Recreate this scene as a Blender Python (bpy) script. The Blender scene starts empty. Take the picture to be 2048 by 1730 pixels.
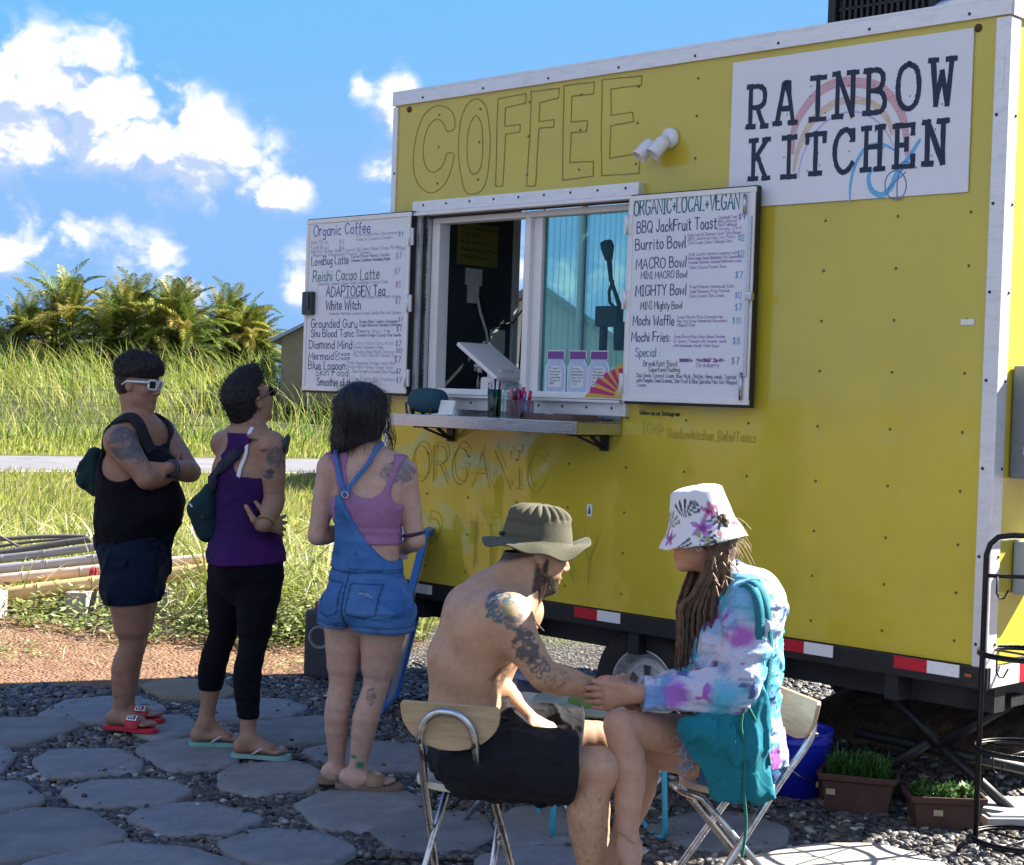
import bpy, bmesh, math, random
import numpy as np
from mathutils import Vector, Matrix, noise as mnoise

SC = bpy.context.scene
COL = SC.collection
R = math.radians
rng = np.random.default_rng(7)
random.seed(7)

# ------------------------------------------------------------------ camera
CAM_H = 1.58
LENS_F = 3300.0          # focal length in pixels of a 2048 wide frame
PITCH, ROLL = R(1.27), R(1.9)
cam_d = bpy.data.cameras.new('camera'); cam = bpy.data.objects.new('camera', cam_d); COL.objects.link(cam)
c_f = Vector((0, math.cos(PITCH), -math.sin(PITCH))); c_r0 = Vector((1, 0, 0)); c_u0 = Vector((0, math.sin(PITCH), math.cos(PITCH)))
c_r = c_r0*math.cos(ROLL) + c_u0*math.sin(ROLL); c_u = c_u0*math.cos(ROLL) - c_r0*math.sin(ROLL)
m = Matrix((c_r, c_u, -c_f)).transposed().to_4x4(); m.translation = Vector((0, 0, CAM_H))
cam.matrix_world = m
cam_d.sensor_width = 36; cam_d.lens = LENS_F/2048*36
cam_d.clip_start = 0.1; cam_d.clip_end = 3000
SC.camera = cam

# ------------------------------------------------------------------ sun, sky, exposure
SUN_EL, SUN_AZ = R(38), R(22)       # azimuth measured from +X towards +Y
sun_dir = Vector((math.cos(SUN_EL)*math.cos(SUN_AZ), math.cos(SUN_EL)*math.sin(SUN_AZ), math.sin(SUN_EL)))
sd = bpy.data.lights.new('sun', 'SUN'); sun = bpy.data.objects.new('sun', sd); COL.objects.link(sun)
sd.energy = 4.6; sd.angle = R(0.5); sd.color = (1.0, 0.93, 0.82)
sun.rotation_euler = sun_dir.to_track_quat('Z', 'Y').to_euler()
SC.view_settings.view_transform = 'Standard'; SC.view_settings.look = 'None'
SC.view_settings.exposure = 2.25; SC.view_settings.gamma = 1.0
SC.cycles.max_bounces = 8; SC.cycles.transparent_max_bounces = 12
SC.cycles.use_adaptive_sampling = True

def nd(nt, typ, **kw):
    n = nt.nodes.new(typ)
    for k, v in kw.items():
        if k.startswith('i_'):
            n.inputs[k[2:].replace('_', ' ')].default_value = v
        else:
            setattr(n, k, v)
    return n
def vmath(nt, op, a, b=None):
    n = nt.nodes.new('ShaderNodeVectorMath'); n.operation = op
    for i, x in enumerate((a, b)):
        if x is None: continue
        if isinstance(x, bpy.types.NodeSocket): nt.links.new(x, n.inputs[i])
        else: n.inputs[i].default_value = x
    return n
def fmath(nt, op, a, b=None, c=None, clamp=False):
    n = nt.nodes.new('ShaderNodeMath'); n.operation = op; n.use_clamp = clamp
    for i, x in enumerate((a, b, c)):
        if x is None: continue
        if isinstance(x, bpy.types.NodeSocket): nt.links.new(x, n.inputs[i])
        else: n.inputs[i].default_value = x
    return n.outputs[0]
def ramp(nt, fac, stops, interp='LINEAR'):
    n = nt.nodes.new('ShaderNodeValToRGB'); n.color_ramp.interpolation = interp
    el = n.color_ramp.elements
    while len(el) < len(stops): el.new(0.5)
    for e, (p, c) in zip(el, stops):
        e.position = p; e.color = (*c, 1) if len(c) == 3 else c
    if fac is not None: nt.links.new(fac, n.inputs[0])
    return n.outputs[0]
def mixc(nt, fac, a, b, typ='MIX'):
    n = nt.nodes.new('ShaderNodeMix'); n.data_type = 'RGBA'; n.blend_type = typ
    for i, x in ((0, fac), (6, a), (7, b)):
        if isinstance(x, bpy.types.NodeSocket): nt.links.new(x, n.inputs[i])
        elif i == 0: n.inputs[0].default_value = x
        else: n.inputs[i].default_value = (*x, 1) if len(x) == 3 else x
    return n.outputs[2]

W = bpy.data.worlds.new('World'); SC.world = W; W.use_nodes = True
nt = W.node_tree; nt.nodes.clear()
sky = nd(nt, 'ShaderNodeTexSky', sky_type='NISHITA', sun_disc=False)
sky.sun_elevation = SUN_EL
sky.sun_rotation = math.pi/2 - SUN_AZ
sky.air_density = 1.0; sky.dust_density = 0.3; sky.ozone_density = 2.5; sky.altitude = 50
hs = nd(nt, 'ShaderNodeMix', data_type='RGBA', blend_type='MULTIPLY'); hs.inputs[0].default_value = 1.0; nt.links.new(sky.outputs[0], hs.inputs[6]); hs.inputs[7].default_value = (0.38, 0.69, 1.10, 1)
cap = nd(nt, 'ShaderNodeMix', data_type='RGBA', blend_type='DARKEN'); cap.inputs[0].default_value = 1.0; nt.links.new(hs.outputs[2], cap.inputs[6]); cap.inputs[7].default_value = (1.2, 2.3, 4.15, 1)
tc = nd(nt, 'ShaderNodeTexCoord')
def cloud_density(vec):
    # big banks of cumulus low over the horizon: lobes at given directions, broken up by fractal noise
    tot = None
    lobes = []
    for (px, py, sx, sy, amp) in ((-80, 240, 190, 120, 1.0), (60, 240, 140, 115, 1.0), (195, 190, 95, 100, 1.0), (320, 280, 130, 92, 1.0), (450, 325, 110, 76, 1.0), (555, 370, 60, 44, .9),
             (772, 205, 42, 66, 1.15), (700, 160, 26, 34, .9), (765, 340, 55, 46, .95), (1130, 560, 170, 150, .72), (130, 470, 90, 38, .95), (20, 525, 95, 42, 1.0), (310, 520, 75, 54, .95), (390, 580, 100, 26, .7), (600, 540, 50, 60, .85),
             (2300, 300, 400, 120, 1.0), (-1800, 300, 700, 200, 1.0)):
        lobes.append(((px-1024)/3300, (760-py)/3300, sx/3300, sy/3300, amp))
    lobes += [(2.6, .45, .65, .32, 1.3), (-2.5, .42, .7, .32, 1.3), (-1.75, .55, .5, .26, 1.2)]   # unseen cloud banks added behind the camera as fill for the shaded sides
    sep = nd(nt, 'ShaderNodeSeparateXYZ'); nt.links.new(vec, sep.inputs[0])
    ax = fmath(nt, 'ARCTAN2', sep.outputs[0], sep.outputs[1]); el = sep.outputs[2]
    for (a, e, sa, se, amp) in lobes:
        dx = fmath(nt, 'MULTIPLY', fmath(nt, 'SUBTRACT', ax, a), 1/sa); dy = fmath(nt, 'MULTIPLY', fmath(nt, 'SUBTRACT', el, e), 1/se)
        r2 = fmath(nt, 'ADD', fmath(nt, 'MULTIPLY', dx, dx), fmath(nt, 'MULTIPLY', dy, dy))
        g = fmath(nt, 'MULTIPLY', fmath(nt, 'EXPONENT', fmath(nt, 'MULTIPLY', r2, -1.0)), amp)
        tot = g if tot is None else fmath(nt, 'ADD', tot, g)
    cmb = nd(nt, 'ShaderNodeCombineXYZ'); nt.links.new(ax, cmb.inputs[0]); nt.links.new(fmath(nt, 'MULTIPLY', el, 1.25), cmb.inputs[1]); uv = cmb.outputs[0]
    no = nd(nt, 'ShaderNodeTexNoise', noise_dimensions='2D', i_Scale=15.0, i_Detail=6.0, i_Roughness=0.6); nt.links.new(uv, no.inputs['Vector'])
    wv = vmath(nt, 'SCALE', vmath(nt, 'SUBTRACT', no.outputs['Color'], (.5, .5, .5)).outputs[0]); wv.inputs['Scale'].default_value = 0.05
    wp = vmath(nt, 'ADD', uv, wv.outputs[0]).outputs[0]
    nz_ = None
    for scl, amp, ft in ((26.0, .75, 'SMOOTH_F1'), (58.0, .42, 'F1'), (130.0, .20, 'F1')):     # rounded billows at three sizes
        vo = nd(nt, 'ShaderNodeTexVoronoi', voronoi_dimensions='2D', feature=ft, i_Scale=scl); nt.links.new(wp, vo.inputs['Vector'])
        if ft != 'F1': vo.inputs['Smoothness'].default_value = .35
        b_ = fmath(nt, 'MULTIPLY', fmath(nt, 'SUBTRACT', .40, vo.outputs['Distance']), amp*1.5); nz_ = b_ if nz_ is None else fmath(nt, 'ADD', nz_, b_)
    nz_ = fmath(nt, 'ADD', nz_, fmath(nt, 'MULTIPLY', fmath(nt, 'SUBTRACT', no.outputs['Fac'], 0.5), 1.5))
    return fmath(nt, 'ADD', fmath(nt, 'MINIMUM', tot, 1.15), fmath(nt, 'MULTIPLY', nz_, fmath(nt, 'MULTIPLY', tot, 1.4, clamp=True)))
gv = tc.outputs['Generated']
nrm = vmath(nt, 'NORMALIZE', gv).outputs[0]
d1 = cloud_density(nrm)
off = vmath(nt, 'ADD', nrm, (0.010, 0.0, 0.016)).outputs[0]
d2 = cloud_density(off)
mask = fmath(nt, 'SMOOTHSTEP', 0.0, 1.0, 0.0) if False else None
mr = nd(nt, 'ShaderNodeMapRange', interpolation_type='SMOOTHSTEP'); nt.links.new(d1, mr.inputs[0])
mr.inputs[1].default_value = 0.16; mr.inputs[2].default_value = 0.98
lit = nd(nt, 'ShaderNodeMapRange', interpolation_type='SMOOTHSTEP'); nt.links.new(fmath(nt, 'ADD', fmath(nt, 'SUBTRACT', d2, d1), fmath(nt, 'MULTIPLY', d2, .22)), lit.inputs[0])
lit.inputs[1].default_value = 0.62; lit.inputs[2].default_value = -0.12
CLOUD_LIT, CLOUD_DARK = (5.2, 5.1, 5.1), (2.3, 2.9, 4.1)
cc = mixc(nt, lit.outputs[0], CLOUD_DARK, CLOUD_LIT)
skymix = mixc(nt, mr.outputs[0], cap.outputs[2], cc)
W.cycles.sampling_method = 'MANUAL'; W.cycles.sample_map_resolution = 256
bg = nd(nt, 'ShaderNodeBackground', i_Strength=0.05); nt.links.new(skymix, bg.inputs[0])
wo = nd(nt, 'ShaderNodeOutputWorld'); nt.links.new(bg.outputs[0], wo.inputs[0])

# ------------------------------------------------------------------ helpers: materials
def mat(name, color=(0.5, 0.5, 0.5), rough=0.6, metal=0.0, spec=0.5, noise=0.0, nscale=8.0, bump=0.0, bscale=60.0, coat=0.0, trans=0.0, coords='Object', stretch=(1, 1, 1), dirt=None, dscale=3.0, sheen=0.0):
    """Principled material whose colour is broken up by two scales of noise, with a noise bump and optional stains of another colour"""
    m = bpy.data.materials.new(name); m.use_nodes = True
    t = m.node_tree; b = t.nodes['Principled BSDF']
    b.inputs['Roughness'].default_value = rough; b.inputs['Metallic'].default_value = metal
    b.inputs['Specular IOR Level'].default_value = spec; b.inputs['Coat Weight'].default_value = coat
    b.inputs['Transmission Weight'].default_value = trans; b.inputs['Sheen Weight'].default_value = sheen
    tc = nd(t, 'ShaderNodeTexCoord'); mp = nd(t, 'ShaderNodeMapping'); mp.inputs['Scale'].default_value = stretch
    t.links.new(tc.outputs[coords], mp.inputs[0]); v = mp.outputs[0]
    cur = None
    if noise > 0:
        n1 = nd(t, 'ShaderNodeTexNoise', i_Scale=nscale, i_Detail=6.0, i_Roughness=0.6); t.links.new(v, n1.inputs['Vector'])
        lo = tuple(max(0, c*(1-noise)) for c in color); hi = tuple(min(1, c*(1+noise)) for c in color)
        cur = ramp(t, n1.outputs['Fac'], [(0.3, lo), (0.7, hi)])
        rr = fmath(t, 'ADD', fmath(t, 'MULTIPLY', n1.outputs['Fac'], 0.25), rough-0.125, clamp=True)
        t.links.new(rr, b.inputs['Roughness'])
    if dirt is not None:
        n2 = nd(t, 'ShaderNodeTexNoise', i_Scale=dscale, i_Detail=8.0, i_Roughness=0.7); t.links.new(v, n2.inputs['Vector'])
        f = ramp(t, n2.outputs['Fac'], [(0.5, (0, 0, 0)), (0.72, (1, 1, 1))])
        cur = mixc(t, f, cur if cur is not None else color, dirt)
    if cur is None: b.inputs['Base Color'].default_value = (*color, 1)
    else: t.links.new(cur, b.inputs['Base Color'])
    if bump > 0:
        n3 = nd(t, 'ShaderNodeTexNoise', i_Scale=bscale, i_Detail=5.0); t.links.new(v, n3.inputs['Vector'])
        bp = nd(t, 'ShaderNodeBump', i_Strength=bump, i_Distance=0.01); t.links.new(n3.outputs['Fac'], bp.inputs['Height'])
        t.links.new(bp.outputs[0], b.inputs['Normal'])
    return m
def mat_attr(name, attr='col', rough=0.6, spec=0.4, bump=0.0, bscale=120.0, noise=0.0, nscale=60.0, translucent=0.0, sss=0.0, sheen=0.0, stretch=(1, 1, 1), wr=0.0):
    """material that takes its base colour from a per-vertex colour of the object's own pattern"""
    m = bpy.data.materials.new(name); m.use_nodes = True
    t = m.node_tree; b = t.nodes['Principled BSDF']; b.inputs['Roughness'].default_value = rough; b.inputs['Specular IOR Level'].default_value = spec
    b.inputs['Sheen Weight'].default_value = sheen
    a = nd(t, 'ShaderNodeAttribute', attribute_name=attr); c = a.outputs['Color']
    tc = nd(t, 'ShaderNodeTexCoord'); mp = nd(t, 'ShaderNodeMapping'); mp.inputs['Scale'].default_value = stretch; t.links.new(tc.outputs['Object'], mp.inputs[0])
    if noise > 0:
        n1 = nd(t, 'ShaderNodeTexNoise', i_Scale=nscale, i_Detail=5.0); t.links.new(mp.outputs[0], n1.inputs['Vector'])
        g = ramp(t, n1.outputs['Fac'], [(0.3, (1-noise,)*3), (0.7, (1+noise*0.6,)*3)])
        c = mixc(t, 1.0, c, g, 'MULTIPLY')
    t.links.new(c, b.inputs['Base Color'])
    if sss > 0:
        b.inputs['Subsurface Weight'].default_value = sss; b.inputs['Subsurface Radius'].default_value = (1.0, 0.35, 0.2); b.inputs['Subsurface Scale'].default_value = 0.008
    if bump > 0:
        n3 = nd(t, 'ShaderNodeTexNoise', i_Scale=bscale, i_Detail=4.0); t.links.new(mp.outputs[0], n3.inputs['Vector'])
        bp = nd(t, 'ShaderNodeBump', i_Strength=bump, i_Distance=0.004); t.links.new(n3.outputs['Fac'], bp.inputs['Height']); t.links.new(bp.outputs[0], b.inputs['Normal'])
        if wr > 0:   # creases: warped ridges at two sizes
            n4 = nd(t, 'ShaderNodeTexNoise', i_Scale=11.0, i_Detail=2.0, i_Distortion=.6); t.links.new(mp.outputs[0], n4.inputs['Vector'])
            rg = fmath(t, 'SUBTRACT', 1.0, fmath(t, 'MULTIPLY', fmath(t, 'ABSOLUTE', fmath(t, 'SUBTRACT', n4.outputs['Fac'], .5)), 2.6), clamp=True)
            b2 = nd(t, 'ShaderNodeBump', i_Strength=wr, i_Distance=0.02); t.links.new(rg, b2.inputs['Height']); t.links.new(bp.outputs[0], b2.inputs['Normal']); t.links.new(b2.outputs[0], b.inputs['Normal'])
    if translucent > 0:
        out = t.nodes['Material Output']; tr = nd(t, 'ShaderNodeBsdfTranslucent'); t.links.new(c, tr.inputs[0])
        mx = nd(t, 'ShaderNodeMixShader'); mx.inputs[0].default_value = translucent
        t.links.new(b.outputs[0], mx.inputs[1]); t.links.new(tr.outputs[0], mx.inputs[2]); t.links.new(mx.outputs[0], out.inputs[0])
    return m

# ------------------------------------------------------------------ helpers: meshes
def mesh_np(name, V, Fs, smooth=False, colors=None):
    """Fs: (n,3) or (n,4) int array"""
    me = bpy.data.meshes.new(name); V = np.asarray(V, np.float32); Fs = np.asarray(Fs, np.int32)
    me.vertices.add(len(V)); me.vertices.foreach_set('co', V.ravel())
    k = Fs.shape[1]; me.loops.add(Fs.size); me.polygons.add(len(Fs))
    me.loops.foreach_set('vertex_index', Fs.ravel()); me.polygons.foreach_set('loop_start', np.arange(0, Fs.size, k, dtype=np.int32))
    if smooth: me.polygons.foreach_set('use_smooth', np.ones(len(Fs), bool))
    me.update(calc_edges=True)
    if colors is not None:
        ca = me.color_attributes.new('col', 'FLOAT_COLOR', 'POINT')
        c4 = np.ones((len(V), 4), np.float32); c4[:, :3] = colors; ca.data.foreach_set('color', c4.ravel())
    return me
def link(name, me, material=None, parent=None, loc=None):
    o = bpy.data.objects.new(name, me); COL.objects.link(o)
    if material is not None:
        for mm in (material if isinstance(material, (list, tuple)) else [material]): me.materials.append(mm)
    if parent is not None: o.parent = parent
    if loc is not None: o.location = loc
    return o
def thing(name, label, cat, loc=(0, 0, 0), rotz=0.0, group=None):
    o = bpy.data.objects.new(name, None); COL.objects.link(o); o.empty_display_size = 0.1
    o.location = loc; o.rotation_euler = (0, 0, rotz); o['label'] = label; o['category'] = cat
    if group: o['group'] = group
    return o
def tag(o, label, cat, group=None, kind=None):
    o['label'] = label; o['category'] = cat
    if group: o['group'] = group
    if kind: o['kind'] = kind
    return o

class MB:
    """collects boxes, tubes, lathes and sheets into one mesh"""
    def __init__(s): s.v = []; s.f = []; s.sm = []
    def add(s, vs, fs, smooth=False):
        b = len(s.v); s.v += [tuple(map(float, p)) for p in vs]; s.f += [[i+b for i in f] for f in fs]; s.sm += [smooth]*len(fs); return s
    def box(s, c, d, rz=0.0, M=None, bev=0.0):
        hx, hy, hz = d[0]/2, d[1]/2, d[2]/2
        if bev > 0:
            bm = bmesh.new(); bmesh.ops.create_cube(bm, size=1.0); bmesh.ops.scale(bm, vec=d, verts=bm.verts)
            bmesh.ops.bevel(bm, geom=bm.edges[:]+bm.verts[:], offset=min(bev, hx*.9, hy*.9, hz*.9), segments=2, profile=0.7, affect='EDGES')
            vs = [v.co.copy() for v in bm.verts]; bm.verts.index_update(); fs = [[v.index for v in f.verts] for f in bm.faces]; bm.free()
        else:
            vs = [Vector((x, y, z)) for x in (-hx, hx) for y in (-hy, hy) for z in (-hz, hz)]
            fs = [(0, 1, 3, 2), (4, 6, 7, 5), (0, 4, 5, 1), (2, 3, 7, 6), (0, 2, 6, 4), (1, 5, 7, 3)]
        Rm = M if M is not None else Matrix.Rotation(rz, 3, 'Z')
        return s.add([Rm @ v + Vector(c) for v in vs], fs)
    def tube(s, pts, r, n=10, cap=True, closed=False, flat=1.0):
        pts = [Vector(p) for p in pts]; rs = r if isinstance(r, (list, tuple, np.ndarray)) else [r]*len(pts)
        N = len(pts); vs = []; fs = []
        up = None
        for i, p in enumerate(pts):
            if closed: t = (pts[(i+1) % N]-pts[i-1])
            else: t = pts[min(i+1, N-1)]-pts[max(i-1, 0)]
            if t.length < 1e-9: t = Vector((0, 0, 1))
            t.normalize()
            if up is None:
                a = Vector((0, 0, 1)) if abs(t.z) < 0.9 else Vector((1, 0, 0)); up = (a - t*a.dot(t)).normalized()
            else:
                up = up - t*up.dot(t)
                up = up.normalized() if up.length > 1e-6 else t.orthogonal().normalized()
            sd_ = t.cross(up)
            for k in range(n):
                a = 2*math.pi*k/n; vs.append(p + (up*math.cos(a)*flat + sd_*math.sin(a))*rs[i])
        for i in range(N if closed else N-1):
            for k in range(n):
                a = i*n+k; b = i*n+(k+1) % n; c = ((i+1) % N)*n+(k+1) % n; d = ((i+1) % N)*n+k
                fs.append((a, b, c, d))
        s.add(vs, fs, True)
        if cap and not closed:
            b = len(s.v)-len(vs); s.f.append([b+k for k in range(n)][::-1]); s.sm.append(False); s.f.append([b+(N-1)*n+k for k in range(n)]); s.sm.append(False)
        return s
    def lathe(s, prof, c=(0, 0, 0), n=28, M=None, cap=True):
        vs = []; fs = []; Mm = M or Matrix.Identity(3); c = Vector(c)
        for (r, z) in prof:
            for k in range(n):
                a = 2*math.pi*k/n; vs.append(Mm @ Vector((r*math.cos(a), r*math.sin(a), z)) + c)
        for i in range(len(prof)-1):
            for k in range(n): fs.append((i*n+k, i*n+(k+1) % n, (i+1)*n+(k+1) % n, (i+1)*n+k))
        s.add(vs, fs, True); b = len(s.v)-len(vs)
        if cap:
            s.f.append([b+k for k in range(n)][::-1]); s.sm.append(False); s.f.append([b+(len(prof)-1)*n+k for k in range(n)]); s.sm.append(False)
        return s
    def prism(s, poly, fn, h0, h1, smooth=False):
        """poly: 2D outline (CCW); fn(a, b, h) -> 3D point"""
        n = len(poly); vs = [fn(a, b, h0) for a, b in poly]+[fn(a, b, h1) for a, b in poly]
        fs = [list(range(n))[::-1], list(range(n, 2*n))]+[(i, (i+1) % n, n+(i+1) % n, n+i) for i in range(n)]
        return s.add(vs, fs, smooth)
    def build(s, name, material=None, parent=None, loc=None, bevel=0.0, auto=None):
        me = bpy.data.meshes.new(name); me.from_pydata(s.v, [], s.f); me.polygons.foreach_set('use_smooth', s.sm); me.update()
        bm = bmesh.new(); bm.from_mesh(me); bmesh.ops.recalc_face_normals(bm, faces=bm.faces[:]); bm.to_mesh(me); bm.free()
        o = link(name, me, material, parent, loc)
        if bevel > 0:
            md = o.modifiers.new('bevel', 'BEVEL'); md.width = bevel; md.segments = 2; md.limit_method = 'ANGLE'; md.angle_limit = R(50)
        return o

# ------------------------------------------------------------------ where a sight line meets a real plane (used to read sizes off the photo)
def sight(px, py): return c_f + c_r*((px-1024)/LENS_F) + c_u*((865-py)/LENS_F)
def at(px, py, d):
    v = sight(px, py); return Vector((0, 0, CAM_H)) + v*(d/v.y)
def on_ground(px, py, z=0.0):
    v = sight(px, py); return Vector((0, 0, CAM_H)) + v*((z-CAM_H)/v.z)
TH = R(-44.5); TL = 3.39; TB, TT = 0.64, 3.09
t_ex = Vector((math.cos(TH), math.sin(TH), 0)); t_ey = Vector((-math.sin(TH), math.cos(TH), 0))
_c = at(1970, 1334, 6.06); _c.z = 0
T_O = _c - t_ex*TL
def on_side(px, py, off=0.0):
    """photo point -> (along the trailer side, height) on the plane `off` metres behind the trailer's side"""
    v = sight(px, py); o = T_O + t_ey*off; C0 = Vector((0, 0, CAM_H)); t = (o-C0).dot(t_ey)/v.dot(t_ey); p = C0+v*t
    return (p-o).dot(t_ex), p.z
def tw(x, y, z): return T_O + t_ex*x + t_ey*y + Vector((0, 0, z))
# ------------------------------------------------------------------ ground, road, stepping stones, pebbles
def ground_material():
    m = bpy.data.materials.new('gravel_dirt_and_turf'); m.use_nodes = True; t = m.node_tree; b = t.nodes['Principled BSDF']; b.inputs['Roughness'].default_value = 0.95; b.inputs['Specular IOR Level'].default_value = 0.2
    tc = nd(t, 'ShaderNodeTexCoord'); v = tc.outputs['Object']; sp = nd(t, 'ShaderNodeSeparateXYZ'); t.links.new(v, sp.inputs[0]); x, y = sp.outputs[0], sp.outputs[1]
    def noise(s, d=6, r=.6):
        n = nd(t, 'ShaderNodeTexNoise', i_Scale=s, i_Detail=d, i_Roughness=r); t.links.new(v, n.inputs['Vector']); return n.outputs['Fac']
    wob = fmath(t, 'MULTIPLY', fmath(t, 'SUBTRACT', noise(1.3), .5), 1.6)
    def edge(val, a, w): 
        mr = nd(t, 'ShaderNodeMapRange', interpolation_type='SMOOTHSTEP'); t.links.new(fmath(t, 'ADD', val, wob), mr.inputs[0]); mr.inputs[1].default_value = a-w; mr.inputs[2].default_value = a+w; return mr.outputs[0]
    vo = nd(t, 'ShaderNodeTexVoronoi', i_Scale=48.0); t.links.new(v, vo.inputs['Vector'])
    vo2 = nd(t, 'ShaderNodeTexVoronoi', i_Scale=27.0, feature='F1'); t.links.new(v, vo2.inputs['Vector'])
    peb = ramp(t, vo.outputs['Distance'], [(0.0, (1, 1, 1)), (0.55, (.55, .55, .55)), (0.9, (.12, .12, .12))])
    pc = ramp(t, nd_sep(t, vo.outputs['Color']), [(0.0, (.055, .055, .062)), (.4, (.11, .105, .10)), (.7, (.17, .15, .13)), (1, (.32, .30, .28))])
    gravel = mixc(t, 1.0, pc, peb, 'MULTIPLY')
    dirt = ramp(t, noise(9, 10, .7), [(0.25, (.085, .045, .026)), (.5, (.21, .118, .070)), (.75, (.34, .22, .14))])
    straw = ramp(t, noise(60, 3), [(0.6, (0, 0, 0)), (.72, (1, 1, 1))]); dirt = mixc(t, fmath(t, 'MULTIPLY', straw, .45), dirt, (.42, .32, .19))
    turf = ramp(t, noise(2.4, 8, .7), [(.25, (.050, .060, .014)), (.5, (.11, .125, .028)), (.75, (.20, .18, .07))])
    far_left = fmath(t, 'MULTIPLY', edge(fmath(t, 'MULTIPLY', fmath(t, 'ADD', x, .25), -1.0), .55, .30), edge(fmath(t, 'ADD', y, fmath(t, 'MULTIPLY', x, -.55)), 9.66, .16))
    col = mixc(t, far_left, gravel, dirt)
    tm = edge(fmath(t, 'ADD', y, fmath(t, 'MULTIPLY', x, .10)), 11.0, .5)
    col = mixc(t, tm, col, turf)
    litter = edge(fmath(t, 'ADD', fmath(t, 'MULTIPLY', x, .7), fmath(t, 'MULTIPLY', y, .7)), 7.9, .3)
    lc = ramp(t, noise(34, 8, .75), [(.3, (.03, .022, .015)), (.52, (.16, .10, .065)), (.7, (.40, .33, .25))])
    right = fmath(t, 'MULTIPLY', litter, edge(x, 1.6, .5))
    col = mixc(t, right, col, lc)
    t.links.new(col, b.inputs['Base Color'])
    h = fmath(t, 'ADD', fmath(t, 'MULTIPLY', peb, .6), fmath(t, 'MULTIPLY', noise(20, 8), .6))
    bp = nd(t, 'ShaderNodeBump', i_Strength=1.0, i_Distance=0.03); t.links.new(h, bp.inputs['Height']); t.links.new(bp.outputs[0], b.inputs['Normal'])
    return m
def nd_sep(t, sock):
    s = nd(t, 'ShaderNodeSeparateColor'); t.links.new(sock, s.inputs[0]); return s.outputs[0]
gx_ = np.concatenate([[-900, -300, -60], np.arange(-14, 14.01, .5), [60, 300, 900]]); gy_ = np.concatenate([[-300, -60, -10], np.arange(0, 30.01, .5), [60, 200, 700, 2000]])
A_, B_ = np.meshgrid(gx_, gy_, indexing='ij'); n2 = len(gy_)
ii, jj = np.meshgrid(np.arange(len(gx_)-1), np.arange(n2-1), indexing='ij'); q = (ii*n2+jj).ravel()
g = link('ground', mesh_np('ground', np.stack([A_.ravel(), B_.ravel(), 0*A_.ravel()], -1), np.stack([q, q+n2, q+n2+1, q+1], -1)), ground_material())
tag(g, 'ground of dark gravel, brown dirt and turf under and around the yellow trailer', 'ground', kind='structure')
# road on a slant behind the field
rd = Vector((1, 0.56, 0)).normalized(); rn = Vector((-rd.y, rd.x, 0)); rp = Vector((-8.66, 27.9, 0.004))
def strip(name, a, b, z, m):
    P = [rp+rn*a-rd*300, rp+rn*a+rd*400, rp+rn*b+rd*400, rp+rn*b-rd*300]
    o = MB(); o.add([(p.x, p.y, z) for p in P], [(0, 1, 2, 3)]); return o.build(name, m)
road = strip('road', 0, 6.1, .006, mat('asphalt', (.15, .15, .165), rough=.85, noise=.2, nscale=1.5, bump=.4, bscale=40, dirt=(.22, .21, .20), dscale=.7)); tag(road, 'grey asphalt road running behind the field', 'road', kind='structure')
ln = strip('road_line', .18, .30, .011, mat('road_paint', (.62, .62, .60), rough=.7, noise=.2, nscale=3)); tag(ln, 'white edge line painted on the near side of the road', 'road line', kind='structure')

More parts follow.
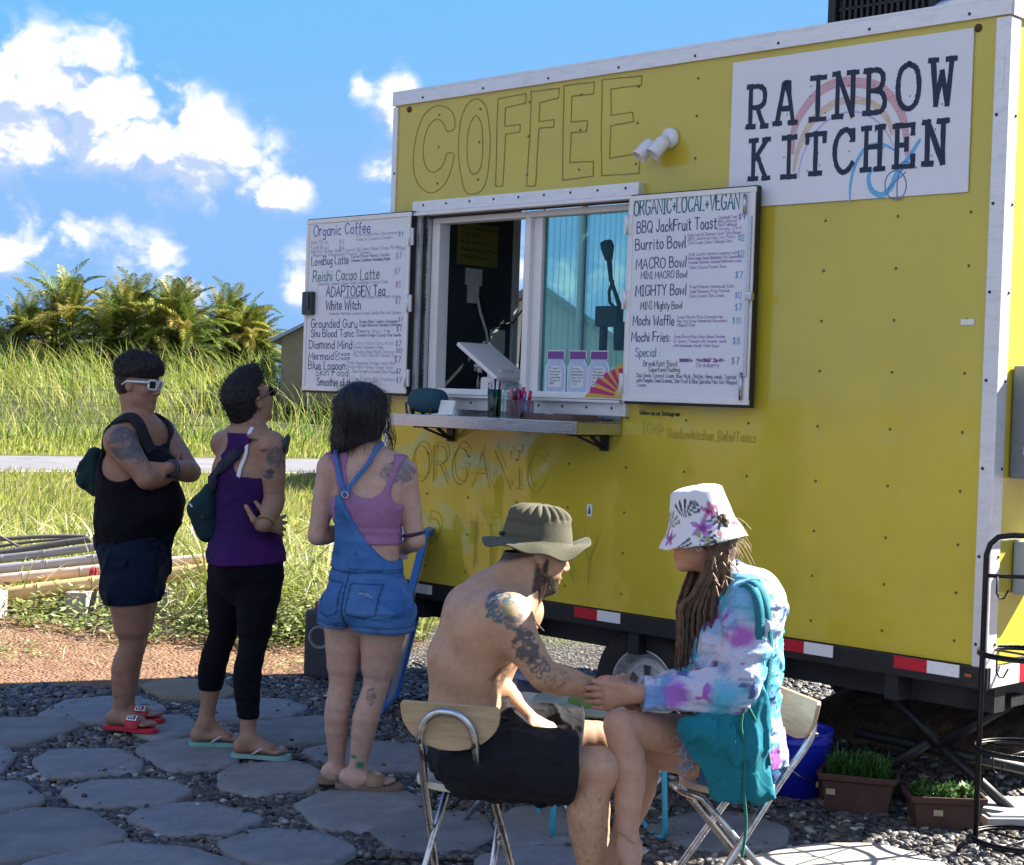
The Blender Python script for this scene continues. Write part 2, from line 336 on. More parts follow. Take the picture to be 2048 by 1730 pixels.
# stepping stones: outlines on the ground
Z2 = lambda L_: [(x*.393, 1050+y*.393) for x, y in L_]
Z5 = lambda L_: [(780+x*.451, 950+y*.451) for x, y in L_]
PAV = [
 (Z2([(195, 965), (330, 890), (540, 872), (700, 872), (840, 930), (690, 985), (430, 992)]), 'pale grey stepping stone behind the red slide sandal'),
 (Z2([(-330, 1010), (0, 985), (310, 970), (410, 1010), (160, 1100), (-200, 1110)]), 'long grey stepping stone at the left edge, level with the red slide'),
 (Z2([(-420, 1150), (-120, 1128), (30, 1130), (55, 1180), (0, 1245), (-330, 1260)]), 'grey stepping stone mostly cut off by the left edge, in the second row of stones'),
 (Z2([(180, 1190), (280, 1145), (600, 1135), (715, 1190), (700, 1250), (250, 1270)]), 'dull grey stepping stone in front of the red slide sandal'),
 (Z2([(-480, 1330), (-300, 1290), (110, 1300), (215, 1385), (0, 1445), (-350, 1455)]), 'blue grey stepping stone cut by the left edge, in the third row of stones'),
 (Z2([(330, 1345), (480, 1295), (860, 1295), (965, 1345), (850, 1400), (420, 1420)]), 'wide low stepping stone in the middle of the pebbles, front of the standing three'),
 (Z2([(700, 1130), (800, 1090), (1000, 1085), (1210, 1150), (1180, 1215), (860, 1240)]), 'stepping stone under the rear flip-flop, tan stain at its edge'),
 (Z2([(730, 810), (800, 785), (1100, 780), (1190, 840), (1100, 880), (830, 872)]), 'tan stepping stone farthest from the camera, behind the black leggings'),
 (Z2([(640, 985), (760, 970), (960, 968), (1010, 1040), (850, 1085), (700, 1060)]), 'stepping stone touching the toe of the red slide'),
 (Z2([(1090, 890), (1400, 880), (1550, 915), (1450, 975), (1110, 985), (1060, 940)]), 'grey stepping stone behind the front flip-flop, near the dark speaker cabinet'),
 (Z2([(1310, 1000), (1400, 985), (1640, 968), (1760, 1010), (1700, 1090), (1430, 1105), (1310, 1060)]), 'grey stepping stone left of the pink top woman, behind her bare legs'),
 (Z2([(1125, 1270), (1200, 1215), (1500, 1200), (1670, 1270), (1600, 1320), (1300, 1362), (1130, 1320)]), 'brown grey stepping stone under the front flip-flop'),
 (Z2([(660, 1485), (760, 1430), (1050, 1410), (1340, 1480), (1180, 1545), (860, 1562)]), 'rounded stepping stone with a dark leaf scrap, left of the woman in denim'),
 (Z2([(-380, 1530), (0, 1480), (150, 1440), (440, 1450), (630, 1570), (450, 1630), (0, 1690), (-350, 1680)]), 'large streaky stepping stone at the lower left edge'),
 (Z2([(60, 1770), (160, 1715), (420, 1650), (660, 1620), (950, 1640), (1200, 1715), (1150, 1830), (300, 1860)]), 'stepping stone with a long crack, cut by the bottom edge'),
 (Z2([(1130, 1600), (1350, 1540), (1620, 1560), (1800, 1640), (1700, 1700), (1450, 1730), (1200, 1680)]), 'dark speckled stepping stone left of the chair with the wooden back'),
 (Z2([(1565, 1145), (1640, 1120), (1820, 1128), (1850, 1180), (1700, 1200)]), 'small stone showing between the pink top woman and the flip-flops'),
 ([(597, 1608), (650, 1582), (800, 1580), (860, 1606), (800, 1640), (760, 1656), (650, 1652)], 'stepping stone under the tan slides of the woman in denim'),
 ([(612, 1500), (700, 1480), (850, 1488), (872, 1520), (830, 1536), (733, 1535), (640, 1515)], 'flat stepping stone behind the tan slides, beside the wooden chair seat'),
 ([(735, 1650), (800, 1620), (960, 1625), (985, 1668), (930, 1695), (790, 1692)], 'dark stepping stone between the legs of the nearer wooden chair'),
 ([(990, 1640), (1040, 1612), (1150, 1618), (1165, 1668), (1090, 1690), (1000, 1682)], 'dark stepping stone crossed by the teal table leg'),
 ([(960, 1712), (1060, 1690), (1200, 1694), (1230, 1740), (1150, 1775), (990, 1770)], 'dark stepping stone below the teal table leg, cut by the bottom edge'),
 ([(1295, 1650), (1380, 1625), (1480, 1622), (1575, 1655), (1560, 1688), (1400, 1695)], 'dark stepping stone under the teal bag of the seated woman'),
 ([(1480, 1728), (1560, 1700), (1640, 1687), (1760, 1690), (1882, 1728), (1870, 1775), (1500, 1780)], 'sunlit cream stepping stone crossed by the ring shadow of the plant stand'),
]
M_pav = [mat('paver_%d' % k, c, rough=.85, noise=.22, nscale=7, bump=.5, bscale=70, dirt=d_, dscale=5) for k, (c, d_) in enumerate([((.20, .21, .225), (.12, .125, .13)), ((.155, .16, .165), (.23, .225, .21)), ((.21, .215, .225), (.14, .14, .14))])]
M_pavt = mat('paver_tan', (.20, .165, .10), rough=.85, noise=.16, nscale=5, bump=.25, bscale=55, dirt=(.13, .12, .10), dscale=4)
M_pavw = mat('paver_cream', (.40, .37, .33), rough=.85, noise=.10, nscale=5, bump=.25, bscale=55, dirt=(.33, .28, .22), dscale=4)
PAV_POLY = []
ZP = 0.028
for k, (poly, lab) in enumerate(PAV):
    rr = random.Random(k); P = [Vector(on_ground(px, py, ZP)).to_2d() for px, py in poly]
    c = sum(P, Vector((0, 0)))/len(P)
    for _ in range(3): P = [p for a, b in zip(P, P[1:]+P[:1]) for p in (a*.88+b*.12, a*.12+b*.88)]
    P = [p+(p-c).normalized()*(mnoise.noise(Vector((p.x*9, p.y*9, k)))*.014+mnoise.noise(Vector((p.x*30, p.y*30, k)))*.007) for p in P]
    P = [c+(p-c)*1.10 for p in P]; PAV_POLY.append(np.array([(p.x, p.y) for p in P])); n = len(P); mb = MB(); rings = [(1.0, 0.002), (1.0, ZP-.014), (.985, ZP-.005), (.955, ZP), (.7, ZP+.0015), (.4, ZP-.001)]
    tilt = Vector((rr.uniform(-.01, .01), rr.uniform(-.006, .006)))
    vs = []
    for s, z in rings:
        for p in P:
            w = c+(p-c)*s; zz = z+(w-c).dot(tilt)*(z > .01)+mnoise.noise(Vector((w.x*6, w.y*6, 5+k)))*.0025*(s < .99); vs.append((w.x-c.x, w.y-c.y, zz))
    fs = [(r_*n+i, r_*n+(i+1) % n, (r_+1)*n+(i+1) % n, (r_+1)*n+i) for r_ in range(len(rings)-1) for i in range(n)]+[list(range((len(rings)-1)*n, len(rings)*n))]
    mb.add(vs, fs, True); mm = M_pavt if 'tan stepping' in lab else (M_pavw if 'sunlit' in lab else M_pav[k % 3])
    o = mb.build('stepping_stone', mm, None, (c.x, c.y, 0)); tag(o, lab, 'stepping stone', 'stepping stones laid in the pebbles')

# loose pebbles: one scatter, each pebble a lumpy low ball with its own size, turn and tone
def in_poly(px, py, poly):
    ins = np.zeros(len(px), bool); n = len(poly)
    for i in range(n):
        (x0, y0), (x1, y1) = poly[i], poly[(i+1) % n]
        c_ = ((y0 > py) != (y1 > py)) & (px < (x1-x0)*(py-y0)/(y1-y0+1e-12)+x0); ins ^= c_
    return ins
bm = bmesh.new(); bmesh.ops.create_icosphere(bm, subdivisions=2, radius=1.0); bm.verts.index_update()
ico_v = np.array([v.co[:] for v in bm.verts]); ico_f = np.array([[v.index for v in f.verts] for f in bm.faces]); bm.free()
NP_ = 38000
def pebbles(n, x0, x1, y0, y1, smin, smax, seed, keep=None):
    r = np.random.default_rng(seed); X = r.uniform(x0, x1, n*2); Y = y0+(y1-y0)*r.uniform(0, 1, n*2)**1.25
    ok = (np.abs(X) < .325*Y+.25)
    for p in PAV_POLY: ok &= ~in_poly(X, Y, p)
    if keep is not None: ok &= keep(X, Y)
    X, Y = X[ok][:n], Y[ok][:n]; S = smin+(smax-smin)*r.uniform(0, 1, len(X))**2.2
    return X, Y, S
Xa, Ya, Sa = pebbles(NP_, -3.2, 2.6, 5.55, 9.6, .0075, .019, 3, lambda X, Y: ~((X < -.8) & (Y-.55*X > 9.72+.12*np.sin(X*7))))
# a few stray ones kicked up on to the stones
r_ = np.random.default_rng(8); Xs, Ys = r_.uniform(-2.9, 1.6, 2600), r_.uniform(5.6, 8.6, 2600); on_ = np.zeros(len(Xs), bool)
for p in PAV_POLY: on_ |= in_poly(Xs, Ys, p.mean(0)+(p-p.mean(0))*.93) & ~in_poly(Xs, Ys, p.mean(0)+(p-p.mean(0))*r_.uniform(.55, .9))
Xs, Ys = Xs[on_][:120], Ys[on_][:120]; Ss = .003+.009*r_.uniform(0, 1, len(Xs))**3; nA = len(Xa); Xa, Ya, Sa = np.append(Xa, Xs), np.append(Ya, Ys), np.append(Sa, Ss)
npb = len(Xa)
me = bpy.data.meshes.new('pebbles'); me.vertices.add(npb); Za = .004+Sa*.25; Za[nA:] = ZP+Sa[nA:]*.5
me.vertices.foreach_set('co', np.stack([Xa, Ya, Za], -1).astype(np.float32).ravel())
for nm, typ, arr in (('p_scale', 'FLOAT_VECTOR', np.stack([Sa*rng.uniform(.9, 1.5, npb), Sa*rng.uniform(.8, 1.1, npb), Sa*rng.uniform(.5, .8, npb)], -1)), ('p_rot', 'FLOAT_VECTOR', np.stack([rng.uniform(-.35, .35, npb), rng.uniform(-.35, .35, npb), rng.uniform(0, 6.28, npb)], -1)), ('tone', 'FLOAT', rng.uniform(0, 1, npb))):
    a = me.attributes.new(nm, typ, 'POINT'); a.data.foreach_set('vector' if typ == 'FLOAT_VECTOR' else 'value', arr.astype(np.float32).ravel())
M_peb = bpy.data.materials.new('river_pebble'); M_peb.use_nodes = True; t = M_peb.node_tree
at_ = nd(t, 'ShaderNodeAttribute', attribute_name='tone', attribute_type='INSTANCER'); b_ = t.nodes['Principled BSDF']; b_.inputs['Roughness'].default_value = .55
tcn = nd(t, 'ShaderNodeTexCoord'); nn = nd(t, 'ShaderNodeTexNoise', i_Scale=1.7, i_Detail=4.0); t.links.new(tcn.outputs['Object'], nn.inputs['Vector'])
cr = ramp(t, at_.outputs['Fac'], [(0, (.020, .022, .028)), (.35, (.050, .053, .060)), (.6, (.075, .070, .062)), (.78, (.13, .10, .07)), (.93, (.19, .18, .165)), (1, (.45, .45, .44))])
t.links.new(mixc(t, .5, cr, ramp(t, nn.outputs['Fac'], [(.3, (.6, .6, .6)), (.7, (1.2, 1.2, 1.2))]), 'MULTIPLY'), b_.inputs['Base Color'])
peb = link('pebbles', me, M_peb); tag(peb, 'loose rounded river pebbles between the stepping stones', 'pebbles', kind='stuff')
ng = bpy.data.node_groups.new('pebble_scatter', 'GeometryNodeTree')
ng.interface.new_socket('Geometry', in_out='INPUT', socket_type='NodeSocketGeometry'); ng.interface.new_socket('Geometry', in_out='OUTPUT', socket_type='NodeSocketGeometry')
gi, go = ng.nodes.new('NodeGroupInput'), ng.nodes.new('NodeGroupOutput'); ic = ng.nodes.new('GeometryNodeMeshIcoSphere'); ic.inputs['Radius'].default_value = 1.0; ic.inputs['Subdivisions'].default_value = 3
sp_ = ng.nodes.new('GeometryNodeSetPosition'); nz = ng.nodes.new('ShaderNodeTexNoise'); nz.inputs['Scale'].default_value = .9; nz.inputs['Detail'].default_value = 1.0
vm = ng.nodes.new('ShaderNodeVectorMath'); vm.operation = 'SUBTRACT'; vm.inputs[1].default_value = (.5, .5, .5); vs_ = ng.nodes.new('ShaderNodeVectorMath'); vs_.operation = 'SCALE'; vs_.inputs['Scale'].default_value = .9
ng.links.new(nz.outputs['Color'], vm.inputs[0]); ng.links.new(vm.outputs[0], vs_.inputs[0]); ng.links.new(vs_.outputs[0], sp_.inputs['Offset']); ng.links.new(ic.outputs['Mesh'], sp_.inputs['Geometry'])
ss_ = ng.nodes.new('GeometryNodeSetShadeSmooth'); ng.links.new(sp_.outputs[0], ss_.inputs[0])
sm_ = ng.nodes.new('GeometryNodeSetMaterial'); sm_.inputs['Material'].default_value = M_peb; ng.links.new(ss_.outputs[0], sm_.inputs['Geometry'])
ip = ng.nodes.new('GeometryNodeInstanceOnPoints'); ng.links.new(gi.outputs[0], ip.inputs['Points']); ng.links.new(sm_.outputs[0], ip.inputs['Instance'])
def named(nm):
    n = ng.nodes.new('GeometryNodeInputNamedAttribute'); n.data_type = 'FLOAT_VECTOR'; n.inputs['Name'].default_value = nm; return n.outputs['Attribute']
er = ng.nodes.new('FunctionNodeEulerToRotation'); ng.links.new(named('p_rot'), er.inputs[0]); ng.links.new(er.outputs[0], ip.inputs['Rotation']); ng.links.new(named('p_scale'), ip.inputs['Scale'])
ng.links.new(ip.outputs[0], go.inputs[0])
md = peb.modifiers.new('scatter', 'NODES'); md.node_group = ng

# low mound of dark soil behind the trailer, seen under it
mx = np.linspace(-2.6, 5.5, 90); my = np.linspace(0, 1, 16); V_, F_ = [], []
for i, a in enumerate(mx):
    for j, b in enumerate(my):
        on = 1/(1+math.exp(-(a-1.75)/.12)); pr = math.sin(math.pi*min(1, b*1.02))**.55 if b < 1 else 0; w = tw(a, 1.05+b*2.2, 0); n_ = mnoise.noise(Vector((a*3, b*5, 1)))*.5+mnoise.noise(Vector((a*9, b*14, 4)))*.25
        V_.append((w.x, w.y, -.02+on*pr*(.40+.16*n_)))
F_ = [(i*16+j, (i+1)*16+j, (i+1)*16+j+1, i*16+j+1) for i in range(89) for j in range(15)]
o = link('soil_mound', mesh_np('soil_mound', V_, F_, smooth=True), mat('dark_soil', (.085, .055, .036), rough=.95, noise=.6, nscale=9, bump=1.0, bscale=30, dirt=(.22, .16, .10), dscale=12)); tag(o, 'low mound of dark soil behind the trailer', 'mound', kind='structure')
# ------------------------------------------------------------------ hand lettering: a stroke alphabet (cap height 10, x-height 6)
GL = {
'A': (7.6, "0 0,3.8 10,7.6 0;1.6 3.8,6 3.8"), 'B': (6.4, "0 0,0 10;~0 10,4 9.8,5.2 7.8,4 5.7,0 5.2;~0 5.2,4.8 5,6.3 2.7,4.8 .3,0 0"),
'C': (7, "~6.6 8.2,5 9.8,2.8 9.8,.8 7.8,0 5,.8 2,2.8 .2,5 .3,6.8 2"), 'D': (7, "0 0,0 10;~0 10,3.6 9.6,6.2 7.8,6.9 5,6.2 2.2,3.6 .4,0 0"),
'E': (6, "6 10,0 10,0 0,6 0;0 5.2,4.6 5.2"), 'F': (6, "6 10,0 10,0 0;0 5.2,4.6 5.2"),
'G': (7.4, "~6.8 8.2,5 9.8,2.8 9.8,.8 7.8,0 5,.8 2,2.8 .2,5 .3,6.9 2;6.9 2,7 4.6,4.2 4.6"), 'H': (7, "0 0,0 10;7 0,7 10;0 5,7 5"),
'I': (3.4, "1.7 0,1.7 10;.2 10,3.2 10;.2 0,3.2 0"), 'J': (5.4, "~4.6 10,4.6 3,3.6 .6,1.8 0,.3 1.8"), 'K': (6.6, "0 0,0 10;6 10,.2 4.4;2.2 6,6.6 0"), 'L': (5.6, "0 10,0 0,5.6 0"),
'M': (8.6, "0 0,.8 10,4.3 3,7.8 10,8.6 0"), 'N': (7, "0 0,0 10,7 0,7 10"), 'O': (7.6, "~3.8 10,1.2 8.8,0 5,1.2 1.2,3.8 0,6.4 1.2,7.6 5,6.4 8.8,3.8 10"),
'P': (6.4, "0 0,0 10;~0 10,4.4 9.8,6.2 7.6,4.6 5,0 4.6"), 'Q': (7.6, "~3.8 10,1.2 8.8,0 5,1.2 1.2,3.8 0,6.4 1.2,7.6 5,6.4 8.8,3.8 10;4.6 2.6,7.6 -.8"),
'R': (6.8, "0 0,0 10;~0 10,4.4 9.8,6 7.7,4.6 5.3,0 4.9;2.8 5,6.8 0"), 'S': (6.2, "~5.8 8.4,4.2 9.9,1.8 9.7,.4 8,1.4 6,4.4 4.6,6 2.6,4.6 .3,2 0,.1 1.8"),
'T': (7, "0 10,7 10;3.5 10,3.5 0"), 'U': (7, "~0 10,0 3.4,1.4 .5,3.5 0,5.6 .5,7 3.4,7 10"), 'V': (7, "0 10,3.5 0,7 10"), 'W': (9.6, "0 10,2.4 0,4.8 8,7.2 0,9.6 10"),
'X': (6.6, "0 0,6.6 10;0 10,6.6 0"), 'Y': (6.6, "0 10,3.3 5,6.6 10;3.3 5,3.3 0"), 'Z': (6.6, "0 10,6.6 10,0 0,6.6 0"),
'a': (4.8, "~4.4 5,2.4 6,.4 4.6,.3 1.6,2.2 0,4.2 1.4;4.4 6,4.4 .8,5 0"), 'b': (4.8, "0 10,0 0;~0 4.4,2.4 6,4.6 4.4,4.6 1.6,2.4 0,0 1.4"), 'c': (4.4, "~4.2 4.8,2.6 6,.6 4.8,.2 2.4,1.4 .3,3 .1,4.3 1.2"),
'd': (4.8, "4.6 10,4.6 0;~4.6 4.6,2.4 6,.3 4.4,.3 1.6,2.2 0,4.6 1.4"), 'e': (4.6, "~.3 3,4.3 3.2,3.8 5.4,2.2 6,.5 4.6,.2 2.2,1.6 .2,3.4 .2,4.4 1.4"), 'f': (3.6, "~3.6 9.2,2.6 10,1.6 8.8,1.5 5,1.5 0;0 5.6,3.4 5.6"),
'g': (4.8, "~4.4 5,2.4 6,.4 4.6,.4 2,2.2 .6,4.2 1.8;~4.5 6,4.5 0,4 -2.4,2.2 -3.2,.4 -2.2"), 'h': (4.6, "0 10,0 0;~0 4,1.6 5.8,3.6 5.8,4.4 4.2,4.4 0"), 'i': (1.4, ".6 6,.6 0;.6 8.2,.7 8.6"),
'j': (2.4, "~1.8 6,1.8 -1.6,.9 -3,-.4 -2.4;1.8 8.2,1.9 8.6"), 'k': (4.4, "0 10,0 0;4 6,.2 2.6;1.4 3.6,4.4 0"), 'l': (1.2, ".6 10,.6 0"), 'm': (7.4, "0 6,0 0;~0 4.4,1.6 6,3.2 5.4,3.6 0;~3.6 4.4,5.2 6,6.8 5.4,7.2 0"),
'n': (4.6, "0 6,0 0;~0 4.2,1.8 6,3.8 5.4,4.4 0"), 'o': (4.8, "~2.4 6,.6 5,.1 3,.6 1,2.4 0,4.2 1,4.7 3,4.2 5,2.4 6"), 'p': (4.8, "0 6,0 -3.2;~0 4.4,2.4 6,4.6 4.4,4.6 1.6,2.4 0,0 1.4"),
'q': (4.8, "4.6 6,4.6 -3.2;~4.6 4.6,2.4 6,.3 4.4,.3 1.6,2.2 0,4.6 1.4"), 'r': (3.4, "0 6,0 0;~0 3.8,1.4 5.8,3.2 5.6"), 's': (4, "~3.8 5,2 6,.4 4.8,1.4 3.4,3.4 2.4,3.4 .8,1.8 0,.1 .9"), 't': (3.4, "~1.6 8.6,1.6 1.6,2.4 .1,3.6 .6;0 6,3.4 6"),
'u': (4.6, "~0 6,.2 1.8,1.6 .1,3.4 .6,4.4 2.6;4.4 6,4.4 0"), 'v': (4.4, "0 6,2.2 0,4.4 6"), 'w': (6.6, "0 6,1.7 0,3.3 5,4.9 0,6.6 6"), 'x': (4.2, "0 0,4.2 6;0 6,4.2 0"), 'y': (4.6, "0 6,2.2 .6;4.6 6,1.2 -3.2"), 'z': (4.2, "0 6,4.2 6,0 0,4.2 0"),
'0': (5.6, "~2.8 10,.6 8,0 5,.6 2,2.8 0,5 2,5.6 5,5 8,2.8 10"), '1': (2.6, ".2 8,1.8 10,1.8 0"), '2': (5.6, "~.4 8,2.4 10,5 8.8,4.8 6,.2 0;.2 0,5.8 0"), '3': (5.4, "~.4 9,2.8 10,5 8.2,2.2 5.4;~2.2 5.4,5.2 4,4.8 1,2.2 0,.1 1.4"),
'4': (5.6, "4.4 0,4.4 10,0 3.4,5.8 3.4"), '5': (5.4, "5 10,.8 10,.5 5.8;~.5 5.8,3.2 6.2,5.2 4,4.4 .8,2 0,.1 1"), '6': (5.4, "~4.6 10,1.4 7,.2 3,1.4 .3,4 .3,5.2 2.8,3.6 5.2,.6 3.6"), '7': (5.4, "0 10,5.4 10,1.8 0"),
'8': (5.4, "~2.7 5.4,.6 7.4,2.7 10,4.8 7.4,2.7 5.4,.1 2.6,2.7 0,5.3 2.6,2.7 5.4"), '9': (5.4, "~5 6.4,2.6 4.8,.4 7,2.2 9.8,4.8 8.8,5 5,3.6 0"), '$': (5.4, "~5 7.8,2.8 8.8,.6 7.2,2.6 5.2,5 3.4,3 1.2,.2 2.2;2.8 10.4,2.8 -.8"),
'.': (1.4, ".5 0,.7 .4"), ',': (1.4, ".8 .6,.2 -1.6"), ':': (1.4, ".6 .6,.7 1.1;.6 4.6,.7 5.1"), '-': (3.6, ".3 3.6,3.3 3.6"), '_': (5.4, "0 -.6,5.4 -.6"), '@': (9, "~6.4 3.4,4.6 2.4,3 4,3.6 6,5.6 6.2,6.2 4.4,6.6 2.8,8.4 3.6,8.6 6.2,6.6 9,3.4 9,.6 6.4,.6 2.6,3 0,6.4 .2"),
'&': (6.4, "~6.4 0,1.4 7.4,2.4 9.8,4.2 8.6,1 3.4,.6 1.2,2.6 0,6 3.6"), "'": (1.2, ".6 10,.4 8"), '+': (4.4, "0 4,4.4 4;2.2 1.8,2.2 6.2"), 'o.': (2, "~1 2.4,.2 1.6,1 .8,1.8 1.6,1 2.4"), '/': (4, "0 -1,4 10.6"),
}
def catmull(P, k=5, closed=False):
    P = [np.array(p, float) for p in P]; out = []
    n = len(P)
    for i in range(n if closed else n-1):
        if closed: a, b, c, d = P[i-1], P[i], P[(i+1) % n], P[(i+2) % n]
        else: a, b, c, d = P[max(i-1, 0)], P[i], P[i+1], P[min(i+2, n-1)]
        for j in range(k):
            t = j/k; out.append(0.5*((2*b)+(c-a)*t+(2*a-5*b+4*c-d)*t*t+(3*b-a-3*c+d)*t**3))
    if not closed: out.append(P[-1])
    return out
def glyph_strokes(ch):
    w, s = GL[ch]; res = []
    for st in s.split(';'):
        sm = st.startswith('~'); pts = [tuple(map(float, q.split())) for q in st.lstrip('~').split(',')]
        res.append(catmull(pts, 4) if sm else [np.array(p) for p in pts])
    return w, res
class Lettering:
    """flat marker strokes on a plane given by fn(x, z, lift) -> point"""
    def __init__(s, fn, seed=1): s.fn = fn; s.mb = MB(); s.k = 0; s.r = random.Random(seed)
    def stroke(s, pts, w, jit=0.0):
        pts = [np.array(p, float) for p in pts]
        if len(pts) < 2: return
        s.k += 1; lift = 0.0006 + 0.000004*(s.k % 150); L = []; Rr = []; n = len(pts)
        for i, p in enumerate(pts):
            d = pts[min(i+1, n-1)]-pts[max(i-1, 0)]; d = d/(np.linalg.norm(d)+1e-12); q = np.array([-d[1], d[0]])
            k = 1.0
            if 0 < i < n-1:
                e = pts[i]-pts[i-1]; e = e/(np.linalg.norm(e)+1e-12); k = 1/max(0.5, abs(d @ e))
            ww = w*k*(1+s.r.uniform(-jit, jit))/2
            e0 = -d*w*.35 if i == 0 else (d*w*.35 if i == n-1 else 0)
            L.append(p+q*ww+e0); Rr.append(p-q*ww+e0)
        vs = [s.fn(a[0], a[1], lift) for a in L]+[s.fn(a[0], a[1], lift) for a in Rr]
        s.mb.add(vs, [(i, n+i, n+i+1, i+1) for i in range(n-1)])
    def text(s, txt, x, z, h, w=None, width=None, slant=0.0, rise=0.0, wob=0.03, lw=0.11, gap=2.0):
        """h = cap height; width = total width to fit"""
        tot = 0
        for ch in txt: tot += (4.2 if ch == ' ' else GL.get(ch, GL['o'])[0]+gap)
        sx = h/10 if width is None else width/max(tot-gap, 1)
        sy = h/10; cx = 0; lw = lw*h if w is None else w
        for ch in txt:
            if ch == ' ': cx += 4.2; continue
            wd, sts = glyph_strokes(ch if ch in GL else 'o'); dz = s.r.uniform(-wob, wob)*h; sc = 1+s.r.uniform(-wob, wob)*1.5; rt = s.r.uniform(-wob, wob)*1.5
            for st in sts:
                P = [(x+(cx+p[0]+slant*p[1]+rt*p[1])*sx, z+dz+(cx*sx)*rise+p[1]*sy*sc) for p in st]
                s.stroke(P, lw, 0.12)
            cx += wd+gap
        return cx*sx
    def build(s, name, material, parent):
        return s.mb.build(name, material, parent)
# ------------------------------------------------------------------ the food trailer
M_yel = mat('yellow_paint', (0.57, 0.465, 0.042), rough=0.15, spec=0.6, noise=0.04, nscale=2.5, coat=0.25, bump=0.02, bscale=9, dirt=(0.52, 0.42, 0.045), dscale=2.2)
M_alu = mat('white_aluminium', (0.72, 0.72, 0.74), rough=0.36, metal=0.35, noise=0.04, nscale=20, bump=0.03, bscale=90, stretch=(1, 1, 4), dirt=(0.60, 0.59, 0.58), dscale=9)
M_steel = mat('brushed_steel', (0.50, 0.51, 0.53), rough=0.26, metal=1.0, noise=0.12, nscale=12, stretch=(1, 20, 20), bump=0.05, bscale=30)
M_chassis = mat('black_chassis', (0.008, 0.010, 0.014), rough=0.55, noise=0.3, nscale=14, dirt=(0.022, 0.018, 0.016), dscale=6, bump=0.1)
M_vinyl = mat('white_vinyl', (0.74, 0.74, 0.74), rough=0.4, noise=0.04, nscale=20)
M_black = mat('black_rubber', (0.012, 0.012, 0.014), rough=0.55, noise=0.2, nscale=30)
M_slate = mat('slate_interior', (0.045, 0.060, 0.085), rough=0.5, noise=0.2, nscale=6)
M_floor = mat('trailer_floor_ply', (0.12, 0.10, 0.08), rough=0.7, noise=0.2)
M_rivet = mat('rivet_steel', (0.05, 0.05, 0.05), rough=0.5, metal=0.6)
M_rust = mat('rusty_screw', (0.10, 0.035, 0.02), rough=0.7, noise=0.4, nscale=200)
M_board = mat('whiteboard', (0.70, 0.72, 0.78), rough=0.22, spec=0.5, noise=0.03, nscale=5)
M_red = mat('red_reflector', (0.50, 0.012, 0.03), rough=0.3, noise=0.12, nscale=120, bump=0.1, bscale=500)
M_refw = mat('white_reflector', (0.78, 0.80, 0.84), rough=0.3, noise=0.06, nscale=120, bump=0.1, bscale=500)
M_pencil = mat('pencil_line', (0.235, 0.19, 0.035), rough=0.7)
M_pencil2 = mat('faint_marker_line', (0.42, 0.34, 0.04), rough=0.7)
M_grey = mat('grey_box_paint', (0.17, 0.19, 0.21), rough=0.45, noise=0.08, nscale=14)
M_lightw = mat('white_lamp_plastic', (0.72, 0.72, 0.73), rough=0.35, noise=0.03)
M_tyre = mat('tyre_rubber', (0.018, 0.018, 0.02), rough=0.8, noise=0.3, nscale=25, bump=0.2, bscale=80)
M_rim = mat('painted_steel_rim', (0.50, 0.53, 0.56), rough=0.35, metal=0.4, noise=0.12, nscale=18, dirt=(0.16, 0.13, 0.11), dscale=12)
def glass_mat(name, tint, refl=0.12, rough=0.02):
    m = bpy.data.materials.new(name); m.use_nodes = True; t = m.node_tree; t.nodes.clear()
    o = nd(t, 'ShaderNodeOutputMaterial'); tr = nd(t, 'ShaderNodeBsdfTransparent'); tr.inputs[0].default_value = (*tint, 1)
    gl = nd(t, 'ShaderNodeBsdfGlossy'); gl.inputs['Roughness'].default_value = rough
    fr = nd(t, 'ShaderNodeLayerWeight'); fr.inputs[0].default_value = .5
    f = fmath(t, 'ADD', fmath(t, 'MULTIPLY', fmath(t, 'POWER', fr.outputs['Facing'], 4.0), .5), refl*.5, clamp=True)
    mx = nd(t, 'ShaderNodeMixShader'); t.links.new(f, mx.inputs[0]); t.links.new(tr.outputs[0], mx.inputs[1]); t.links.new(gl.outputs[0], mx.inputs[2]); t.links.new(mx.outputs[0], o.inputs[0]); return m
M_pane = glass_mat('teal_glass', (0.62, 0.87, 0.88), 0.06)

TW = 2.10
WX0, WX1, WZ0, WZ1 = 0.25, 1.605, 1.575, 2.475
trailer = thing('food_trailer', 'yellow food trailer with a serving window, silver corner trim and COFFEE drawn on its side', 'food trailer', T_O, TH)

# side skin: buckled sheet under the counter, a flat sheet elsewhere; the serving window is cut out of it
def dents(x, z):
    lo = 1/(1+np.exp((x-1.20)/0.07)) * 1/(1+np.exp((z-1.36)/0.03)) * (1/(1+np.exp(-(z-0.70)/0.03)))
    d = 0.0065*np.sin(x*11.0+1.4*np.sin(z*7.0))*np.cos(z*8.5+1.1*np.sin(x*9)) + 0.0035*np.sin(x*24+2*np.sin(z*13))*np.sin(z*19+1.3)
    for (a, b, c, e, h, ang) in ((0.60, 1.05, 0.05, 0.28, 0.008, 0.25), (0.85, 0.95, 0.03, 0.30, 0.010, -0.05), (0.33, 1.10, 0.10, 0.06, -0.007, 0.6), (0.72, 1.28, 0.16, 0.035, 0.007, -0.25), (0.5, 0.84, 0.06, 0.16, -0.008, 0.1), (1.02, 1.20, 0.06, 0.16, -0.009, 0.1)):
        X = (x-a)*math.cos(ang)+(z-b)*math.sin(ang); Z = -(x-a)*math.sin(ang)+(z-b)*math.cos(ang); d = d+h*np.exp(-(X/c)**2-(Z/e)**2)
    far = 0.0011*np.sin(x*3.1+0.7*np.sin(z*2.2))*np.sin(z*2.7+0.5) + 0.0005*np.sin(x*9+z*4)
    return d*lo + far
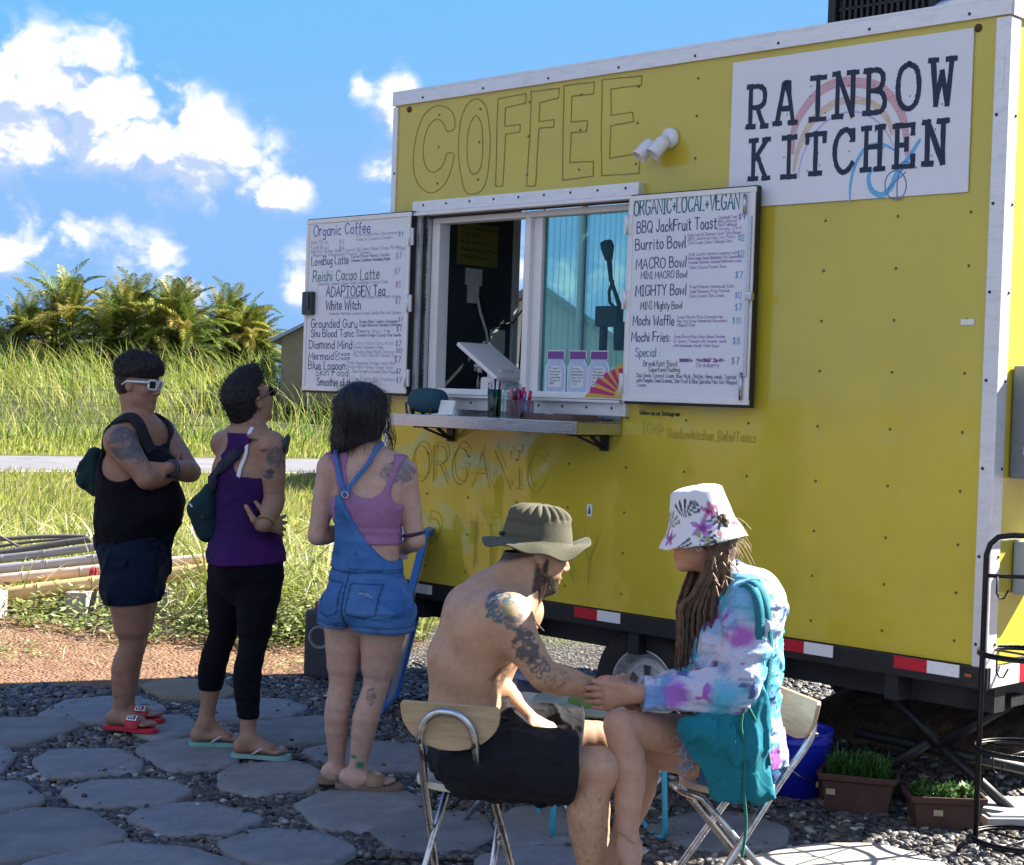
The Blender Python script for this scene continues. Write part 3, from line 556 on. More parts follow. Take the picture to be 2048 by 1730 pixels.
xs = np.unique(np.concatenate([np.arange(0.0, TL+1e-6, 0.02), [WX0, WX1, TL]])); zs = np.unique(np.concatenate([np.arange(TB, TT+1e-6, 0.02), [WZ0, WZ1, TT]]))
xs = xs[np.insert(np.diff(xs) > 0.004, 0, True)]; zs = zs[np.insert(np.diff(zs) > 0.004, 0, True)]
xs[np.argmin(abs(xs-WX0))] = WX0; xs[np.argmin(abs(xs-WX1))] = WX1; zs[np.argmin(abs(zs-WZ0))] = WZ0; zs[np.argmin(abs(zs-WZ1))] = WZ1
gx, gz = np.meshgrid(xs, zs, indexing='ij'); gy = dents(gx, gz)
RIV = [(x, z) for x in (0.33, 0.62, 0.95, 1.28, 1.62, 1.95, 2.28, 2.62, 2.95, 3.26) for z in (0.72, 0.90, 1.08, 1.28, 1.50, 1.72, 1.92, 2.12, 2.32, 2.62, 2.80, 2.96)]
for (x, z) in RIV: gy = gy + 0.0012*np.exp(-((gx-x)**2+(gz-z)**2)/0.0018)
V = np.stack([gx, gy, gz], -1).reshape(-1, 3); nz_ = len(zs); fs = []
for i in range(len(xs)-1):
    for j in range(nz_-1):
        if xs[i] >= WX0-1e-4 and xs[i+1] <= WX1+1e-4 and zs[j] >= WZ0-1e-4 and zs[j+1] <= WZ1+1e-4: continue
        fs.append((i*nz_+j, (i+1)*nz_+j, (i+1)*nz_+j+1, i*nz_+j+1))
side = link('side_panel', mesh_np('side_panel', V, fs, smooth=True), M_yel, trailer)
def studs(name, pts, r, M, material, parent, base=0.003):
    me = None
    for p in pts:
        if me is None:
            o = MB().lathe([(0.0, -r*.6), (r*.6, -r*.5), (r, 0), (r, base)], (0, 0, 0), n=9, M=M, cap=False).build(name, material, parent, p); me = o.data
        else: o = link(name, me, None, parent, p)
S90 = Matrix(((1, 0, 0), (0, 0, 1), (0, 1, 0)))
rv = []
for (x, z) in RIV:
    if WX0-.03 < x < WX1+.05 and WZ0-.06 < z < WZ1+.06: continue
    if z > 2.35 and 2.1 < x: continue
    y = float(dents(np.array(x), np.array(z)))
    rv.append((x, y-.001, z))
studs('rivet', rv, 0.0055, S90, mat('painted_rivet', (0.13, 0.11, 0.03), rough=0.5), trailer)
mb = MB()
mb.box((TL-0.002, TW/2, (TB+TT)/2), (0.004, TW-0.02, TT-TB)); mb.build('front_panel', M_yel, trailer)
mb = MB(); mb.box((TL/2, TW-0.004, (TB+TT)/2), (TL-0.01, 0.008, TT-TB)); mb.build('back_panel', M_yel, trailer)
mb = MB(); mb.box((TL/2, TW/2, TT+0.006), (TL-0.03, TW-0.03, 0.012)); mb.build('roof', M_alu, trailer)
mb = MB(); mb.box((TL/2, TW/2, TB+0.02), (TL-0.03, TW-0.03, 0.04)); mb.build('floor', M_floor, trailer)
# rear end wall with a big opening in it: the light comes through there
OY0, OY1, OZ0, OZ1 = 0.86, 1.92, 1.10, 2.78
mb = MB()
for (y0, y1, z0, z1) in ((0.02, OY0, TB+.04, TT-.01), (OY1, TW-.02, TB+.04, TT-.01), (OY0, OY1, TB+.04, OZ0), (OY0, OY1, OZ1, TT-.01)):
    mb.box((0.025, (y0+y1)/2, (z0+z1)/2), (0.03, y1-y0, z1-z0))
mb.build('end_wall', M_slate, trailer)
mb = MB()
for (a, b) in (((0.05, 1.06), (2.0, 1.06)),): pass
for y in (OY0+0.0, 1.40, OY1): mb.box((0.045, y, (OZ0+OZ1)/2), (0.035, 0.035, OZ1-OZ0))
for z in (OZ0, OZ1): mb.box((0.045, (OY0+OY1)/2, z), (0.03, OY1-OY0, 0.035))
fr_end = mb.build('end_window_frame', M_vinyl, trailer)
mb = MB()   # ribbed clear sheet hung over that opening: narrow ribs
for k in range(22):
    y = OY0+0.05+k*0.047; mb.tube([(0.055, y, OZ0+.02), (0.055, y+0.012, OZ1-.02)], 0.0016, n=5)
mb.build('ribbed_screen', mat('screen_rib', (0.25, 0.38, 0.42), rough=0.5), fr_end)
def sheet_mat():
    m = bpy.data.materials.new('clear_corrugated_sheet'); m.use_nodes = True; t = m.node_tree; t.nodes.clear(); o = nd(t, 'ShaderNodeOutputMaterial')
    tr = nd(t, 'ShaderNodeBsdfTransparent'); tr.inputs[0].default_value = (.9, .96, .97, 1); tl = nd(t, 'ShaderNodeBsdfTranslucent'); tl.inputs[0].default_value = (.80, .88, .90, 1); mx = nd(t, 'ShaderNodeMixShader'); mx.inputs[0].default_value = .42
    t.links.new(tr.outputs[0], mx.inputs[1]); t.links.new(tl.outputs[0], mx.inputs[2]); t.links.new(mx.outputs[0], o.inputs[0]); return m
ys_ = np.arange(OY0+.12, OY1-.01, .006); V_ = [(.075+.006*math.sin(y*134), y, z) for y in ys_ for z in (OZ0+.02, OZ1-.02)]
link('clear_sheet', mesh_np('clear_sheet', V_, [(2*i, 2*i+2, 2*i+3, 2*i+1) for i in range(len(ys_)-1)], smooth=True), sheet_mat(), fr_end)
# inside: lining, shelf at sill height, door edge, notices, outlet, cables
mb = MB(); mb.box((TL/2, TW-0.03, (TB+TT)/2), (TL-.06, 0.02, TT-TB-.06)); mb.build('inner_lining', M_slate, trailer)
mb = MB(); mb.box((0.93, 0.22, 1.565), (1.40, 0.34, 0.03), bev=0.006); mb.build('inner_shelf', M_vinyl, trailer)
mb = MB(); mb.box((0.05, 0.565, 2.375), (0.004, 0.30, 0.22)); yn = mb.build('yellow_notice', mat('yellow_paper', (0.25, 0.24, 0.05), rough=0.8, noise=0.1), trailer)
ntx = Lettering(lambda y, z, l: (0.0523+l, y, z), 17)
for k_, t_ in enumerate(('Food Establishment', 'PASS', 'Permit', 'Department of Health', 'Inspection')): ntx.text(t_, .44, 2.455-k_*.038, .022 if k_ == 1 else .014, width=.10+.011*len(t_), w=.003)
ntx.build('notice_lettering', Mk['black'] if 'Mk' in globals() else M_black, yn)
mb = MB(); mb.box((0.048, 0.545, 2.205), (0.012, 0.12, 0.09), bev=0.01); mb.box((0.052, 0.54, 2.12), (0.02, 0.075, 0.11), bev=0.004); mb.build('outlet', M_vinyl, trailer); mb = MB(); mb.box((0.047, 0.74, 1.87), (0.008, 0.11, 0.13), bev=0.004); mb.build('white_notice', M_vinyl, trailer)
mb = MB(); mb.tube([(0.07, 0.55, 2.12), (0.09, 0.56, 2.02), (0.08, 0.62, 1.92), (0.10, 0.64, 1.78), (0.12, 0.65, 1.60)], 0.008, n=8); mb.build('power_cable', M_vinyl, trailer)
mb = MB(); mb.tube([(0.07, 0.57, 2.11), (0.10, 0.60, 2.0), (0.09, 0.68, 1.95), (0.08, 0.82, 1.98), (0.08, 0.90, 2.06)], 0.005, n=8)
mb.tube([(0.08, 1.04, 2.62), (0.08, 1.03, 2.40), (0.08, 0.98, 2.22), (0.08, 0.90, 2.05), (0.09, 0.87, 1.7)], 0.005, n=8); mb.build('black_cable', M_black, trailer)

# silver trim round the box
mb = MB()
mb.box((TL/2, -0.006, TT-0.028), (TL+0.016, 0.016, 0.058)); mb.box((TL/2, 0.03, TT+0.008), (TL+0.016, 0.085, 0.012)); mb.build('top_trim', M_alu, trailer)
mb = MB(); mb.box((TL+0.006, TW/2, TT-0.029), (0.016, TW, 0.061)); mb.box((TL-0.03, TW/2, TT+0.009), (0.085, TW, 0.010)); mb.build('top_trim', M_alu, trailer)
mb = MB(); mb.box((TL-0.022, -0.004, (TB+TT)/2-.035), (0.058, 0.012, TT-TB-.06), bev=0.003); mb.box((TL+0.003, 0.028, (TB+TT)/2-.035), (0.012, 0.072, TT-TB-.06), bev=0.003); mb.box((TL-0.022, -0.0105, 2.84), (0.018, 0.003, 0.16)); corner = mb.build('corner_trim', M_alu, trailer)
mb = MB(); mb.box((0.012, -0.004, (TB+TT)/2-.035), (0.034, 0.012, TT-TB-.06), bev=0.003); mb.box((-0.003, 0.03, (TB+TT)/2-.035), (0.012, 0.07, TT-TB-.06), bev=0.003); mb.build('corner_trim', M_alu, trailer)
studs('screw', [(0.22+k*0.43, -0.015, TT-0.036) for k in range(8)]+[(TL-0.036, -0.011, 0.72+k*0.325) for k in range(7)]+[(0.018, -0.011, 0.74+k*0.325) for k in range(7)], 0.0065, S90, M_rivet, trailer)
studs('screw', [(TL+0.010, 0.05, 0.72+k*0.325) for k in range(7)], 0.0065, Matrix(((0, 0, -1), (0, 1, 0), (1, 0, 0))), M_rivet, trailer)
studs('bolt', [(on_side(819, 219)[0], -0.003, on_side(819, 219)[1]), (on_side(1957, 56)[0], -0.003, on_side(1957, 56)[1])], 0.016, S90, M_rust, trailer)

# serving window: riveted surround, white slider, one teal pane
win = MB()
win.box(((WX0+WX1)/2+0.01, -0.020, WZ1+0.030), (WX1-WX0+0.12, 0.045, 0.055), bev=0.004); win.box(((WX0+WX1)/2+0.01, -0.034, WZ1-0.008), (WX1-WX0+0.09, 0.05, 0.016), bev=0.003)
win.box((WX0-0.022, -0.012, (WZ0+WZ1)/2), (0.035, 0.028, WZ1-WZ0), bev=0.003); win.box((WX1+0.016, -0.012, (WZ0+WZ1)/2), (0.028, 0.028, WZ1-WZ0), bev=0.003)
win.box(((WX0+WX1)/2, -0.012, WZ0-0.035), (WX1-WX0+0.05, 0.03, 0.07), bev=0.003); win.box(((WX0+WX1)/2, -0.030, WZ0-0.006), (WX1-WX0+.02, 0.05, 0.012), bev=0.002)
wframe = win.build('window_surround', M_alu, trailer)
studs('screw', [(WX0+0.03+k*0.165, -0.043, WZ1+0.036) for k in range(9)]+[(WX0+0.1+k*0.15, -0.028, WZ0-.035) for k in range(9)], 0.0065, S90, M_rivet, wframe)
mb = MB()
mb.box((WX0+0.011, 0.0, (WZ0+WZ1)/2), (0.02, 0.02, WZ1-WZ0-.004)); mb.box(((WX0+WX1)/2, 0.0, WZ1-0.012), (WX1-WX0-.045, 0.02, 0.02)); mb.build('gasket', M_black, wframe)
mb = MB(); mb.box((WX0+0.0275, 0.03, (WZ0+WZ1)/2), (0.012, 0.075, WZ1-WZ0-.01)); mb.build('steel_jamb', M_steel, wframe)
mb = MB(); x0, x1, z0, z1 = WX0+0.035, WX1-0.002, WZ0+0.002, WZ1-0.024
for (a, b, c, d, yy, dd) in ((x0, x1, z1-.028, z1, .055, .07), (x0, x1, z0, z0+.030, .055, .07), (x0, x0+.055, z0+.03, z1-.028, .055, .07), (x1-.03, x1, z0+.03, z1-.028, .055, .07), (0.925, 0.962, z0+.03, z1-.028, .042, .035), (0.962, 1.018, z0+.03, z1-.028, .068, .04)):
    mb.box(((a+b)/2, yy, (c+d)/2), (b-a, dd, d-c), bev=0.004)
slider = mb.build('window_frame', M_vinyl, trailer)
mb = MB(); mb.box(((1.018+x1-.03)/2, 0.068, (z0+.03+z1-.028)/2), (x1-.03-1.018, 0.004, z1-z0-.058)); mb.build('pane', M_pane, slider)

# the two shutters folded flat against the wall: whiteboards
Mk = {k: mat('marker_'+k, c, rough=0.6) for k, c in dict(navy=(0.020, 0.035, 0.16), blue=(0.06, 0.10, 0.42), green=(0.015, 0.14, 0.18), black=(0.012, 0.016, 0.035), violet=(0.22, 0.09, 0.34), aqua=(0.05, 0.30, 0.55), faint=(0.28, 0.30, 0.46)).items()}
def board(x0, x1, z0, z1, yo, label, hinge_x):
    mb = MB(); yb = yo
    mb.box(((x0+x1)/2, yb, (z0+z1)/2), (x1-x0, 0.035, z1-z0), bev=0.003)
    b = mb.build('shutter', M_black, trailer); b['label'] = label
    mb = MB(); t = 0.022; yy = yb-0.0195
    for (a, c, e, f) in ((x0, x1, z0+.012, z0+.012+t), (x0, x1, z1-t-.006, z1-.006), (x0+.002, x0+t, z0+.034, z1-.028), (x1-t, x1-.002, z0+.034, z1-.028)): mb.box(((a+c)/2, yy, (e+f)/2), (c-a, 0.012, f-e), bev=0.002)
    mb.build('frame', M_vinyl, b)
    mb = MB(); mb.box(((x0+x1)/2, yb-0.018, (z0+z1)/2), (x1-x0-.044, 0.006, z1-z0-.058)); mb.build('whiteboard', M_board, b)
    for k, zz in enumerate((z0+.09, (z0+z1)/2, z1-.13)):
        mb = MB(); mb.box((hinge_x, yb-0.024, zz), (0.042, 0.010, 0.085), bev=0.002); mb.tube([(hinge_x, yb-.031, zz-.043), (hinge_x, yb-.031, zz+.043)], 0.006, n=8); mb.build('hinge', M_alu, b)
    return b, (lambda x, z, l: (x, yb-0.0212-l, z))
bl, fnl = board(-0.602, 0.226, 1.562, 2.484, -0.050, 'open shutter carrying the coffee and tonic menu', 0.228)
br_, fnr = board(1.655, 2.328, 1.562, 2.474, -0.050, 'open shutter carrying the food menu', 1.652)
mb = MB(); lx_ = lambda px, py: on_side(px, py, -.080); mb.box((lx_(1495, 590)[0], -0.078, 2.02), (0.016, 0.010, 0.66), bev=0.003)
for (a, b) in (((1490, 388), (1489, 428)), ((1482, 745), (1480, 800))): P_ = lx_(*a), lx_(*b); mb.tube([(P_[0][0], -.080, P_[0][1]), (P_[1][0], -.080, P_[1][1])], .007, n=8)
mb.box((lx_(1501, 593)[0], -0.088, lx_(1501, 593)[1]), (0.035, 0.022, 0.032), bev=0.006); mb.build('latch_bar', M_steel, br_)
mb = MB(); mb.box((-0.555, -0.083, 2.035), (0.085, 0.03, 0.125), bev=0.012); mb.box((-0.538, -0.100, 2.045), (0.018, 0.012, 0.085), bev=0.004); mb.build('padlock', mat('black_padlock', (0.02, 0.03, 0.035), rough=0.3), bl)

def menu(fn, rows, parent, off, seed, prec=1.0):
    """rows: (text, px, py of the left end of its baseline, px of its right end, photo cap height, marker)"""
    by = {}
    for row in rows:
        txt, px, py, px1, hpx, mk = row[:6]
        L_ = by.setdefault(mk, Lettering(fn, seed+len(by)))
        X, Z = on_side(px, py, off); X1, Z1 = on_side(px1, py-0.0, off); _, Zt = on_side(px, py-hpx, off)
        rise = 0.0 if len(row) < 7 else row[6]
        L_.text(txt, X, Z, Zt-Z, width=X1-X, rise=rise, lw=0.10 if hpx > 11 else 0.105, wob=0.035)
    for mk, L_ in by.items(): L_.build('marker_lettering', Mk[mk], parent)
OFF = -0.0712
small = lambda t, x, y, x1, c='faint': (' '.join(t.split()[:max(2, int((x1-x)/17))]), x, y, x1, 6.2, c)
menu(fnl, [
 ('Organic Coffee', 627, 473, 740, 21, 'blue'), ('Hot 12 oz', 622, 489, 656, 8, 'faint'), ('Cold 16 oz', 622, 500, 657, 8, 'faint'), ('$3', 678, 488, 688, 8, 'faint'), ('$4', 678, 500, 688, 8, 'faint'),
 small('With fresh Mac Macadamia Nut', 712, 473, 795), ('$1', 797, 473, 806, 10, 'blue'), small('Foam or Coconut Cream', 712, 482, 782), small('Add Mac Butter Ghee Coconut Oil Lions Mane Chaga Reishi Maca Ashwagandha', 622, 507, 798), ('$1ea', 795, 500, 810, 8, 'faint'), small('Mushroom Adaptogens Mucuna Turmeric', 626, 514, 742),
 ('LoveBug Latte', 623, 531, 697, 17, 'navy'), small('Cacao Maca Honey Vanilla Mac Nut Cayenne', 702, 516, 778, 'navy'), small('Cinnamon Cardamom Macadamia Maple Syrup', 702, 524, 780, 'navy'), ('$7', 792, 518, 803, 13, 'faint'),
 ('Reishi Cacao Latte', 626, 563, 758, 21, 'green'), ('$7', 789, 548, 800, 12, 'faint'), small('Cacao Raw Turmeric Pepper Reishi Cordyceps Coconut Cream', 636, 571, 776),
 ('ADAPTOGEN Tea', 652, 594, 770, 20, 'navy'), ('$5', 791, 575, 801, 12, 'violet'), small('Ashwagandha Tulsi Ginger Root Reishi Lemon Honey', 686, 598, 800),
 ('White Witch', 652, 620, 721, 19, 'navy'), ('$7', 791, 608, 801, 12, 'violet'), small('Lavender Moringa Coconut Cream Vanilla Mac Nut Cashew', 658, 630, 802),
 ('Grounded Guru', 622, 656, 714, 17, 'navy'), small('Dragon Blood Turmeric Astragalus', 719, 646, 796, 'navy'), small('Chaga Mushroom Cinnamon Cardamom', 719, 653, 802, 'navy'), ('$7', 797, 643, 805, 9, 'violet'),
 ('Shu Blood Tonic', 622, 674, 708, 15, 'navy'), small('Beets Goji He Shou Wu Cacao', 713, 665, 780, 'navy'), small('Cinnamon Ginger Coconut Pine Needle Honey', 713, 673, 802, 'navy'), ('$7', 793, 663, 803, 11, 'violet'),
 ('Diamond Mind', 618, 697, 704, 17, 'navy'), small('Lions Mane Gotu Kola Bacopa', 708, 689, 786), small('Honey Cinnamon Ghee Vanilla', 708, 697, 766), ('$7', 791, 693, 802, 12, 'violet'),
 ('Mermaid', 617, 719, 667, 15, 'navy'), ('Dream', 671, 711, 700, 8, 'navy'), ('Cream', 671, 720, 700, 8, 'navy'), small('Spirulina Blue Majik Coconut Banana Dates', 706, 706, 788), small('Mac Milk Vanilla Honey Sea Moss Coconut', 706, 713, 795), ('$10', 792, 706, 804, 10, 'violet'),
 ('Blue Lagoon:', 617, 738, 694, 16, 'navy'), small('Fresh Squeezed Orange Lemon Blue', 695, 728, 790), small('Majik Mint Honey Ginger Soda Tulsi', 695, 736, 787), ('$7', 789, 726, 801, 13, 'violet'),
 ('Skin Food:', 631, 751, 700, 14, 'green'), small('Aloe Turmeric Coconut Pine Pepper Papaya', 704, 745, 795), ('$7', 793, 748, 801, 11, 'violet'),
 ('Smoothie of the Day', 634, 771, 730, 16, 'navy'), small('Ask for Todays Flavor and Boosts', 728, 760, 790), ('$7', 792, 766, 803, 11, 'violet')], bl, OFF, 11)
menu(fnr, [
 ('ORGANIC+LOCAL+VEGAN', 1268, 431, 1478, 30, 'green'),
 ('BBQ JackFruit Toast', 1274, 466, 1432, 23, 'navy'), small('Sourdough Toast', 1437, 438, 1475, 'violet'), small('BBQ Jackfruit', 1436, 446, 1474, 'violet'), small('Red Cabbage', 1436, 453, 1474, 'violet'), small('Honey Chili Cream', 1434, 461, 1484, 'violet'), ('$9', 1477, 440, 1490, 13, 'blue'),
 ('Burrito Bowl', 1271, 500, 1371, 22, 'navy'), small('Kale Lentils Quinoa Local Tofu Beans', 1376, 473, 1482, 'violet'), small('BBQ Jackfruit Mac Nut Pesto Cream', 1376, 481, 1470, 'violet'), small('Chili Cream Salsa Cabbage Slaw', 1376, 489, 1464, 'violet'), ('$12', 1476, 482, 1488, 13, 'aqua'),
 ('MACRO Bowl', 1272, 538, 1372, 21, 'navy'), small('Kale Lentils Quinoa covered with', 1378, 512, 1474, 'violet'), small('Pesto Hemp Seeds Marinated Tofu Sauerkraut', 1377, 520, 1482, 'violet'), small('Avocado Potatoes Sauteed Mushrooms Local', 1377, 528, 1482, 'violet'), small('Tahini Sauce Purple Slaw', 1377, 538, 1452, 'violet'), ('$12', 1475, 514, 1488, 13, 'aqua'),
 ('MINI MACRO Bowl', 1282, 558, 1374, 14, 'navy'), ('. . . . . . . . .', 1384, 554, 1460, 5, 'faint'), ('$7', 1470, 557, 1485, 14, 'aqua'),
 ('MIGHTY Bowl', 1271, 592, 1372, 21, 'navy'), small('Fried Polenta Homemade Salsa', 1380, 577, 1468, 'violet'), small('Steak Rosemary Fries Potatoes', 1379, 586, 1460, 'violet'), small('Salsa Cream Chili Cream', 1379, 595, 1448, 'violet'), ('$12', 1470, 597, 1483, 13, 'aqua'),
 ('MINI Mighty Bowl', 1281, 619, 1364, 15, 'black'), ('. . . . . . . . .', 1372, 615, 1458, 5, 'faint'), ('$7', 1470, 621, 1483, 13, 'aqua'),
 ('Mochi Waffle', 1266, 651, 1348, 19, 'navy'), small('Sweet Brown Rice Strawberries', 1354, 637, 1446, 'violet'), small('Mac Nut Syrup Homemade Macadamia Nut', 1354, 645, 1454, 'violet'), small('Whipped Cream', 1354, 653, 1390, 'violet'), ('$10', 1465, 647, 1482, 13, 'aqua'),
 ('Mochi Fries:', 1263, 683, 1341, 19, 'navy'), small('Sweet Brown Rice Strips Baked Sesame', 1348, 676, 1450, 'violet'), small('Or Savory Tossed with Sesame seeds Served', 1347, 685, 1453, 'violet'), small('with Homemade Wasabi Tahini Sauce', 1347, 694, 1438, 'violet'), ('$8', 1465, 689, 1480, 14, 'aqua'),
 ('Special :', 1271, 713, 1320, 17, 'green'), ('Breakfast Bowl:', 1287, 732, 1356, 11, 'black'), ('$7', 1463, 729, 1478, 14, 'violet'), ('Strawberry', 1392, 734, 1438, 9, 'violet'),
 ('Superfood Pudding', 1297, 743, 1360, 9, 'black'), ('Chia Seeds, Coconut Cream, Blue Majik, Matcha, Hemp seeds, Toasted', 1273, 754, 1472, 8, 'navy'), ('with Pumpkin Seed Granola, Star Fruit & Blue Spirulina Mac Nut Whipped', 1273, 764, 1474, 8, 'navy'), ('Cream', 1274, 773, 1292, 7, 'navy')], br_, OFF, 31)
scr = Lettering(fnr, 5)   # two crossed-out words
for (a, b) in ((1361, 1385), (1393, 1446)):
    for k in range(26):
        px = a+(b-a)*random.random(); scr.stroke([on_side(px+random.uniform(-5, 5), 720+random.uniform(-3, 4), OFF) for q in range(3)], 0.004)
scr.build('crossed_out_words', Mk['violet'], br_)

# outline letters and notes drawn straight on the yellow skin
fns = lambda x, z, l: (x, float(dents(np.array(x), np.array(z)))-0.0014-l, z)
S1 = lambda q: on_side(780+q[0]*660/2048, 130+q[1]*290/900)
co = Lettering(fns, 3)
C_out = [(352, 412), (397, 398), (400, 330), (375, 280), (320, 254), (265, 262), (205, 320), (165, 430), (146, 560), (150, 670), (180, 745), (235, 790), (285, 785), (340, 735), (378, 650), (395, 552), (350, 550)]
C_in = [(350, 550), (325, 625), (275, 664), (235, 650), (210, 590), (207, 500), (230, 400), (270, 345), (305, 340), (335, 370), (352, 412)]
O_out = [(535, 210), (480, 245), (440, 340), (425, 480), (430, 620), (455, 755), (480, 795), (520, 800), (570, 775), (605, 680), (622, 480), (605, 300), (580, 235)]
O_in = [(538, 317), (510, 340), (482, 430), (478, 560), (490, 640), (510, 675), (545, 665), (570, 600), (575, 480), (568, 370)]
F1 = [(670, 210), (845, 178), (842, 235), (716, 264), (714, 380), (808, 370), (806, 415), (718, 430), (700, 750), (655, 752), (662, 480), (670, 210)]
F2 = [(876, 165), (1052, 145), (1046, 205), (930, 235), (925, 350), (1020, 338), (1016, 385), (925, 392), (903, 750), (848, 752), (868, 420), (876, 165)]
E1 = [(1080, 130), (1270, 106), (1266, 178), (1130, 195), (1126, 355), (1226, 344), (1222, 410), (1126, 420), (1116, 606), (1264, 598), (1262, 690), (1072, 716), (1075, 420), (1080, 130)]
E2 = [(1318, 93), (1564, 66), (1560, 124), (1372, 150), (1374, 312), (1506, 292), (1512, 350), (1372, 378), (1364, 580), (1536, 548), (1552, 560), (1548, 672), (1316, 688), (1313, 420), (1318, 93)]
for pl, cl, sm in ((C_out, False, True), (C_in, False, True), (O_out, True, True), (O_in, True, True)):
    P = catmull(pl, 6, cl); P = P+[P[0]] if cl else P; co.stroke([S1(p) for p in P], 0.0038, 0.2)
for pl in (F1, F2, E1, E2):
    P = [];
    for a, b in zip(pl[:-1], pl[1:]): co.stroke([S1(np.array(a)+(np.array(b)-np.array(a))*k/4+np.array([random.uniform(-1.5, 1.5), random.uniform(-1.5, 1.5)])*(0 < k < 4)) for k in range(5)], 0.0042, 0.2)
co.build('coffee_lettering', M_pencil, trailer)
lo_ = Lettering(fns, 8)
def outl(txt, px, py, px1, h, lw=0.005):
    X, Z = on_side(px, py); X1, _ = on_side(px1, py); _, Z1 = on_side(px, py-h); lo_.text(txt, X, Z, Z1-Z, width=X1-X, w=lw, wob=0.02)
    lo_.text(txt, X+0.016, Z+0.014, (Z1-Z)*1.06, width=X1-X, w=lw*.6, wob=0.02)
outl('ORGANIC', 826, 960, 1090, 70); outl('PATISSERY', 853, 1122, 1195, 88)
lo_.build('organic_lettering', M_pencil2, trailer)
ig = Lettering(fns, 12); X, Z = on_side(1279, 829); X1, _ = on_side(1360, 829); ig.text('follow us on Instagram', X, Z, 0.018, width=X1-X, w=0.0035)
ig.build('instagram_note', Mk['black'], trailer)
ig = Lettering(fns, 13); X, Z = on_side(1284, 866); X1, _ = on_side(1326, 866); ig.text('IG@', X, Z, 0.046, width=X1-X, w=0.004); X, Z = on_side(1336, 876); X1, _ = on_side(1512, 876); ig.text('Rainbowkitchen_RebelTonics', X, Z, 0.042, width=X1-X, w=0.004)
ig.build('instagram_handle', M_pencil2, trailer)
# small stickers
st = MB(); X, Z = on_side(1180, 1020); st.prism([(X+a*.018, Z+b*.030) for a, b in ((-.6, -1), (.6, -1), (.8, -.7), (.7, -.2), (1, .2), (.8, .9), (-.8, .9), (-1, .2), (-.7, -.2), (-.8, -.7))], lambda a, b, h: (a, -h, b), 0.002, 0.004)
so = st.build('sticker', M_refw, trailer); st = MB(); st.prism([(X+a*.008, Z+b*.018) for a, b in ((-.9, -1), (.9, -1), (.5, .3), (.3, .9), (-.3, .9), (-.5, .3))], lambda a, b, h: (a, -h, b), 0.004, 0.005); st.build('bottle_emblem', Mk['navy'], so)
st = MB(); X, Z = on_side(1936, 644); st.box((X, -0.003, Z), (0.055, 0.004, 0.022)); st.build('sticker', M_vinyl, trailer)

# counter on brackets
mb = MB(); CXa, CXb = 0.37, 1.59
mb.box(((CXa+CXb)/2, -0.155, 1.4745), (CXb-CXa, 0.29, 0.006)); mb.box(((CXa+CXb)/2, -0.298, 1.450), (CXb-CXa, 0.006, 0.056), bev=0.002); mb.box((CXb-.003, -0.150, 1.450), (0.006, 0.286, 0.054)); mb.box((CXa+.003, -0.150, 1.450), (0.006, 0.286, 0.054)); mb.box(((CXa+CXb)/2, -0.010, 1.4965), (CXb-CXa, 0.006, 0.04))
counter = mb.build('counter', M_steel, trailer)
for xb in (0.50, 1.50):
    mb = MB(); mb.box((xb, -0.012, 1.385), (0.045, 0.012, 0.075)); mb.box((xb, -0.13, 1.418), (0.035, 0.23, 0.010)); mb.tube([(xb, -0.02, 1.36), (xb, -0.10, 1.412)], 0.010, n=6); mb.tube([(xb, -0.02, 1.36), (xb, -0.19, 1.412)], 0.006, n=6); mb.build('bracket', M_black, counter)

# chassis, reflectors, wheel, stabiliser, lamp, boxes
mb = MB(); mb.box((TL/2, 0.010, TB-0.043), (TL+0.01, 0.05, 0.080), bev=0.004); mb.box((TL/2, 0.14, TB-0.13), (TL-.02, 0.08, 0.11)); mb.box((TL-0.02, TW/2, TB-0.046), (0.06, TW, 0.086), bev=0.004); mb.box((TL-0.10, TW/2, TB-0.135), (0.08, TW-.2, 0.10))
for x in (0.3, 1.0, 1.7, 2.4, 3.0): mb.box((x, TW/2, TB-0.12), (0.06, TW, 0.12))
mb.box((TL/2, TW-.03, TB-0.09), (TL, 0.06, 0.17)); mb.build('chassis', M_chassis, trailer)
for (xa, xb, xc) in ((0.262, None, 0.404), (0.74, None, 0.89), (1.359, 1.497, 1.633), (2.468, 2.605, 2.742), (3.018, 3.16, 3.296)):
    if xb:
        mb = MB(); mb.box(((xa+xb)/2, -0.0165, 0.611), (xb-xa, 0.003, 0.047)); mb.build('reflector', M_red, trailer)
        mb = MB(); mb.box(((xb+xc)/2, -0.0165, 0.611), (xc-xb-.001, 0.003, 0.047)); mb.build('reflector', M_refw, trailer)
    else:
        mb = MB(); mb.box(((xa+xc)/2, -0.0165, 0.606), (xc-xa, 0.003, 0.046)); mb.build('reflector', M_refw, trailer)
mb = MB(); mb.box((TL+0.0125, 0.13, 0.598), (0.003, 0.22, 0.075)); mb.build('reflector', M_refw, trailer)
mb = MB(); mb.box((TL+0.0125, 0.33, 0.598), (0.003, 0.17, 0.075)); mb.build('reflector', M_red, trailer)
mb = MB(); mb.box((3.335, -0.02, 0.602), (0.026, 0.012, 0.014), bev=.004); mb.build('marker_lamp', mat('amber_lens', (0.35, 0.10, 0.02), rough=0.3), trailer)
mb = MB(); WXc, WR = 1.712, 0.295; RY = Matrix(((1, 0, 0), (0, 0, 1), (0, -1, 0)))
mb.lathe([(0.175, 0.0), (0.20, -0.008), (0.26, -0.010), (0.285, 0.01), (WR, 0.035), (WR, 0.165), (0.285, 0.19), (0.20, 0.20), (0.175, 0.19)], (WXc, 0.06, WR), n=48, M=Matrix(((1, 0, 0), (0, 0, 1), (0, 1, 0))), cap=False)
wheel = mb.build('wheel', M_tyre, trailer)
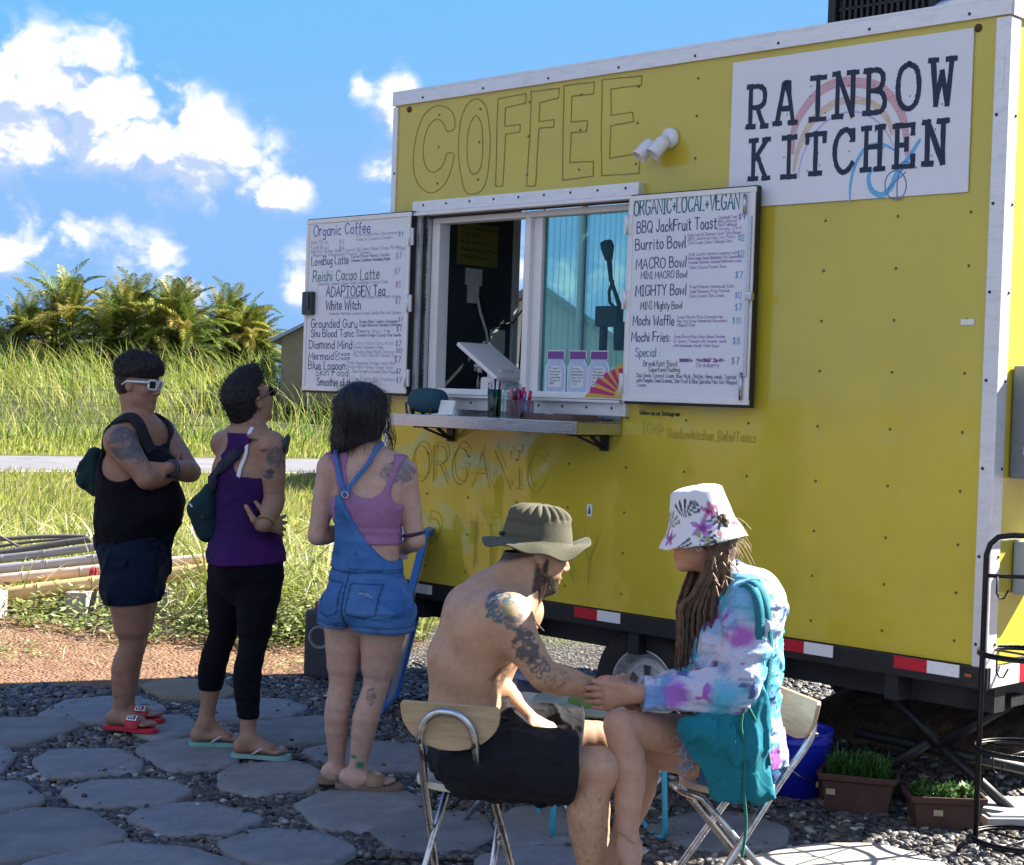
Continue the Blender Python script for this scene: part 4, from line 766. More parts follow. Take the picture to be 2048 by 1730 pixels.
mb = MB(); Mx = Matrix(((1, 0, 0), (0, 0, 1), (0, 1, 0)))
mb.lathe([(0.186, 0.006), (0.183, -0.004), (0.174, -0.004), (0.168, 0.012), (0.150, 0.030), (0.142, 0.040), (0.132, 0.032), (0.110, 0.028)], (WXc, 0.06, WR), n=48, M=Mx, cap=False)
mb.lathe([(0.0, 0.004), (0.030, 0.004), (0.046, 0.008), (0.058, 0.022), (0.066, 0.028)], (WXc, 0.06, WR), n=48, M=Mx, cap=False)
for k in range(6):   # spokes between the vent holes
    a0, a1 = R(60*k-14), R(60*k+14); pts = []
    for a in np.linspace(a0, a1, 5): pts.append((0.064*math.cos(a), 0.064*math.sin(a)))
    for a in np.linspace(a1+R(4), a0-R(4), 6): pts.append((0.112*math.cos(a), 0.112*math.sin(a)))
    mb.prism(pts, lambda a, b, h: (WXc+a, 0.06+h, WR+b), 0.0265, 0.034)
mb.lathe([(0.0, 0.075), (0.113, 0.075), (0.114, 0.028)], (WXc, 0.06, WR), n=40, M=Mx, cap=False)
mb.build('rim', M_rim, wheel)
mb = MB(); mb.tube([(WXc, 0.15, WR), (WXc, TW-.15, WR)], 0.04); mb.lathe([(0.175, 0.0), (0.26, -0.01), (WR, 0.035), (WR, 0.165), (0.2, 0.2)], (WXc, TW-.26, WR), n=40, M=Mx); mb.build('axle', M_tyre, trailer)
mb = MB(); mb.box((WXc, 0.14, 0.60), (0.76, 0.22, 0.012)); mb.build('mudguard', M_chassis, trailer)
mb = MB(); J = lambda a, b: mb.tube([a, b], 0.022, n=6)
jx, jy = 3.02, 0.30
J((jx-.26, jy, .46), (jx+.02, jy+.02, .25)); J((jx+.30, jy+.05, .46), (jx+.02, jy+.02, .25)) ; J((jx-.30, jy, .04), (jx-.02, jy, .26)); J((jx+.32, jy+.05, .04), (jx, jy+.02, .26)); J((jx-.36, jy, .24), (jx+.4, jy+.1, .20)); mb.box((jx, jy, .025), (.8, .14, .03)); mb.box((jx, jy, .48), (.7, .10, .04))
mb.build('stabiliser_jack', M_chassis, trailer)
lx, lz = 1.815, 2.715
mb = MB(); mb.lathe([(0.046, 0.0), (0.046, 0.016), (0.036, 0.028), (0.0, 0.033)], (lx, -0.002, lz), n=24, M=Matrix(((1, 0, 0), (0, 0, -1), (0, 1, 0)))); lamp = mb.build('security_light', M_lightw, trailer)
for (hx, hz, tx, tz) in ((-0.062, -0.030, -0.045, -0.085), (0.012, -0.022, -0.02, -0.085)):
    mb = MB(); a = Vector((lx+hx*.5, -0.06, lz+hz*.4)); d = Vector((-0.35, -0.55, -0.80)).normalized(); q = d.to_track_quat('Z', 'Y').to_matrix()
    mb.lathe([(0.0, -0.01), (0.024, -0.005), (0.031, 0.015), (0.033, 0.070), (0.035, 0.085), (0.032, 0.085), (0.028, 0.06), (0.0, 0.05)], a+Vector((hx*.5, 0, hz*.3)), n=20, M=q, cap=False)
    mb.tube([(lx, -0.02, lz), a], 0.012, n=8); mb.build('lamp_head', M_lightw, lamp)
mb = MB(); mb.box((TL+0.075, 0.315, 1.545), (0.14, 0.40, 0.42), bev=0.01); eb = mb.build('electrical_box', M_grey, trailer)
mb = MB(); mb.box((TL+0.075, 0.112, 1.44), (0.03, 0.014, 0.03), bev=0.003); mb.build('hasp', M_steel, eb)
mb = MB(); mb.box((TL+0.045, 0.235, 1.000), (0.08, 0.13, 0.20), bev=0.012); mb.build('outlet_box', mat('grey_plastic', (0.36, 0.40, 0.45), rough=0.4), trailer)
# on the roof: a louvred condenser and a silver vent hood beside it
ac = thing('air_conditioner', 'dark louvred air conditioner unit standing on the trailer roof', 'air conditioner', tw(2.78, 0.32, TT+0.012), TH)
mb = MB(); W_, D_, H_ = 0.46, 0.42, 0.62
for (x, y) in ((-W_/2, -D_/2), (W_/2, -D_/2), (-W_/2, D_/2), (W_/2, D_/2)): mb.box((x, y, H_/2), (0.035, 0.035, H_))
mb.box((0, 0, H_), (W_, D_, 0.03)); mb.box((0, 0, 0.015), (W_, D_, 0.03)); mb.box((0, 0.06, H_/2), (W_-.06, D_-.16, H_-.06)); mb.build('case', M_chassis, ac)
mb = MB()
for k in range(14): mb.box((-W_/2+.05+k*.0277, -D_/2+.006, H_/2), (0.012, 0.02, H_-.06))
for k in range(6): mb.box((0, -D_/2, .08+k*.1), (W_-.05, 0.008, 0.010))
for k in range(12): mb.box((-W_/2+.004, -D_/2+.05+k*.028, H_/2), (0.02, 0.010, H_-.06))
mb.build('grille', M_black, ac)
hood = thing('vent_hood', 'smooth silver vent hood on the roof beside the dark condenser', 'vent hood', tw(3.12, 0.42, TT+0.012), TH)
mb = MB(); mb.lathe([(0.34, 0.0), (0.345, 0.03), (0.33, 0.06), (0.27, 0.085), (0.26, 0.11), (0.31, 0.13), (0.33, 0.16), (0.27, 0.25), (0.13, 0.31), (0.0, 0.33)], (0, 0, 0), n=40); mb.build('cowl', M_steel, hood)

# ------------------------------------------------------------------ RAINBOW KITCHEN sign
sgn = thing('sign_board', 'white rectangular sign reading RAINBOW KITCHEN over a painted rainbow', 'sign', T_O, TH)
mb = MB(); mb.box(((2.14+3.248)/2, -0.006, (2.394+3.002)/2), (3.248-2.14, 0.006, 0.608), bev=0.001); mb.build('panel', mat('sign_white', (0.72, 0.74, 0.80), rough=0.35, noise=0.02, nscale=4), sgn)
fsg = lambda x, z, l: (x, -0.0094-l, z)
SP = lambda x, y: np.array(on_side(1440+x*560/2048, 60+y*380/1390, -0.009))
def arc(pts, w0, w1, name, col, seed):
    L_ = Lettering(lambda x, z, l: fsg(x, z, l-.0004), seed); P = [SP(*p) for p in catmull(pts, 8)]; n = len(P)
    for i in range(n-1):
        f = math.sin(math.pi*(i+.5)/(n-1))**.5; w = w1+(w0-w1)*f
        d = P[i+1]-P[i]; L_.stroke([P[i]-d*.04, P[i+1]+d*.04], w)
    m_ = mat(name, col, rough=0.45, noise=0.18, nscale=40, stretch=(1, 1, 6)); L_.build(name, m_, sgn)
arc([(527, 900), (540, 740), (600, 600), (720, 460), (860, 385), (1000, 360+25), (1140, 410), (1250, 490), (1320, 600), (1355, 720), (1370, 910)], 0.040, 0.014, 'pink_arc', (0.60, 0.36, 0.42), 1)
arc([(540, 1030), (570, 880), (640, 720), (740, 600), (870, 525), (1000, 512), (1130, 550), (1220, 640), (1260, 760)], 0.030, 0.010, 'sand_arc', (0.62, 0.50, 0.40), 2)
arc([(572, 1080), (600, 930), (680, 770), (790, 660), (920, 604), (1030, 606), (1140, 660), (1220, 750), (1270, 850)], 0.007, 0.004, 'violet_arc', (0.48, 0.40, 0.70), 3)
arc([(950, 1255), (955, 1130), (985, 1000), (1050, 880), (1120, 838), (1200, 840), (1280, 880)], 0.014, 0.004, 'blue_swoosh', (0.14, 0.40, 0.72), 4)
arc([(1130, 1010), (1090, 1060), (1095, 1140), (1130, 1190), (1190, 1205), (1250, 1150), (1290, 1060), (1360, 960), (1420, 870), (1465, 800)], 0.022, 0.006, 'blue_swoosh', (0.12, 0.42, 0.76), 5)
L_ = Lettering(fsg, 77); cir = [(1285+78*math.cos(a), 1135+105*math.sin(a)) for a in np.linspace(0, 2*math.pi, 30)]; L_.stroke([SP(*p) for p in cir], 0.0045)
for p in (((1345, 1010), (1310, 1060), (1295, 1140), (1297, 1235)), ((1360, 1040), (1250, 1140), (1230, 1175)), ((1300, 1000), (1360, 960), (1440, 1010))): L_.stroke([SP(*q) for q in catmull(p, 5)], 0.0045)
L_.build('peace_mark', mat('steel_blue_paint', (0.08, 0.17, 0.33), rough=0.5), sgn)
# worn typewriter capitals
SL = {'R': ([[(.15, 1), (.15, 0)], '~', [(.15, .97), (.6, .97), (.85, .85), (.85, .6), (.6, .48), (.15, .48)], [(.5, .48), (.62, .3), (.78, .1), (.9, .02)]], [(.0, .98, .3), (-.02, .02, .36), (.72, .02, 1.02)]),
 'A': ([[(.1, 0), (.42, .97), (.58, .97), (.9, 0)], [(.24, .36), (.78, .36)]], [(-.06, .02, .28), (.7, .02, 1.06)]), 'I': ([[(.5, 1), (.5, 0)]], [(.1, .97, .92), (.06, .02, .94)]),
 'N': ([[(.16, 0), (.16, 1)], [(.16, 1), (.84, .02)], [(.84, .02), (.84, 1)]], [(-.02, .98, .22), (.62, .98, 1.04), (-.02, .02, .38)]),
 'B': ([[(.18, 1), (.18, 0)], '~', [(.18, .97), (.62, .97), (.84, .85), (.8, .62), (.58, .52), (.2, .52)], '~', [(.5, .52), (.8, .46), (.95, .26), (.82, .06), (.5, .02), (.18, .02)]], [(.0, .97, .3), (-.02, .02, .3)]),
 'O': (['~', [(.5, 1), (.2, .9), (.06, .66), (.06, .34), (.2, .1), (.5, 0), (.8, .1), (.94, .34), (.94, .66), (.8, .9), (.5, 1)]], []),
 'W': ([[(.1, 1), (.24, .02)], [(.24, .02), (.5, .72)], [(.5, .72), (.74, .02)], [(.74, .02), (.92, 1)]], [(-.06, .98, .28), (.72, .98, 1.08)]),
 'K': ([[(.2, 1), (.2, 0)], [(.88, .98), (.28, .52)], [(.4, .6), (.62, .3), (.86, .02)]], [(.02, .98, .38), (.7, .98, 1.0), (.0, .02, .4), (.72, .02, 1.02)]),
 'T': ([[(.5, 1), (.5, 0)], [(.04, .97), (.96, .97)], [(.06, .97), (.06, .78)], [(.94, .97), (.94, .78)]], [(.22, .02, .78)]),
 'C': (['~', [(.94, .8), (.72, .98), (.42, .98), (.14, .8), (.04, .5), (.14, .18), (.42, 0), (.72, .04), (.95, .2)], [(.94, .98), (.94, .74)]], []),
 'H': ([[(.18, 1), (.18, 0)], [(.82, 1), (.82, 0)], [(.18, .54), (.82, .54)]], [(.0, .98, .36), (.64, .98, 1.), (-.02, .02, .38), (.62, .02, 1.02)]),
 'E': ([[(.18, 1), (.18, 0)], [(.04, .97), (.9, .97)], [(.9, .97), (.9, .76)], [(.18, .52), (.62, .52)], [(.62, .66), (.62, .4)], [(.04, .02), (.92, .02)], [(.92, .02), (.92, .26)]], [])}
sl = Lettering(fsg, 21)
def rough(P, k=4, a=.006):
    out = []
    for p, q in zip(P[:-1], P[1:]):
        for j in range(k): out.append(np.array(p)+(np.array(q)-np.array(p))*j/k+np.array([random.uniform(-a, a), random.uniform(-a, a)]))
    return out+[np.array(P[-1])]
def slab(ch, q00, q10, q01, q11, w):
    sts, ser = SL[ch]; sm = False
    def mp(p): return (q00*(1-p[0])+q10*p[0])*(1-p[1])+(q01*(1-p[0])+q11*p[0])*p[1]
    for st_ in sts:
        if st_ == '~': sm = True; continue
        P = catmull(st_, 4) if sm else st_; sm = False
        sl.stroke([mp(p) for p in rough(P, 3)], w, 0.16)
    for (a, b, c) in ser: sl.stroke([mp(p) for p in rough([(a, b), (c, b)], 5)], w*1.0, 0.14)
    for k in range(3): c = mp((random.uniform(0, 1), random.uniform(0, 1))); sl.stroke([c, c+np.array([.002, .004])], .004)
rows = [('RAINBOW', [(188, 352, 400, 718), (390, 560, 370, 693), (640, 785, 335, 665), (818, 1005, 305, 645), (1043, 1222, 282, 618), (1280, 1470, 246, 585), (1525, 1715, 205, 560)]), ('KITCHEN', [(200, 365, 795, 1098), (432, 568, 772, 1085), (612, 778, 750, 1062), (818, 985, 728, 1045), (1025, 1205, 705, 1032), (1250, 1432, 685, 1012), (1475, 1665, 660, 990)])]
for txt, bx in rows:
    for ch, (a, b, t, bt) in zip(txt, bx):
        s_ = 0.10*(b-a); xa, xb = a+12, b-10
        q00, q10, q01, q11 = SP(xa, bt-2), SP(xb, bt-2-s_*.55), SP(xa+8, t+12), SP(xb+8, t+12-s_*.9)
        slab(ch, q00, q10, q01, q11, 0.021)
sl.build('worn_capitals', mat('navy_sign_paint', (0.005, 0.020, 0.055), rough=0.6, noise=0.25, nscale=90), sgn)
# ------------------------------------------------------------------ things on the counter and in the window
def loc(x, y, z): return tw(x, y, z)
CT = 1.4778
sp = thing('portable_speaker', 'dark teal drum shaped portable speaker lying on the counter beside a white card', 'speaker', loc(0.50, -0.17, CT), TH)
mb = MB(); Rx = Matrix(((0, 0, 1), (0, 1, 0), (-1, 0, 0)))
mb.lathe([(0.0, -.105), (.030, -.105), (.045, -.098), (.055, -.085), (.060, -.05), (.061, 0), (.060, .05), (.055, .085), (.045, .098), (.030, .105), (0, .105)], (0, 0, .066), n=28, M=Rx); mb.build('body', mat('teal_mesh_fabric', (.012, .065, .10), rough=.85, noise=.2, nscale=200, bump=.4, bscale=600), sp)
mb = MB()
for x in (-.07, .07): mb.tube([(x, -.03, 0.0), (x, -.045, .02), (x, -.04, .035)], .010); mb.tube([(x, .03, 0), (x, .045, .02)], .010)
mb.build('rubber_foot', M_black, sp); mb = MB(); mb.tube([(-.10, -.02, .06), (-.125, -.03, .05), (-.12, -.03, .01), (-.10, -.04, .004)], .006); mb.build('carry_loop', mat('blue_cord', (.02, .05, .22), rough=.8), sp)
cd = thing('card_stand', 'small white rounded card stand on the counter next to the teal speaker', 'card stand', loc(0.655, -0.20, CT), TH)
mb = MB(); mb.box((0, 0.012, .036), (.10, .012, .072), M=Matrix.Rotation(R(-14), 3, 'X'), bev=.005); mb.build('card', M_vinyl, cd); mb = MB(); mb.box((0, -.004, .003), (.11, .07, .005), bev=.002); mb.build('base', M_vinyl, cd)
gl = glass_mat('clear_glass', (.86, .92, .92), .10)
cup = thing('straw_glass', 'tall green glass holding dark and red straws at the middle of the counter', 'glass', loc(0.985, -0.20, CT), TH)
mb = MB(); mb.lathe([(.028, 0), (.030, .002), (.034, .13), (.032, .13), (.028, .006), (0, .006)], n=24); mb.build('tumbler', glass_mat('green_glass', (.20, .55, .40), .12), cup)
for k, c in enumerate(((.01, .02, .03), (.25, .02, .10), (.02, .08, .07), (.03, .02, .08), (.5, .5, .5), (.01, .01, .02))):
    a = k*1.05; mb = MB(); mb.tube([(.012*math.cos(a), .012*math.sin(a), .008), (.026*math.cos(a+.3), .026*math.sin(a+.3), .16+.01*(k % 3))], .0045, n=7); mb.build('straw', mat('straw_%d' % k, c, rough=.4), cup)
jar = thing('glass_jar', 'clear glass tip jar with coins and notes in it on the counter', 'jar', loc(1.075, -0.17, CT), TH)
mb = MB(); mb.lathe([(.040, 0), (.048, .004), (.050, .02), (.050, .11), (.044, .128), (.036, .136), (.036, .160), (.034, .160), (.034, .136), (.042, .124), (.047, .108), (.047, .008), (0, .006)], n=28); mb.build('jar_wall', gl, jar)
mb = MB(); rr = random.Random(3)
for k in range(26): mb.lathe([(.010, -.001), (.010, .001)], (rr.uniform(-.026, .026), rr.uniform(-.026, .026), .012+k*.0016), n=10, M=Matrix.Rotation(rr.uniform(-.6, .6), 3, 'X'))
mb.build('coins', mat('coins', (.30, .24, .14), rough=.35, metal=.8), jar); mb = MB()
for k in range(4): mb.box((rr.uniform(-.012, .012), rr.uniform(-.012, .012), .075+.012*k), (.045, .003, .05), M=Matrix.Rotation(rr.uniform(-.5, .5), 3, 'Y') @ Matrix.Rotation(rr.uniform(0, 3), 3, 'Z'))
mb.build('notes', mat('banknote', (.22, .27, .20), rough=.8, noise=.3, nscale=60), jar)
tub = thing('marker_tub', 'square clear tub full of coloured markers on the counter', 'pen tub', loc(1.165, -0.215, CT), TH)
mb = MB()
for (x, y, sx, sy) in ((-.043, 0, .003, .088), (.043, 0, .003, .088), (0, -.043, .088, .003), (0, .043, .088, .003)): mb.box((x, y, .042), (sx, sy, .084))
mb.box((0, 0, .002), (.086, .086, .004)); mb.build('tub_wall', glass_mat('milky_plastic', (.72, .76, .82), .25, .15), tub)
MKC = [(.55, .02, .06), (.60, .05, .30), (.04, .05, .08), (.50, .03, .22), (.10, .12, .40), (.02, .02, .03), (.62, .10, .16), (.3, .3, .34)]
for k in range(11):
    a = rr.uniform(0, 6.28); x0, y0 = rr.uniform(-.028, .028), rr.uniform(-.028, .028); tp = Vector((x0+.03*math.cos(a), y0+.03*math.sin(a), .115+.03*rr.random())); mb = MB(); b0 = Vector((x0, y0, .006)); mid = b0.lerp(tp, .65); mb.tube([b0, mid], .0068, n=8); mb.tube([mid, tp], .0078, n=8); mb.build('marker', mat('marker_barrel_%d' % k, MKC[k % 8], rough=.35), tub)
tray = thing('wooden_tray', 'shallow brown tray of small odds and ends at the right end of the counter', 'tray', loc(1.355, -0.15, CT), TH)
mb = MB(); mb.box((0, 0, .004), (.30, .17, .008))
for (x, y, sx, sy) in ((-.147, 0, .008, .17), (.147, 0, .008, .17), (0, -.082, .30, .008), (0, .082, .30, .008)): mb.box((x, y, .016), (sx, sy, .022), bev=.002)
mb.build('tray_body', mat('brown_tray', (.10, .055, .04), rough=.6, noise=.2, nscale=30, stretch=(1, 6, 1)), tray)
for k, (lab, c, x, r_) in enumerate((('small blue marker cap lying on the brown tray', (.05, .15, .55), .02, .010), ('small pink eraser lying on the brown tray', (.55, .25, .32), .07, .009), ('crumpled pale napkin on the brown tray', (.5, .48, .5), -.06, .016), ('dark pebble shaped trinket on the brown tray', (.05, .05, .06), -.11, .012))):
    p = loc(1.355+x, -0.16+.02*(k % 2), CT+.008); mb = MB(); mb.lathe([(0, 0), (r_*.9, .001), (r_*1.1, r_*.6), (r_*.8, r_*1.2), (0, r_*1.4)], n=10); o = mb.build('trinket', mat('trinket_%d' % k, c, rough=.5), None, p); o.scale = (1.6, .8, 1); tag(o, lab, 'trinket')
reg = thing('tablet_register', 'white tablet register on a white stand just inside the serving window', 'tablet register', loc(0.585, 0.20, 1.580), TH)
mb = MB(); mb.box((.03, 0, .045), (.15, .13, .09), M=Matrix.Rotation(R(0), 3, 'Y'), bev=.02); mb.box((0.035, .0, .10), (.10, .10, .06), bev=.02); mb.build('stand', M_lightw, reg); mb = MB(); Mr = Matrix.Rotation(R(31), 3, 'Y'); mb.box((-.02, 0, .165), (.335, .235, .022), M=Mr, bev=.010); tb_ = mb.build('tablet', M_lightw, reg)
mb = MB(); mb.box((-.02-.0125*math.sin(R(31)), 0, .165-.0125*math.cos(R(31))), (.29, .20, .002), M=Mr); mb.build('screen', M_dark if 'M_dark' in globals() else M_black, tb_)
mb = MB(); mb.box((.03, -.0665, .045), (.026, .003, .034), bev=.006); lg = mb.build('logo_patch', Mk['navy'], reg); mb = MB(); mb.box((.03, -.0690, .045), (.014, .002, .020), bev=.003); mb.build('logo_centre', M_lightw, lg)
sb = thing('spray_bottle', 'clear spray bottle standing behind the serving window on the left', 'bottle', loc(0.42, 0.25, 1.580), TH); mb = MB(); mb.lathe([(.024, 0), (.026, .01), (.026, .08), (.012, .10), (.012, .115)], n=18); mb.build('bottle', glass_mat('smoky_plastic', (.45, .5, .55), .15, .1), sb); mb = MB(); mb.lathe([(.013, .112), (.013, .135), (.006, .14)], n=14); mb.box((-.012, 0, .147), (.05, .016, .018), bev=.004); mb.tube([(-.03, 0, .142), (-.034, 0, .12)], .004, n=6); mb.build('trigger', M_lightw, sb)
# three jar shaped menu cards standing in the teal pane, with the sun sticker in front
JR = [(-.82, 0), (-1, .12), (-1, .95), (-.95, 1.25), (-.72, 1.48), (-.72, 1.56), (-.84, 1.62), (-.84, 1.98), (.84, 1.98), (.84, 1.62), (.72, 1.56), (.72, 1.48), (.95, 1.25), (1, .95), (1, .12), (.82, 0)]
M_lid = mat('purple_lid', (.17, .05, .26), rough=.5); M_jarc = mat('jar_card_blue', (.42, .50, .72), rough=.6, noise=.08, nscale=30); M_cardw = mat('card_white', (.66, .68, .74), rough=.6); M_cardg = mat('jar_text_green', (.14, .20, .14), rough=.7)
for k, (xc, w_, lab) in enumerate(((1.150, .058, 'leftmost jar shaped menu card with a purple lid in the teal pane'), (1.288, .056, 'middle jar shaped menu card with a purple lid in the teal pane'), (1.418, .058, 'jar shaped menu card behind the pink sun sticker'))):
    z0 = 1.603; jc = thing('jar_card', lab, 'menu card', loc(xc, 0.030, z0), TH, 'jar shaped menu cards'); s_ = .097; fnj = lambda a, b, h: (a, -h, b)
    mb = MB(); mb.prism([(a*w_*1.12, b*s_*1.03-.003) for a, b in JR], fnj, 0, .003); mb.build('border', M_cardw, jc); mb = MB(); mb.prism([(a*w_*.95, b*s_) for a, b in JR[:6]+JR[10:]], fnj, .003, .0045); mb.build('jar_face', M_jarc, jc); mb = MB(); mb.prism([(-.84*w_, 1.60*s_), (.84*w_, 1.60*s_), (.84*w_, 1.96*s_), (-.84*w_, 1.96*s_)], fnj, .003, .006); mb.build('lid', M_lid, jc)
    mb = MB(); mb.prism([(a*w_*.72, .25*s_+b*s_*.72) for a, b in ((-1, 0), (1, 0), (1, 1.1), (.7, 1.4), (-.7, 1.4), (-1, 1.1))], fnj, .0045, .0055); mb.build('label', M_cardw, jc)
    L_ = Lettering(lambda x, z, l: (x, -.0056-l, z), 40+k)
    for j, t_ in enumerate((('Fresh', 'Coconut', 'Water', 'Local Raw', 'Organic', '8'), ('Acai', 'Smoothie', 'Banana Date', 'Mac Nut', 'Cacao', '10'), ('Lemon', 'Ginger', 'Kombucha', 'On Tap', 'Local', '6'))[k]): L_.text(t_, -.034, .108-j*.014, .008, width=.068*min(1, len(t_)/9+.3), w=.0018)
    L_.build('jar_lettering', M_cardg, jc)
sun_ = thing('sun_sticker', 'pink and orange rising sun sticker in the lower right corner of the window', 'sticker', loc(1.575, 0.022, 1.585), TH); fz = lambda a, b, h: (a, -h, b)
mb = MB(); mb.prism([(-.235, 0), (0.0, 0), (0.0, .155), (-.03, .15), (-.11, .10)], fz, 0, .003); mb.build('backing', mat('sun_orange', (.62, .36, .05), rough=.5), sun_)
for k in range(5):
    a0, a1 = R(93+k*18.0), R(93+k*18.0+10); mb = MB(); r0, r1 = .055, (.150, .155, .165, .18, .20)[k]; mb.prism([(r0*math.cos(a0)-.045*0, .006+r0*math.sin(a0)), (r1*math.cos(a0), .006+r1*math.sin(a0)*.86), (r1*math.cos(a1), .006+r1*math.sin(a1)*.86), (r0*math.cos(a1), .006+r0*math.sin(a1))], fz, .003, .0045); mb.build('ray', mat('sun_pink_%d' % k, (.46, .02, .15), rough=.5), sun_)
mb = MB(); mb.prism([(.048*math.cos(t), .004+.048*math.sin(t)) for t in np.linspace(R(90), R(180), 12)]+[(0, .004)], fz, .003, .0046); mb.build('disc', mat('sun_yellow', (.60, .45, .12), rough=.5), sun_)
# things hanging inside behind the teal pane: a dark jointed lamp arm
la = thing('lamp_arm', 'dark jointed lamp arm with a bulb shaped head behind the teal pane', 'lamp arm', loc(1.30, 0.42, 1.58), TH); mb = MB()
q_ = lambda px, py: (lambda v: (v[0]-1.30, v[1]-1.58))(on_side(px, py, .42))
Q = lambda *ps: [(q_(*p)[0], 0, q_(*p)[1]) for p in ps]
mb.tube(Q((1212, 484), (1215, 495), (1218, 520)), [.030, .034, .018], n=12); mb.tube(Q((1218, 515), (1222, 560), (1232, 590), (1240, 615)), [.014, .010, .010, .012]); mb.tube(Q((1226, 560), (1218, 585), (1220, 605), (1232, 618)), .008); mb.build('arm', M_chassis, la)
mb = MB(); a_, b_ = q_(1218, 633); mb.box((a_, 0, b_), (.14, .05, .10), bev=.008); mb.tube(Q((1208, 645), (1206, 690), (1204, 760)), .020); mb.tube(Q((1245, 645), (1246, 700)), .045); mb.build('base', M_chassis, la)

# ------------------------------------------------------------------ leaning sign, speaker cabinet, lavender board, bucket, planters
lb = thing('leaning_sign', 'blue edged white board leaning on the trailer, seen edge on behind the woman in denim', 'sign board', on_ground(758, 1432))
Ml = Matrix((Vector((.10, .995, 0)), Vector((-.97, .10, .21)).normalized(), Vector((.215, 0, .977)))).transposed(); w_, h_ = .46, .92; mb = MB()
for (x, z, dx, dz) in ((w_/2, h_, w_, .035), (w_/2, .02, w_, .04), (0, h_/2, .032, h_), (w_, h_/2, .032, h_)): mb.box(Ml @ Vector((x, 0, z)), (dx, .034, dz), M=Ml, bev=.003)
mb.build('frame', mat('blue_frame_paint', (.03, .18, .60), rough=.45, noise=.08), lb); mb = MB(); mb.box(Ml @ Vector((w_/2, .006, h_/2)), (w_-.03, .012, h_-.03), M=Ml); mb.build('panel', M_board, lb)
pc = on_ground(644, 1362); cab = thing('speaker_cabinet', 'dark grey speaker cabinet with a red top handle standing on the pebbles', 'speaker cabinet', pc, R(-12))
mb = MB(); mb.box((.02, .12, .195), (.26, .24, .37), bev=.02); mb.build('case', mat('charcoal_plastic', (.035, .042, .055), rough=.55, noise=.15, nscale=60, bump=.1, bscale=300), cab); mb = MB(); mb.box((.03, .09, .40), (.20, .10, .05), bev=.012); mb.build('handle', mat('red_plastic', (.42, .02, .025), rough=.35), cab)
mb = MB(); mb.lathe([(.045, .0), (.050, .006), (.058, .010), (.064, .008), (.066, 0)], (-.02, 0.0, .235), n=30, M=Matrix(((1, 0, 0), (0, 0, -1), (0, 1, 0))), cap=False); mb.build('port_ring', M_grey, cab); mb = MB(); mb.lathe([(0, -.02), (.045, -.02), (.047, .004)], (-.02, 0, .235), n=30, M=Matrix(((1, 0, 0), (0, 0, -1), (0, 1, 0))), cap=False); mb.build('port', M_black, cab)
pb = tw(1.02, 0.42, .0); o = MB(); o.box((0, 0, .20), (.75, .34, .022), rz=0, bev=.003); o.box((-.3, 0, .10), (.03, .3, .19)); o.box((.3, 0, .10), (.03, .3, .19)); bd_ = o.build('low_bench', mat('lavender_paint', (.42, .42, .62), rough=.5, noise=.12, nscale=6, dirt=(.10, .04, .07), dscale=5), None, pb); bd_.rotation_euler = (0, 0, TH); tag(bd_, 'low lavender painted plank bench under the trailer beside the wheel', 'bench')
bk = on_ground(1588, 1590); bu = thing('bucket', 'blue plastic bucket on the pebbles behind the woman in tie-dye', 'bucket', bk, .4)
mb = MB(); mb.lathe([(.118, 0), (.122, .004), (.136, .22), (.146, .225), (.146, .24), (.139, .245), (.150, .262), (.150, .278), (.143, .280), (.140, .262), (.128, .02), (0, .012)], n=40); mb.build('pail', mat('blue_bucket_plastic', (.010, .022, .42), rough=.35, noise=.08, nscale=9), bu)
mb = MB(); mb.tube([(.15*math.cos(t), -.15*math.sin(t)*.62-.06, .255-.16*math.sin(t)) for t in np.linspace(0, math.pi, 16)], .0028, n=6); mb.build('handle', M_steel, bu)
for s in (-1, 1): mb = MB(); mb.box((s*.150, 0, .255), (.02, .03, .03), bev=.004); mb.build('lug', bpy.data.materials['blue_bucket_plastic'], bu)
M_terra = mat('terracotta_plastic', (.060, .025, .018), rough=.7, noise=.2, nscale=14, dirt=(.08, .05, .04), dscale=7, bump=.1, bscale=90)
M_soil = mat('potting_soil', (.02, .014, .010), rough=.95, noise=.5, nscale=40, bump=.6, bscale=40)
